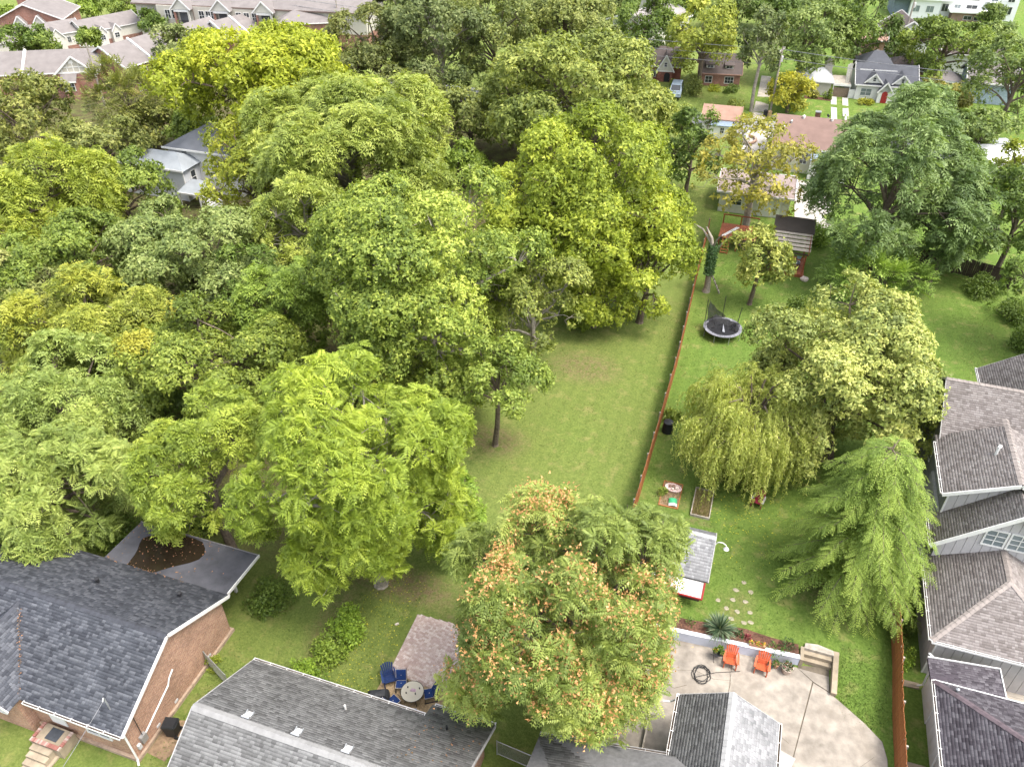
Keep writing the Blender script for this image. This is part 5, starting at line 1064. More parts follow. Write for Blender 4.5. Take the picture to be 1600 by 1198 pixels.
t = thing('garden_pavilion', 'open timber pavilion with shingled back roof and pale slats', 'pavilion', (4, 74, 0))
for i in range(22): MB().box(2.3+i*.145, 72.5, .2, 2.3+i*.145+.135, 76.2, .28).build('floor_board', deck_w, t, True)
MB().box(2.25, 72.42, .0, 5.5, 72.49, .3).build('rim_board', deck_w, t, True)
for x in (2.35, 5.3):
    for y in (72.6, 76.1): MB().box(x-.07, y-.07, .28, x+.07, y+.07, 2.4 if y < 74 else 3.6).build('post', deck_w, t, True)
MB().slab([(1.9, 75.05, 3.4), (5.75, 75.05, 3.4), (5.75, 77.0, 4.1), (1.9, 77.0, 4.1)], .08).build('back_roof', frf('umber_shingle', (.085, .07, .06)), t, True)
for y in (75.0, 74.55, 74.1, 73.65, 73.2): MB().bar((2.0, y, 3.3-(75-y)*.42), (5.65, y, 3.3-(75-y)*.42), .36, .05, (0, -.4, 1)).build('roof_slat', mat('pale_slat', (.50, .43, .36), .85, .2, 5, .2), t, True)
for x in (2.1, 5.5): MB().bar((x, 72.5, 2.4), (x, 75.0, 3.25), .06, .14).build('rafter', deck_w, t, True)
MB().bar((2.1, 72.55, 2.4), (5.5, 72.55, 2.4), .08, .14).build('beam', darkwood, t, True)
t = thing('bistro_table', 'dark table with a white paper inside the timber pavilion', 'table'); MB().box(-.45, -.35, .68, .45, .35, .72).build('table_top', dkmetal, t)
for a in (-.38, .38):
    for b in (-.28, .28): MB().box(a-.02, b-.02, 0, a+.02, b+.02, .68).build('leg', dkmetal, t)
place(t, 4.5, 73.5, .28, 10); tag(MB().box(-.2, -.14, 0, .2, .14, .012).build('paper', white), 'white paper on the table in the timber pavilion', 'paper').location = (4.5, 73.45, 1.005)
def sidechair(label, x, y, deg, mt):
    t = thing('garden_chair', label, 'chair'); MB().box(-.22, -.22, .42, .22, .22, .45).build('seat', mt, t); MB().bar((0, .22, .62), (0, .26, .9), .42, .03, (0, -1, 0)).build('backrest', mt, t)
    for a in (-.2, .2):
        for b in (-.2, .2): MB().box(a-.015, b-.015, 0, a+.015, b+.015, .42 if b < 0 else .8).build('leg', dkmetal, t)
    return place(t, x, y, .28, deg)
sidechair('dark chair left of the table in the timber pavilion', 3.5, 73.4, 80, dkmetal); sidechair('pale blue chair behind the table in the timber pavilion', 4.8, 74.3, -10, mat('pale_blue_plastic', (.3, .42, .45), .6))
rock('pale round stone at the foot of the timber pavilion', 5.6, 72.0, .15, .38, 3, mat('pale_stone', (.6, .55, .5)))

# ---------------------------------------------------------------- street things
def minivan(label, x, y, z, deg, paint, L=4.7, roofcol=None, hgt=1.72):
    t = thing('parked_car' if hgt < 1.6 else 'parked_van', label, 'car' if hgt < 1.6 else 'van'); w = .9
    low = [(-L/2, .35), (-L/2+.05, .8), (-L/2+1.0, .95), (-L/2+1.75, hgt-.06), (-L/2+2.3, hgt), (L/2-.5, hgt-.03), (L/2-.1, .95), (L/2, .75), (L/2, .35)]; m = MB()
    for s in (-1, 1): m.v += [(s*(w if zz < 1 else w*.8), yy, zz) for yy, zz in low]
    n = len(low); m.f += [tuple(range(n)), tuple(range(2*n-1, n-1, -1))]+[(i, n+i, n+(i+1) % n, (i+1) % n) for i in range(n)]; m.build('body', paint, t)
    def g(name, q): MB().add(q, [tuple(range(len(q)))]).build(name, pane, t)
    e = .012; g('windscreen', [(-.72, -L/2+1.05, .99+e), (.72, -L/2+1.05, .99+e), (.64, -L/2+1.7, hgt-.1+e), (-.64, -L/2+1.7, hgt-.1+e)]); g('rear_window', [(.7, L/2-.1+e, 1.0), (-.7, L/2-.1+e, 1.0), (-.62, L/2-.42+e, hgt-.1), (.62, L/2-.42+e, hgt-.1)])
    for s in (-1, 1): g('side_window', [(s*(w*.97), -L/2+1.35, 1.03), (s*(w*.97), L/2-.35, 1.03), (s*(w*.82+e), L/2-.55, hgt-.12), (s*(w*.82+e), -L/2+1.85, hgt-.12)])
    for s in (-1, 1):
        for yy in (-L/2+.85, L/2-.9):
            wh = MB().tube([(s*(w+.01), yy, .32), (s*(w-.2), yy, .32)], .32, 16).build('wheel', black, t); MB().tube([(s*(w+.02), yy, .32), (s*(w-.1), yy, .32)], .19, 12).build('rim', galv, wh)
        MB().box(s*.62-.17, -L/2-.01, .6, s*.62+.17, -L/2+.05, .75).build('headlight', pane_l, t)
    return place(t, x, y, z, deg)
silver = mat('silver_blue_paint', (.33, .40, .46), .3, .05, 2, 0, .6, .3); wpaint = mat('white_car_paint', (.72, .72, .72), .3, .04, 2, 0, .6)
minivan('silver blue minivan parked on the drive of the gabled brick cottage', -15.1, 123.6, .55, 3, silver)
minivan('white car parked beyond the garage corner at the right edge', 27.6, 114.6, .04, -65, wpaint, 4.6, None, 1.5)
wires = []
def pole(label, x, y, z, hgt, deg, arm=True, can=True):
    t = thing('utility_pole', label, 'utility pole'); MB().tube([(0, 0, -.2), (0, 0, hgt*.5), (0, 0, hgt)], [.16, .14, .11], 9).build('pole', mat('pole_wood', (.33, .29, .25), .9, .25, 3, .2), t)
    if arm:
        a = MB().bar((-1.1, 0, hgt-.5), (1.1, 0, hgt-.5), .1, .12).build('crossarm', greywood, t)
        for xx in (-1.0, -.4, .4, 1.0): MB().lathe([(.03, 0), (.06, .05), (.05, .16), (.02, .18)], 8, (xx, 0, hgt-.44)).build('insulator', white, a)
    if can: MB().lathe([(.2, 0), (.24, .05), (.24, .7), (.2, .78), (.05, .8)], 12, (.38, 0, hgt-2.1)).build('transformer', mat('pale_grey_paint', (.5, .5, .5)), t); MB().bar((0, 0, hgt-1.7), (.3, 0, hgt-1.7), .06, .3).build('bracket', galv, t)
    return place(t, x, y, z, deg)
pole('wooden utility pole with transformer beside the small yellow tree', -.9, 120.7, .2, 9.1, 75)
pole('far utility pole in front of the white apartment block', 18.2, 156.5, 1, 9.5, 60)
pole('thin dark utility pole before the townhouse gables', -94.5, 92.5, 0, 9, 10, True, False)
pole('small utility pole behind the spruce at the top left', -83, 130, 1, 8, 30, True, False)
pole('slim pole beside the cream apartment wing at the top', -74.5, 128.5, 1, 9, 30, False, False)
def wire(label, pts, sag, r=.04):
    m = MB(); q = []
    for i in range(len(pts)-1):
        a, b = Vector(pts[i]), Vector(pts[i+1])
        for k in range(13): f = k/12; c = a.lerp(b, f); c.z -= sag*4*f*(1-f); q.append(c)
    m.tube(q, r, 4, False); return tag(m.build('overhead_wire', mat('wire_grey', (.22, .22, .23), .6)), label, 'wire')
wire('upper overhead wire along the street', [(-90, 128, 9.4), (-.9, 120.7, 8.9), (62, 117.5, 9.0)], .9); wire('lower overhead wire along the street', [(-90, 128.3, 8.2), (-.9, 120.9, 7.7), (62, 118, 7.7)], .9); wire('thin wire from the street pole toward the dark trees', [(-.9, 120.7, 6.9), (-40, 121.5, 7.2)], .5, .03)
wire('slanting service wire above the right hand lawn', [(27.5, 123.2, 1.3), (36, 116, 7)], .05, .03)
wire('service wire running from the mast on the dark slate roof', [(-24.22, 13.0, 4.42), (-22.2, 5, 6)], .25, .013)
t = thing('brick_mailbox', 'brick mailbox pillar across the street behind the brown roof', 'mailbox'); MB().box(-.35, -.3, 0, .35, .3, 1.3).build('pillar', mat('dark_brick', (.16, .08, .06), .9), t); MB().box(-.4, -.35, 1.31, .4, .35, 1.42).build('cap', galv, t); place(t, 5.6, 119.6, 0)
t = thing('post_mailbox', 'black mailbox on a white post behind the brown roof', 'mailbox'); MB().box(-.06, -.06, 0, .06, .06, .9).build('post', white, t); MB().tube([(0, -.28, 1.02), (0, .28, 1.02)], .14, 10).build('box', black, t); place(t, 7.0, 119.4, 0, 15)
t = thing('street_bin', 'tan and black bins at the foot of the utility pole', 'bin'); MB().lathe([(.28, 0), (.32, .8), (.2, .9)], 10, (-.2, 0, 0)).build('bin_body', mat('tan_plastic', (.45, .3, .17), .7), t); place(t, -.7, 119.3, .04)
t = thing('street_bin', 'dark bin left of the tan bin by the utility pole', 'bin'); MB().lathe([(.26, 0), (.3, .85), (.18, .95)], 10).build('bin_body', black, t); place(t, -1.5, 119.3, .04)
flat('mulch_border', [(3.5, 126.4), (7.3, 126.3), (7.2, 127.6), (3.4, 127.8)], 1.04, mulch, .06)

# ---------------------------------------------------------------- trees
def unit(v): return v/(np.linalg.norm(v, axis=-1, keepdims=True)+1e-9)
LM = {}
def lm(k, mid, v=.5, trans=.36, acc=None, warm=1.):
    """one leaf colour: darker, middle and paler hue"""
    g_ = 1.0 if mid[0] > .8*mid[1] else 1.16
    mid = (mid[0]*1.28*g_, mid[1]*1.26, mid[2]*1.1)
    lo = (mid[0]*(1-v*.95), mid[1]*(1-v*.85), mid[2]*(1-v*.8)); hi = (min(.75, mid[0]*(1+v*1.55)*warm), min(.75, mid[1]*(1+v*1.15)), min(.7, mid[2]*(1+v*1.7)))
    LM[k] = leafmat(k, lo, mid, hi, trans, acc)
lm('ailanthus', (.148, .222, .052), .48); lm('seed', (.46, .235, .105), .3, .2); lm('litter', (.15, .085, .042), .5, .1)
lm('locust_y', (.168, .262, .034), .45, .42); lm('elm', (.165, .250, .036), .5); lm('fresh', (.140, .250, .032), .45); lm('fresh2', (.135, .225, .036), .48); lm('fresh3', (.145, .255, .052), .45)
lm('pale', (.165, .25, .062), .45); lm('mid', (.118, .190, .033), .5); lm('mid_y', (.140, .212, .036), .5, .36, (.42, .39, .05)); lm('yellow_tip', (.160, .222, .036), .5, .36, (.36, .37, .045))
lm('olive', (.165, .190, .055), .48); lm('olive2', (.125, .165, .040), .5); lm('yg', (.185, .262, .038), .45, .4); lm('yg2', (.195, .262, .032), .48, .4); lm('yg3', (.195, .265, .045), .48, .4)
lm('greygreen', (.140, .212, .066), .48); lm('greygreen2', (.122, .176, .062), .48); lm('dark', (.078, .140, .025), .5); lm('dark2', (.090, .125, .034), .5); lm('dark3', (.094, .142, .050), .5)
lm('yellow', (.262, .305, .028), .38, .42); lm('yellow2', (.27, .275, .035), .4, .4); lm('ash', (.178, .258, .054), .48, .4); lm('tulip', (.172, .262, .048), .64, .4); lm('olivegreen', (.155, .215, .047), .5); lm('mid_fresh', (.142, .225, .042), .48)
lm('gum', (.190, .276, .034), .5, .42); lm('oak', (.152, .215, .047), .52); lm('oak2', (.118, .168, .044), .52); lm('oak3', (.115, .185, .052), .5); lm('autumn', (.245, .235, .042), .42); lm('russet', (.185, .185, .046), .6)
lm('bluegreen', (.105, .182, .060), .5); lm('apple', (.178, .240, .056), .52); lm('maple', (.245, .285, .080), .55, .34); lm('cypress', (.140, .235, .045), .52); lm('willow', (.345, .45, .135), .45, .5); lm('ivy', (.05, .115, .042), .5, .25)

def kites(p, ax, nr, L, w):
    """pointed leaves: base p, axis ax, face normal nr"""
    s = unit(np.cross(ax, nr)); nr = np.cross(s, ax); L = L[:, None]
    k = p+ax*L*.22
    return np.stack([k+s*L*w*.5+nr*L*.05, p+ax*L*1.05-nr*L*.08, k-s*L*w*.5-nr*L*.03], 1)
def sphere_dirs(rng, n, low, jit):
    i = np.arange(n)+.5; z = 1-(1-low)*i/n; ph = i*2.39996+rng.uniform(0, 6.28); q = np.sqrt(np.clip(1-z*z, 0, 1))
    return unit(np.c_[q*np.cos(ph), q*np.sin(ph), z]+rng.normal(0, jit, (n, 3)))
def lobeset(rng, R, a, low, near=False):
    """boughs spread round the crown, each carrying a handful of leafy lobes"""
    S3 = np.array([R, R, a]); nb = int(np.clip((7+R*1.1)*(1.55 if near else 1.), 8, 24)); bd = sphere_dirs(rng, nb, low, .22); br = rng.uniform(.30, .50, nb)*(1.12 if R < 3 else 1.)
    bc = bd*np.clip(1-br*.92+rng.normal(0, .09, nb), .3, .82)[:, None]*np.array([1, 1, .9 if a > R else 1.]); C_, R_, D_, B_ = [], [], [], []
    for b in range(nb):
        nl = int(np.clip(rng.normal(6.5, 1.2), 5, 9)); d = unit(rng.normal(0, .75, (nl, 3))+bd[b]*.8+np.array([0, 0, .35])); r = br[b]*rng.uniform(.42, .68, nl)
        C_.append(bc[b]+d*(br[b]-r*.75)[:, None]); R_.append(r); D_.append(unit(d+bd[b]*.6)); B_ += [b]*nl
    ni = nb; ci = unit(rng.normal(0, 1, (ni, 3))+np.array([0, 0, .4]))*rng.uniform(.15, .68 if near else .5, (ni, 1)); C_.append(ci); R_.append(rng.uniform(.22, .3, ni)); D_.append(unit(ci)); B_ += list(rng.integers(0, nb, ni))
    return np.concatenate(C_)*S3, np.concatenate(R_)*R, np.concatenate(D_), np.array(B_), bc*S3
def fronds(rng, b, d, L, np_, lw, droop, side_up=.15):
    n = len(b); upv = np.array([0, 0, 1.]); s = unit(np.cross(d, upv+rng.normal(0, .25, (n, 3)))); nr = np.cross(s, d); out = []
    for j in range(np_):
        t = (j+.8)/(np_+.2); pt = b+d*(L*t)[:, None]-upv*(droop*L*t*t)[:, None]; tg = unit(d-upv*2*droop*t)
        ll = L*lw*(1-.55*abs(t-.45))
        for sg in (1, -1):
            ax = unit(s*sg+tg*.55-upv*.25+nr*side_up); out.append(kites(pt, ax, nr, ll, .42))
    out.append(kites(b+d*(L*.92)[:, None]-upv*(droop*L*.85)[:, None], unit(d-upv*2*droop), nr, L*lw, .42))
    return np.stack(out, 1).reshape(-1, 3, 3)
NTRI = [0]
def make_tree(name, label, x, y, R, a, zc, dist, kind, mk, dens, seed, lean=(0, 0), group=None, barkm=None, yellow_lobe=0, seeds=False):
    rng = np.random.default_rng(seed); zg = g0(x, y); t = thing(name, label, 'bush' if ('bush' in name or 'thicket' in name) else 'tree', (x+lean[0], y+lean[1], zg), 0, group)
    zc = zc-zg; o = np.array([-lean[0], -lean[1], zc]); px = dist/787.
    c, rl, d, bi, bc = lobeset(rng, R, a, (-.97 if kind.endswith('near') else -.85) if 'straight trunk' not in label else -.6, kind.endswith('near')); n = len(c); lt = rng.normal(0, .09, n)+rng.normal(0, .11, len(bc))[bi]; acc = np.zeros(n)
    if yellow_lobe: acc[np.argsort(-(c[:, 2]+rng.normal(0, R*.3, n)))[:yellow_lobe*3]] = .8
    near = kind.endswith('near'); area = 2.4*PI*rl**2*np.where(np.arange(n) >= n-len(bc), .75 if near else .4, 1.)*np.clip(1+.55*(d[:, 2]+.1), .55, 1.); quads = []; tint = []; accs = []; tw = []
    near = kind.endswith('near')
    if kind.startswith('broad'):
        L0 = float(np.clip(px*(3.9 if dist < 78 else 4.1), .17, .50)); per = 13; rc = L0*.85
        ncl = np.maximum(4, (area*dens*(.70 if near else .84 if dist < 78 else .74)/(L0*L0*.30)/per)).astype(int); li = np.repeat(np.arange(n), ncl); m = len(li)
        q = unit(rng.normal(0, 1, (m, 3))+d[li]*.8+np.array([0, 0, .8])); cc = c[li]+q*(rl[li]*rng.uniform(.6, 1.08, m))[:, None]*np.array([1, 1, .8])
        ct = lt[li]+rng.normal(0, .13, m); tw = (li, cc)
        k = np.repeat(np.arange(m), per); M = len(k); v = rng.normal(0, 1, (M, 3)); v -= q[k]*(v*q[k]).sum(1)[:, None]; v = unit(v); p = cc[k]+rng.normal(0, .42, (M, 3))*rc+v*rc*.15     # a rosette of leaves round each twig tip
        ax = unit(v*.9+q[k]*rng.uniform(-.15, .6, M)[:, None]+rng.normal(0, .28, (M, 3))+np.array([0, 0, -.2])); nr = unit(q[k]*.9+rng.normal(0, .38, (M, 3))+np.array([0, 0, .35]))
        quads.append(kites(p, ax, nr, L0*rng.uniform(.6, 1.25, M), .6)); tint.append(np.clip(.5+ct[k]+rng.normal(0, .17, M), 0, 1)); accs.append(acc[li][k])
    elif kind.startswith('pinnate'):
        L0 = float(np.clip(px*11, .62, 1.05)); pairs = 6 if near else 4; kf = 7
        ncl = np.maximum(3, area*dens*(.68 if near else .72)/(L0*L0*1.15)).astype(int); li = np.repeat(np.arange(n), ncl); m = len(li)
        q = unit(rng.normal(0, .9, (m, 3))+d[li]*.9+np.array([0, 0, .55])); cc = c[li]+q*(rl[li]*rng.uniform(.5, 1.08, m))[:, None]; ct = lt[li]+rng.normal(0, .12, m); tw = (li, cc)
        k = np.repeat(np.arange(m), kf); M = len(k); v = rng.normal(0, 1, (M, 3)); v -= q[k]*(v*q[k]).sum(1)[:, None]; dd = unit(unit(v)*.95+q[k]*rng.uniform(.1, .65, M)[:, None])
        Q = fronds(rng, cc[k]-q[k]*.1, dd, L0*rng.uniform(.6, 1.1, M), pairs, .36 if near else .46, .34); rep = len(Q)//M
        quads.append(Q); tint.append(np.clip(.5+np.repeat(ct[k]+rng.normal(0, .08, M), rep)+rng.normal(0, .1, len(Q)), 0, 1)); accs.append(np.repeat(acc[li][k], rep))
    else:                                                   # feathery sprays reaching outward
        L0 = float(np.clip(px*13, .75, 1.3)) if not near else .62; pairs = 6 if near else 5
        ncl = np.maximum(4, area*dens*(3.0 if near else 4.2)/(L0*L0*1.1)).astype(int); li = np.repeat(np.arange(n), ncl); m = len(li)
        q = unit(rng.normal(0, .65, (m, 3))+d[li]*1.1+np.array([0, 0, .45])); cc = c[li]+q*(rl[li]*rng.uniform(.35, 1.0, m))[:, None]; ct = lt[li]+rng.normal(0, .13, m); tw = (li[::3], cc[::3])
        dd = unit(q*.8+d[li]*.15+rng.normal(0, .5, (m, 3))+np.array([0, 0, .05])); Q = fronds(rng, cc, dd, L0*rng.uniform(.55, 1.15, m), pairs, .30 if near else .36, .3 if near else .16); rep = len(Q)//m
        quads.append(Q); tint.append(np.clip(.5+np.repeat(ct, rep)+rng.normal(0, .12, len(Q)), 0, 1)); accs.append(np.repeat(acc[li], rep))
    Q = np.concatenate(quads)+o; keep = Q[:, :, 2].min(1) > .05; Q = Q[keep]; TI = np.concatenate(tint)[keep]; AC = np.concatenate(accs)[keep]
    npmesh('crown', Q.reshape(-1, 3), np.arange(len(Q)*3).reshape(-1, 3), LM[mk], t, {'tint': TI, 'acc': AC}); NTRI[0] += len(Q)
    li, cc = tw
    if seeds:
        sel = (rng.random(len(cc)) < .3) & (rng.random(len(bc)) < .7)[bi[li]]; sc = cc[sel]; k = np.repeat(np.arange(len(sc)), 40); M = len(k)
        p = sc[k]+rng.normal(0, .24, (M, 3))+np.array([0, 0, .2]); S_ = kites(p+o, unit(rng.normal(0, 1, (M, 3))), unit(rng.normal(0, 1, (M, 3))), rng.uniform(.09, .2, M), .6)
        npmesh('seed_clusters', S_.reshape(-1, 3), np.arange(len(S_)*3).reshape(-1, 3), LM['seed'], t, {'tint': rng.random(len(S_))})['kind'] = 'stuff'; NTRI[0] += len(S_)
    # trunk, limbs and twigs
    m = MB(); tr = .028*R*2+.05; base = Vector((0, 0, -.15)); fork = Vector(o)+Vector((rng.normal(0, .04)*R, rng.normal(0, .04)*R, -a*.62)); top = Vector(o)+Vector((0, 0, a*.25))
    if fork.z < .4: fork.z = .4
    m.tube([base, base+Vector((0, 0, .3)), base.lerp(fork, .55)+Vector((rng.normal(0, .05), rng.normal(0, .05), 0)), fork, fork.lerp(top, .5)+Vector((rng.normal(0, .15), rng.normal(0, .15), 0)), top], [tr*1.45, tr*1.05, tr*.9, tr*.8, tr*.5, tr*.15], 8)
    lk = .6 if kind.startswith('feather') else 1.
    for v in bc:
        e = Vector(v+o); s = fork.lerp(top, float(np.clip(.1+.5*(v[2]/a+.3), 0, .8))); md = s.lerp(e, .5); md.z += R*.05; md.x += rng.normal(0, .04)*R; m.tube([s, md, e], [tr*.42*lk, tr*.28*lk, tr*.14*lk], 5, False)
    for i in range(n):
        e = Vector(c[i]+o); s = Vector(bc[bi[i]]+o); md = s.lerp(e, .5); md.z += R*.03; m.tube([s, md, e], [tr*.15*lk, tr*.1*lk, tr*.04], 3, False)
    stepk = max(1, len(cc)//(240 if dist < 70 else 110)); cl = Vector
    for i in range(0, len(cc), stepk):
        a_, b_ = c[li[i]]+o, cc[i]+o; mid = (a_+b_)/2+rng.normal(0, .05*R, 3); m.tube([a_, mid, b_], [max(.012, tr*.07), max(.01, tr*.05), .006], 3, False)
    tk = m.build('trunk', barkm or bark, t); NTRI[0] += sum(len(f)-2 for f in m.f)
    return t
def conifer(label, x, y, R, Ht, mk, seed, lean):
    """flat drooping sprays on tiers of boughs"""
    rng = np.random.default_rng(seed); t = thing('cypress_tree', label, 'tree', (x, y, g0(x, y))); m = MB(); Q = []; TI = []; up = np.array([0, 0, 1.])
    m.tube([(0, 0, -.1), (lean[0]*.3, lean[1]*.3, Ht*.35), (lean[0]*.7, lean[1]*.7, Ht*.7), (lean[0], lean[1], Ht)], [.24, .18, .1, .02], 8); nb = 170
    for i in range(nb):
        f = (i+.5)/nb; h = Ht*(.05+.93*f**.9); a = i*2.39996+rng.normal(0, .25); ln = R*(1.06-.82*f**2.1)*rng.uniform(.7, 1.2)+.35; out = np.array([math.cos(a), math.sin(a), 0]); s = np.array([lean[0]*h/Ht, lean[1]*h/Ht, h]); k = max(7, int(ln*9))
        u = np.linspace(.22, 1, k); P_ = s+out*(ln*u)[:, None]+up*(ln*(.42*u-.55*u**2.2))[:, None]+rng.normal(0, .04, (k, 3)); m.tube([s, P_[k//2], P_[-1]], [.035, .022, .008], 4, False); bt = rng.normal(0, .15)
        sd = np.cross(out, up); tg = unit(out+up*(.42-1.2*u**1.2)[:, None])
        for sg in (1, -1):
            L = (.42+.5*(1-u))*rng.uniform(.7, 1.2, k)*min(1., ln/1.6+.35); dd = unit(tg*.75+sg*sd*.8+rng.normal(0, .16, (k, 3))); F_ = fronds(rng, P_, dd, L, 6, .27, .34, .05); Q.append(F_); TI.append(np.clip(.42+bt+.2*np.repeat(u, len(F_)//k)+rng.normal(0, .13, len(F_)), 0, 1))
        F_ = fronds(rng, P_[-1:], tg[-1:], np.array([.6]), 6, .27, .4, .05); Q.append(F_); TI.append(np.clip(.68+bt+rng.normal(0, .12, len(F_)), 0, 1))
    Q = np.concatenate(Q); npmesh('crown', Q.reshape(-1, 3), np.arange(len(Q)*3).reshape(-1, 3), LM[mk], t, {'tint': np.concatenate(TI), 'acc': np.zeros(len(Q))}); m.build('trunk', bark, t); return t
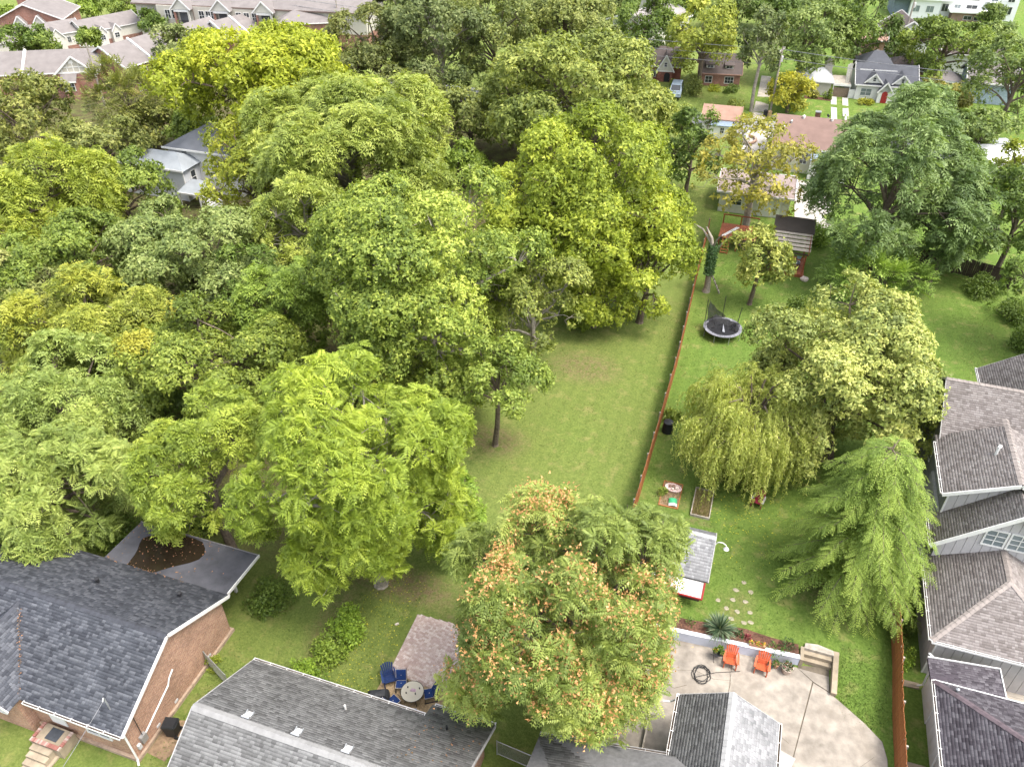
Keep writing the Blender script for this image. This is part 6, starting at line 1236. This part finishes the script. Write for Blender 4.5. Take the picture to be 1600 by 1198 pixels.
TREES = [
 ('tree_of_heaven', -4.6, 21.6, 5.47, 7.39, 8.14, 36, 'pinnate_near', 'ailanthus', 1.0, 'big spreading tree hung with orange seed clusters beside the paver patio'),
 ('locust_tree', -17.0, 26.2, 5.88, 7.71, 8.96, 42, 'pinnate_near', 'locust_y', 1.0, 'yellow green tree with starry drooping leaves nearest the low dark roof'),
 ('elm_tree', -26.9, 25.6, 4.34, 5.86, 6.86, 45, 'pinnate', 'elm', 1.0, 'feathery mid green tree leaning over the low dark porch roof'),
 ('young_tree', -14.3, 29.7, 2.3, 3.11, 3.61, 47, 'pinnate', 'fresh', 1.0, 'small fresh green tree at the lower left edge of the middle lawn'),
 ('pale_tree', -36.9, 22.9, 5.22, 3.5, 4.75, 47, 'pinnate_near', 'pale', 1.0, 'pale grey green tree with fern like leaves over the dark shingled roof'),
 ('pale_tree', -41.2, 30.2, 5.48, 3.4, 4.9, 53, 'pinnate', 'pale', 1.0, 'pale fern leaved tree on the left just behind its larger twin'),
 ('hackberry_tree', -34.1, 36.1, 6.73, 4.17, 5.17, 56, 'broad', 'mid_y', 1.0, 'mid green tree with one yellow branch near its top'),
 ('hackberry_tree', -46.0, 37.2, 6.4, 3.97, 4.97, 60, 'pinnate', 'yellow_tip', 1.0, 'green tree with yellow upright shoots left of the tree with one yellow branch'),
 ('olive_tree', -54.1, 38.4, 4.18, 4.52, 5.52, 62, 'broad', 'olive', 0.75, 'thin brownish olive tree at the left picture edge'),
 ('ash_tree', -65.1, 52.4, 7.53, 4.96, 6.21, 75, 'pinnate', 'yg', 1.0, 'bright yellow green upright tree at the left picture edge'),
 ('ash_tree', -54.4, 44.3, 6.89, 4.27, 5.27, 67, 'broad', 'mid', 1.0, 'mid green tree below the bright upright tree on the left'),
 ('linden_tree', -45.0, 47.8, 6.71, 4.54, 5.79, 67, 'broad', 'greygreen', 1.0, 'round grey green tree below the grey two storey house'),
 ('dark_tree', -37.9, 46.3, 3.17, 4.28, 5.03, 64, 'broad', 'dark', 1.0, 'small dark tree right of the round grey green tree'),
 ('tangled_tree', -62.2, 59.3, 5.77, 3.58, 4.58, 81, 'broad', 'mid', 0.9, 'green tree with bare grey branches left of the grey two storey house'),
 ('maple_tree', -81.2, 67.3, 5.78, 6.12, 7.62, 90, 'broad', 'olive2', 1.0, 'dense olive tree left of the brick gabled townhouse'),
 ('maple_tree', -72.4, 67.5, 6.0, 3.72, 4.72, 89, 'broad', 'olive', 0.8, 'olive tree with bare twigs behind the bright upright tree'),
 ('juniper_tree', -79.7, 82.1, 4.55, 4.52, 5.52, 102, 'feather', 'olive2', 1.0, 'dark feathery tree in front of the brick gabled townhouse'),
 ('pear_tree', -89.4, 105.0, 4.12, 3.4, 5.9, 121, 'broad', 'greygreen2', 1.0, 'round grey green tree between the townhouse roofs'),
 ('yellow_tree', -56.7, 80.0, 11.16, 6.92, 9.92, 92, 'broad', 'yellow', 1.0, 'broad yellow crowned tree at upper left, brightest of all'),
 ('yellow_tree', -49.4, 64.3, 5.13, 5.7, 7.2, 80, 'broad', 'yg2', 0.75, 'yellow green tree with open grey limbs beside the grey two storey house'),
 ('walnut_tree', -39.4, 66.8, 10.31, 7.12, 9.12, 78, 'pinnate', 'ash', 1.0, 'large light green airy tree in front of the broad yellow crowned tree'),
 ('walnut_tree', -37.9, 55.3, 5.34, 5.52, 6.77, 70, 'pinnate', 'ash', 0.9, 'light green tree with loose branches left of the great middle tree'),
 ('tulip_tree', -21.4, 44.4, 8.32, 8.68, 9.68, 56, 'broad_near', 'tulip', 1.1, 'great bright green tree with pale tips in the middle of the picture'),
 ('hickory_tree', -14.8, 49.1, 4.16, 5.53, 7.03, 60, 'broad', 'olivegreen', 0.8, 'olive green tree with bare twigs on the right side of the great middle tree'),
 ('young_maple_tree', -14.2, 39.5, 2.92, 3.69, 6.19, 53, 'broad', 'mid_fresh', 0.9, 'small tree with a clear straight trunk standing on the middle lawn'),
 ('walnut_tree', -32.7, 43.6, 3.68, 4.97, 5.97, 61, 'pinnate', 'fresh2', 1.0, 'green drooping tree left below the great middle tree'),
 ('sweetgum_tree', -13.3, 61.1, 8.34, 8.16, 9.66, 67, 'broad_near', 'gum', 1.1, 'big bright yellow green tree beside the long orange fence'),
 ('sweetgum_tree', -8.0, 59.6, 4.63, 4.99, 5.99, 66, 'broad', 'gum', 1.0, 'lower bright tree touching the long orange fence'),
 ('oak_tree', -22.3, 91.6, 11.19, 6.94, 8.44, 93, 'broad', 'oak', 1.0, 'wide green oak in front of the brick cottages'),
 ('oak_tree', -32.0, 95.6, 4.26, 5.39, 6.89, 99, 'broad', 'oak', 1.0, 'narrower green tree left of the wide oak'),
 ('dark_tree', -8.2, 88.0, 3.47, 4.68, 5.68, 88, 'broad', 'dark', 1.1, 'dark green tree right of the wide oak beside the small salmon roof'),
 ('autumn_tree', -0.8, 80.2, 6.24, 3.87, 7.37, 79, 'broad', 'autumn', 0.34, 'thin browning tree with bare branches above the wooden tree deck'),
 ('cedar_tree', -57.0, 108.1, 7.7, 5.52, 7.02, 115, 'broad', 'dark2', 1.0, 'dark tree right of the broad yellow crowned tree'),
 ('cedar_tree', -46.8, 108.5, 7.47, 7.31, 8.81, 111, 'broad', 'dark3', 1.0, 'tall dark grey green tree at the top left of centre'),
 ('cottonwood_tree', -40.5, 112.5, 6.55, 6.55, 9.05, 113, 'broad', 'oak2', 0.8, 'tall tree with an open crown at the top centre'),
 ('cottonwood_tree', -32.5, 121.1, 9.01, 5.77, 8.95, 119, 'broad', 'oak2', 0.85, 'tall open tree with dark trunks above the wide oak'),
 ('dark_tree', -44.6, 92.1, 5.21, 4.73, 5.48, 101, 'broad', 'dark2', 1.0, 'very dark tree in the gap right of the light airy tree'),
 ('dark_tree', -36.5, 92.5, 5.15, 3.82, 4.57, 99, 'broad', 'oak2', 1.0, 'dull green tree with dead twigs left of the wide oak'),
 ('shrubby_tree', -34.1, 82.8, 3.48, 2.16, 2.66, 93, 'broad', 'fresh2', 1.0, 'low fresh green tree peeping out above the great middle tree'),
 ('dark_tree', -22.4, 136.1, 5.46, 4.47, 6.97, 127, 'broad', 'dark', 1.1, 'dark tree left of the yellowish street tree'),
 ('street_tree', -12.1, 126.3, 5.42, 5.57, 8.07, 117, 'broad', 'yg3', 1.1, 'tall yellowish green street tree between the two brick cottages'),
 ('dead_limbed_tree', -3.6, 121.0, 3.73, 5.03, 9.08, 110, 'broad', 'dark3', 0.8, 'dark tree with a long pale bare trunk by the gravel drive'),
 ('street_tree', 1.9, 133.3, 6.57, 5.39, 7.89, 118, 'broad', 'oak3', 1.0, 'grey green street tree behind the utility pole'),
 ('street_tree', 9.9, 138.4, 4.73, 5.57, 8.07, 120, 'broad', 'dark', 1.0, 'dark street tree behind the dark roofed white cottage'),
 ('street_tree', 22.5, 139.6, 6.58, 4.08, 6.58, 119, 'broad', 'mid', 1.0, 'wide green tree in front of the white apartment block'),
 ('big_tree', 28.2, 118.2, 5.37, 6.93, 8.43, 100, 'broad', 'oak3', 1.0, 'large tree with pale limbs at the upper right corner'),
 ('crape_tree', 1.4, 121.7, 3.25, 2.23, 3.26, 113, 'broad', 'yellow2', 1.1, 'small round yellow tree beside the utility pole'),
 ('round_bush', 22.1, 126.0, 3.56, 2.21, 3.31, 111, 'broad', 'russet', 1.1, 'rounded russet green bush beside the dark roofed white cottage'),
 ('thornless_locust_tree', 11.5, 74.6, 7.34, 7.89, 9.39, 71, 'pinnate', 'bluegreen', 0.95, 'large blue green feathery tree behind the pale maple'),
 ('thornless_locust_tree', 17.0, 75.5, 3.99, 5.06, 6.06, 72, 'pinnate', 'bluegreen', 0.9, 'blue green feathery tree over the shaded lawn'),
 ('bamboo_thicket', 11.3, 69.6, 3.7, 2.29, 2.39, 71, 'feather', 'fresh3', 1.0, 'bright feathery thicket behind the pale maple'),
 ('edge_tree', 23.1, 78.8, 4.03, 5.45, 6.45, 73, 'broad', 'dark', 1.1, 'dark tree at the right picture edge'),
 ('edge_tree', 24.8, 90.0, 2.74, 3.7, 6.7, 81, 'broad', 'yg2', 1.0, 'yellow green crown above the dark tree at the right picture edge'),
 ('apple_tree', 1.0, 65.9, 2.8, 3.21, 4.81, 70, 'broad', 'apple', 1.0, 'small round tree standing alone near the trampoline'),
 ('pale_maple', 8.1, 46.1, 6.46, 5.92, 6.92, 52, 'broad_near', 'maple', 1.3, 'big pale yellowish maple in the middle of the right yard'),
 ('ornamental_tree', -118.0, 103.3, 3.43, 2.2, 5.2, 128, 'broad', 'dark', 1.0, 'dark round tree at far left among the townhouse roofs'),
 ('ornamental_tree', -116.1, 104.2, 2.99, 1.85, 4.35, 128, 'broad', 'mid', 1.0, 'low mid green bush at the foot of the townhouse gable'),
 ('ornamental_tree', -109.5, 108.2, 1.85, 1.73, 4.73, 130, 'broad', 'mid', 1.0, 'small tree between two townhouse gables'),
 ('ornamental_tree', -107.6, 121.4, 2.47, 1.69, 4.83, 138, 'broad', 'dark', 1.0, 'round dark green tree beside the brick apartment house'),
 ('ornamental_tree', -135.9, 117.2, 2.3, 1.88, 4.38, 143, 'broad', 'fresh2', 1.0, 'light green tree at the very top left corner'),
 ('ornamental_tree', -134.2, 127.2, 2.97, 1.84, 3.34, 151, 'broad', 'mid', 1.0, 'green tree behind the townhouse ridge, nearest the brick balconies'),
 ('ornamental_tree', -131.0, 131.8, 3.29, 2.04, 3.54, 154, 'broad', 'fresh2', 1.0, 'light green tree behind the townhouse ridge'),
 ('ornamental_tree', -125.5, 134.8, 3.31, 2.05, 3.55, 154, 'broad', 'mid', 1.0, 'green tree behind the townhouse ridge, left of the brick apartment house'),
 ('spruce_tree', -88.4, 132.0, 3.31, 2.93, 4.18, 142, 'broad', 'dark3', 1.0, 'dark conical tree before the rear apartment roof'),
 ('spruce_tree', -84.3, 125.6, 3.91, 2.43, 3.93, 137, 'broad', 'oak2', 1.0, 'dull round tree right of the small pole'),
 ('street_tree', 17.1, 153.4, 2.83, 2.33, 4.08, 132, 'broad', 'dark3', 1.0, 'dark tree behind the far utility pole'),
 ('street_tree', 18.5, 157.5, 2.18, 1.47, 2.62, 136, 'broad', 'fresh3', 1.0, 'low vivid green bush beneath the far utility pole'),
 ('street_tree', -76.2, 135.5, 5.3, 3.29, 5.79, 141, 'broad', 'oak2', 1.0, 'dull tree at the top beside the rear brick building'),
 ('street_tree', -31.6, 153.3, 4.87, 3.02, 5.52, 143, 'broad', 'oak2', 1.0, 'dull tree at the top above the pale far house'),
 ('street_tree', 35.9, 184.6, 2.44, 1.51, 3.01, 152, 'broad', 'oak3', 1.0, 'grey green tree beside the white apartment block'),
 ('side_tree', -43.7, 26.2, 2.77, 3.04, 3.79, 52, 'pinnate', 'mid', 1.0, 'green tree behind the pale trees at the left picture edge'),
 ('back_tree', -32.6, 54.4, 4.39, 3.01, 3.76, 70, 'broad', 'mid', 1.0, 'half hidden green tree behind the great middle tree'),
 ('back_tree', -32.6, 65.5, 4.88, 3.42, 4.42, 78, 'pinnate', 'ash', 1.0, 'half hidden light tree between the airy tree and the great middle tree'),
 ('back_tree', -37.8, 33.5, 3.03, 1.88, 2.38, 56, 'broad', 'dark', 1.0, 'dark tree in the gap above the feathery tree'),
 ('back_tree', -21.2, 38.1, 2.71, 2.67, 3.17, 55, 'broad', 'mid_y', 1.0, 'rounded tree between the starry leaved tree and the great middle tree'),
 ('back_tree', -13.2, 104.2, 3.14, 2.1, 3.1, 103, 'broad', 'oak', 1.0, 'green tree at the right end of the wide oak'),
 ('back_tree', 17.6, 110.2, 5.32, 3.3, 4.3, 99, 'pinnate', 'bluegreen', 0.9, 'blue green tree top in front of the white cottage'),
 ('back_tree', 24.0, 108.4, 3.88, 3.03, 4.03, 96, 'broad', 'oak3', 1.0, 'grey green tree below the large tree at upper right'),
 ('far_tree', -68.7, 141.1, 6.15, 3.82, 5.82, 143, 'broad', 'dark3', 1.0, 'dark treetop at the top edge above the dark tree beside the yellow crown'),
 ('far_tree', -61.4, 147.8, 6.55, 4.06, 6.06, 147, 'broad', 'oak2', 1.0, 'dull treetop at the top edge above the tall dark tree'),
 ('far_tree', -48.3, 149.9, 6.73, 4.17, 6.17, 145, 'broad', 'oak2', 1.0, 'dull treetop at the top edge between the two tall open trees'),
 ('far_tree', -21.3, 161.9, 5.28, 3.27, 5.27, 148, 'broad', 'dark', 1.0, 'dark treetop at the top edge left of the yellowish street tree'),
 ('far_tree', -10.6, 166.3, 5.56, 3.45, 5.45, 148, 'broad', 'oak3', 1.0, 'grey treetop at the top edge right of the yellowish street tree'),
 ('far_tree', -3.7, 165.5, 4.94, 3.06, 6.06, 145, 'broad', 'dark', 1.0, 'dark treetop at the top edge above the pale bare trunk'),
 ('far_tree', 6.4, 169.8, 6.27, 3.89, 5.89, 146, 'broad', 'oak3', 1.0, 'grey green treetop at the top edge above the dark street tree'),
 ('far_tree', -87.7, 141.5, 4.01, 2.48, 4.48, 149, 'broad', 'mid', 1.0, 'green treetop at the top edge left of the cream apartment wing'),
 ('far_tree', -106.9, 141.7, 4.14, 2.57, 4.57, 154, 'broad', 'fresh2', 1.0, 'light green bush beside the roof of the brick apartment house'),
 ('shade_tree', 24.9, 65.2, 4.93, 6.66, 7.66, 61, 'broad', 'dark', 1.0, 'large dark tree just past the right picture edge shading the lawn'),
 ('filler_tree', -19.4, 41.7, 3.0, 2.04, 2.64, 58, 'broad', 'tulip', 1.0, 'low bright tree at the foot of the great middle tree, left of the straight trunk'),
 ('filler_tree', -25.8, 40.9, 3.17, 1.96, 2.26, 59, 'broad', 'mid_y', 1.0, 'low tree behind the starry leaved tree'),
 ('filler_tree', -18.4, 46.3, 2.62, 2.09, 2.69, 61, 'broad', 'olivegreen', 1.0, 'low olive tree behind the small tree with the straight trunk'),
 ('filler_tree', -11.7, 57.6, 3.64, 2.33, 2.63, 68, 'broad', 'gum', 1.0, 'low bright tree at the foot of the big tree beside the long fence'),
 ('filler_tree', -76.7, 82.0, 3.84, 2.38, 3.38, 102, 'broad', 'olive2', 1.0, 'olive tree just behind the grey two storey house'),
 ('filler_tree', -70.4, 81.6, 3.05, 2.23, 3.23, 100, 'broad', 'mid', 1.0, 'green tree between the grey two storey house and the broad yellow tree'),
 ('filler_tree', 32.7, 156.1, 3.95, 2.45, 4.45, 130, 'broad', 'oak3', 1.0, 'grey green tree in front of the right end of the white apartment block'),
 ('filler_tree', 21.6, 162.4, 2.96, 1.83, 3.83, 138, 'broad', 'dark', 1.0, 'dark tree in front of the left part of the white apartment block'),
]
for i, (nm_, x, y, R, a, zc, dist, kind, mk, dens, lab) in enumerate(TREES):
    make_tree(nm_, lab, x, y, R, a, zc, dist, kind, mk, dens, 100+i*7, seeds=(mk == 'ailanthus'), yellow_lobe={'mid_y': 1, 'yellow_tip': 3}.get(mk, 0),
        barkm=bark_pale if mk in ('autumn', 'tulip', 'olivegreen', 'locust_y', 'ash', 'dark3') else None, lean=(-.5, .6) if 'clear straight trunk' in lab else (0, 0))
conifer('feathery bright green conifer beside the near wooden fence', 9.25, 34.2, 3.35, 10.8, 'cypress', 3, (-.3, .5))
# weeping willow: boughs that arch over and trail long leafy strands
def willow(label, x, y, R, Ht, seed):
    rng = np.random.default_rng(seed); t = thing('weeping_willow', label, 'tree', (x, y, g0(x, y))); m = MB(); ms = MB(); Q = []; TI = []
    m.tube([(0, 0, -.1), (.1, 0, 1.5), (-.1, .1, 3.2), (0, 0, 5)], [.4, .3, .25, .16], 8); tips = []
    for i in range(34):
        a = i*2.39996; rr = R*rng.uniform(.25, 1.0); zz = Ht*(1-.42*(rr/R)**2)*rng.uniform(.82, 1.03)
        if i % 3 == 0: zz *= .72; rr = R*rng.uniform(.75, 1.05)
        e = np.array([rr*math.cos(a), rr*math.sin(a), zz]); s = np.array([0, 0, rng.uniform(2.6, 4.8)]); md = s+(e-s)*.55+np.array([0, 0, 1.0]); m.tube([s, md, e], [.11, .07, .025], 5, False)
        for k in range(60):
            f = rng.uniform(.45, 1.12); b = s*(1-f)**2+2*f*(1-f)*md+f*f*e+rng.normal(0, .38, 3); out = unit(np.array([b[0], b[1], 0])+rng.normal(0, .6, 3)*np.array([1, 1, 0])); ln = min(rng.uniform(1.3, 4.1), b[2]-.35)
            if ln < .5: continue
            arch = rng.uniform(.25, .8); k_ = int(ln/.105)+4; u = np.linspace(0, 1, k_); P_ = b+out*(arch*np.minimum(1, u*2.6)**.7)[:, None]+np.array([0, 0, 1.])*(.28*np.sin(np.clip(u*4, 0, PI))-ln*u**1.25)[:, None]+rng.normal(0, .025, (k_, 3))
            ms.tube([P_[0], P_[k_//3], P_[2*k_//3], P_[-1]], [.008, .006, .005, .003], 3, False); st = rng.normal(0, .15)
            for sg in (1, -1):
                ax = unit(np.array([0, 0, -1.])+rng.normal(0, .42, (k_, 3))+sg*.3*np.cross(out, [0, 0, 1])); Q.append(kites(P_, ax, unit(out+rng.normal(0, .8, (k_, 3))), rng.uniform(.17, .3, k_), .27)); TI.append(np.clip(.5+st+rng.normal(0, .16, k_), 0, 1))
    Q = np.concatenate(Q); npmesh('crown', Q.reshape(-1, 3), np.arange(len(Q)*3).reshape(-1, 3), LM['willow'], t, {'tint': np.concatenate(TI)}); m.build('trunk', bark, t); ms.build('strands', mat('willow_twig', (.34, .36, .10), .8), t)['kind'] = 'stuff'
willow('weeping willow trailing long pale strands over the right yard', 2.3, 43.0, 3.9, 8.8, 5)
# ivy covered snag
t = thing('ivy_trunk', 'dead trunk wrapped in ivy at the far end of the long fence', 'tree'); m = MB(); m.tube([(0, 0, -.1), (.05, 0, .4), (0, .05, 2.2), (-.05, .1, 4.2), (-.3, .15, 5.4), (-.9, .2, 6.4)], [.42, .3, .26, .22, .16, .06], 9)
for q in ([(0, .1, 4), (.8, .4, 5), (1.3, .2, 6.2)], [(-.1, .1, 4.4), (.2, -.5, 5.6), (.7, -.9, 6.6)], [(-.3, .1, 5), (-1.2, .5, 6), (-2, .3, 6.5)]): m.tube(q, [.13, .08, .02], 5)
m.build('trunk', bark_pale, t); rng = np.random.default_rng(8); n = 2600; a = rng.uniform(0, 2*PI, n); z = rng.uniform(1.9, 4.9, n); rr = .3+.2*rng.random(n); p = np.c_[rr*np.cos(a), rr*np.sin(a), z]; o_ = np.c_[np.cos(a), np.sin(a), np.full(n, .3)]
K = kites(p, unit(rng.normal(0, .6, (n, 3))+np.array([0, 0, -.5])), unit(o_), rng.uniform(.1, .2, n), .9); npmesh('ivy', K.reshape(-1, 3), np.arange(3*n).reshape(-1, 3), LM['ivy'], t, {'tint': rng.random(n)}); place(t, -3.1, 66.9, 0)
# shrubs
def shrub(name, label, x, y, R, hgt, mk, leaf, n, seed, arch=False):
    t = thing(name, label, 'shrub', (x, y, g0(x, y))); rng = np.random.default_rng(seed); k = max(5, n//130); lob = rng.normal(0, 1, (k, 3)); lob = unit(lob)*rng.uniform(.2, .75, (k, 1)); lob[:, 2] = np.abs(lob[:, 2])
    li = rng.integers(0, k, n); q = unit(rng.normal(0, 1, (n, 3))+np.array([0, 0, .3])); p = (lob[li]+q*(.36*rng.uniform(.6, 1.05, (n, 1))))*np.array([R, R, hgt*.8])+np.array([0, 0, hgt*.12]); p[:, 2] = np.abs(p[:, 2])
    K = kites(p, unit(q*.6+rng.normal(0, .6, (n, 3))), unit(q+rng.normal(0, .5, (n, 3))+np.array([0, 0, .5])), leaf*rng.uniform(.6, 1.3, n), .65)
    npmesh('foliage', K.reshape(-1, 3), np.arange(3*n).reshape(-1, 3), LM[mk], t, {'tint': np.clip(.5+rng.normal(0, .1, k)[li]+rng.normal(0, .18, n), 0, 1)}); m = MB(); NTRI[0] += 2*n
    for v in lob: m.tube([(0, 0, -.05), tuple(v*np.array([R*.5, R*.5, hgt*.5])), tuple(v*np.array([R, R, hgt*.8]))], [.04, .025, .01], 4, False)
    m.build('stems', bark, t); return t
for a in (
 ('dark_shrub', 'dark glossy shrub at the corner of the tan brick house', -22.4, 22.8, 1.5, 2.3, 'dark', .17, 2600, 1), ('hedge_shrub', 'bright green shrub nearest the corner of the weathered grey roof', -17.9, 18.9, 1.3, 1.6, 'fresh', .17, 2600, 2),
 ('hedge_shrub', 'green shrub in the hedge row, second from the weathered grey roof', -17.5, 20.8, 1.2, 1.7, 'fresh2', .16, 2200, 3), ('hedge_shrub', 'green shrub in the hedge row, below the starry leaved tree', -17.2, 22.6, 1.4, 2.2, 'fresh', .17, 2600, 4),
 ('round_shrub', 'round bright green shrub between the near fence and the grey board house', 12.3, 30.2, .62, 1.5, 'fresh', .11, 2000, 5), ('round_shrub', 'darker shrub behind the round bright shrub by the grey board house', 12.3, 31.9, .6, 1.5, 'dark', .12, 1500, 6),
 ('gate_shrub', 'small yellowish bush at the chain link gate', -23.1, 18.4, .5, .8, 'yg', .13, 350, 7), ('yard_shrub', 'spiky green plant beside the black compost bin', -3.0, 47.0, .85, 1.1, 'mid', .3, 420, 8),
 ('yard_shrub', 'small shrub in the low timber bed beside the pink tub', -2.35, 38.7, .45, .7, 'mid_fresh', .12, 500, 9), ('border_shrub', 'dark shrub at the right edge below the weathered fence', 23.6, 66, 2.0, 2.2, 'dark', .22, 2600, 10),
 ('border_shrub', 'rounded bright shrub at the right edge of the shaded lawn', 23.4, 60.5, 1.3, 1.5, 'fresh', .17, 2200, 11), ('border_shrub', 'dark shrub against the weathered fence behind the shaded lawn', 21.4, 74.5, 1.9, 2.2, 'dark', .22, 2400, 12),
 ('border_shrub', 'second dark shrub along the right edge of the shaded lawn', 23.2, 70.5, 2.1, 2.5, 'dark', .22, 2600, 13), ('pavilion_shrub', 'green shrub behind the timber pavilion roof', 3.6, 79.2, 2.0, 2.6, 'fresh2', .22, 2400, 14),
 ('pavilion_shrub', 'tall green shrub right behind the timber pavilion', 6.4, 80.5, 2.2, 3.0, 'fresh3', .24, 2600, 15), ('pavilion_shrub', 'dark shrub under the pale maple beside the pavilion lawn', 5.2, 64.8, 1.6, 2.2, 'dark', .2, 2200, 16),
 ('cottage_shrub', 'clipped round shrub left of the arched cottage porch', -19.3, 125.6, .9, 1.4, 'dark', .25, 420, 17), ('cottage_shrub', 'clipped round shrub right of the arched cottage porch', -15.9, 125.4, 1.0, 1.5, 'mid', .25, 420, 18),
 ('cottage_shrub', 'leafy shrub between the minivan and the long brick cottage', -12.6, 124.4, 2.0, 3.2, 'oak2', .3, 1500, 19), ('cottage_shrub', 'low yellowish shrub before the long brick cottage', -9.8, 126.0, 1.5, .9, 'yg2', .25, 600, 20), ('cottage_shrub', 'dark low shrub before the long brick cottage window', -7.4, 126.0, 1.6, 1.3, 'dark', .25, 700, 21),
 ('cottage_shrub', 'large green shrub beside the gravel drive', -6.0, 119.8, 1.7, 2.4, 'oak', .28, 1300, 22), ('cottage_shrub', 'yellow green shrub before the window of the charcoal roofed cottage', 11.9, 126.2, 1.5, 1.1, 'yellow2', .25, 700, 23),
 ('cottage_shrub', 'reddish shrub before the window of the pale grey roofed cottage', 4.8, 127.2, 1.2, 1.2, 'russet', .25, 600, 24), ('cottage_shrub', 'upright green shrub beside the brown carport gate', 6.7, 127.0, .8, 1.9, 'mid', .25, 500, 25),
 ('cottage_shrub', 'green shrub beside the pale blue shed', 22.4, 131.5, 1.6, 1.8, 'fresh2', .28, 800, 26), ('wood_shrub', 'dark undergrowth shrub behind the low dark porch roof', -30.5, 27.2, 2.6, 2.6, 'dark', .22, 2600, 27), ('wood_shrub', 'dark undergrowth shrub left of the low dark porch roof', -34.0, 24.0, 2.0, 2.4, 'dark', .22, 2200, 28),
 ('wood_shrub', 'dark brushy shrub at the left edge of the middle lawn', -18.6, 34.8, 2.3, 2.4, 'dark2', .22, 2200, 29), ('wood_shrub', 'green undergrowth below the great middle tree', -24.5, 35.8, 2.6, 2.8, 'mid', .24, 2400, 30), ('wood_shrub', 'green undergrowth near the white deck stairs', -54.5, 63.5, 2.2, 2.4, 'mid', .28, 1800, 31)): shrub(*a)
# fallen leaves and twigs
rng = np.random.default_rng(21)
def litter(label, pts, mk, size, hfun=None):
    n = len(pts); z = np.array([hfun(p) if hfun else g0(p[0], p[1])+.02 for p in pts]); p = np.c_[pts, z]; ax = unit(rng.normal(0, 1, (n, 3))*np.array([1, 1, .15])); K = kites(p, ax, unit(rng.normal(0, .25, (n, 3))+np.array([0, 0, 1])), size*rng.uniform(.6, 1.4, n), .7)
    o = npmesh('fallen_leaves', K.reshape(-1, 3), np.arange(3*n).reshape(-1, 3), LM[mk], None, {'tint': rng.random(n)}); tag(o, label, 'leaves', None, 'stuff')
litter('yellow fallen leaves on the lawn under the willow', np.c_[rng.normal(3.2, 2.0, 420), rng.normal(38.6, 2.4, 420)], 'yellow2', .1)
litter('yellow fallen leaves on the grass around the paver patio', np.c_[rng.uniform(-17.5, -14.3, 520), rng.uniform(19.5, 28, 520)], 'yellow2', .09)
litter('brown leaves and twigs strewn on the low dark porch roof', np.c_[np.clip(rng.normal(-28.6, 1.5, 260), -31.3, -23.8), np.r_[rng.normal(20.75, .15, 110), rng.normal(22.3, .8, 110), rng.normal(23.6, .12, 40)].clip(20.5, 23.85)], 'litter', .10, lambda p: zf(p[1])+.03)
litter('brown leaves in the valley of the dark slate roof', np.c_[rng.normal(0, .07, 90)+np.linspace(-31.6, -29.3, 90), np.linspace(vy-.3, 12.5, 90)], 'litter', .09, lambda p: 2.95+.53*(p[1]-12.4)+.06)
litter('brown seeds and leaves on the weathered grey roof under the seed hung tree', np.c_[rng.uniform(-10.2, -7.3, 60), rng.uniform(14.5, 18.3, 60)], 'litter', .09, lambda p: gr-kk*(p[1]-gR)+.05)
# tufts that break up the lawns
def tufts(label, n, box, mk):
    x = rng.uniform(box[0], box[1], n); y = rng.uniform(box[2], box[3], n); den = .5+.5*np.sin(x*.9+np.sin(y*.6)*2)*np.sin(y*.7+x*.3); ok = rng.random(n) < .3+.7*den; x, y = x[ok], y[ok]; n = len(x)
    p = np.c_[x, y, gh(x, y)-.01]; K = kites(p, unit(rng.normal(0, .55, (n, 3))+np.array([0, 0, .55])), unit(rng.normal(0, 1, (n, 3))), rng.uniform(.05, .13, n), .5)
    tag(npmesh('grass_tufts', K.reshape(-1, 3), np.arange(3*n).reshape(-1, 3), mk, None, {'tint': np.clip(rng.normal(.5, .25, n), 0, 1)}), label, 'grass', None, 'stuff')
gt_lush = leafmat('grass_lush', (.07, .12, .02), (.115, .18, .034), (.17, .235, .056)); gt_dry = leafmat('grass_dry', (.115, .14, .035), (.17, .20, .055), (.24, .26, .085))
tufts('grass tufts in the dry middle lot', 30000, (-19, -4, 25, 64), gt_dry); tufts('grass tufts in the green willow yard', 42000, (-3.6, 11.3, 29.6, 74), gt_lush)
tufts('grass tufts around the tan brick house and the patio', 16000, (-23, -14.3, 12, 26), gt_lush); tufts('grass tufts on the shaded lawn at right', 16000, (12, 24, 54, 78), gt_dry); tufts('grass tufts beside the near fence', 5000, (8.9, 11.3, 25.6, 30), gt_lush)
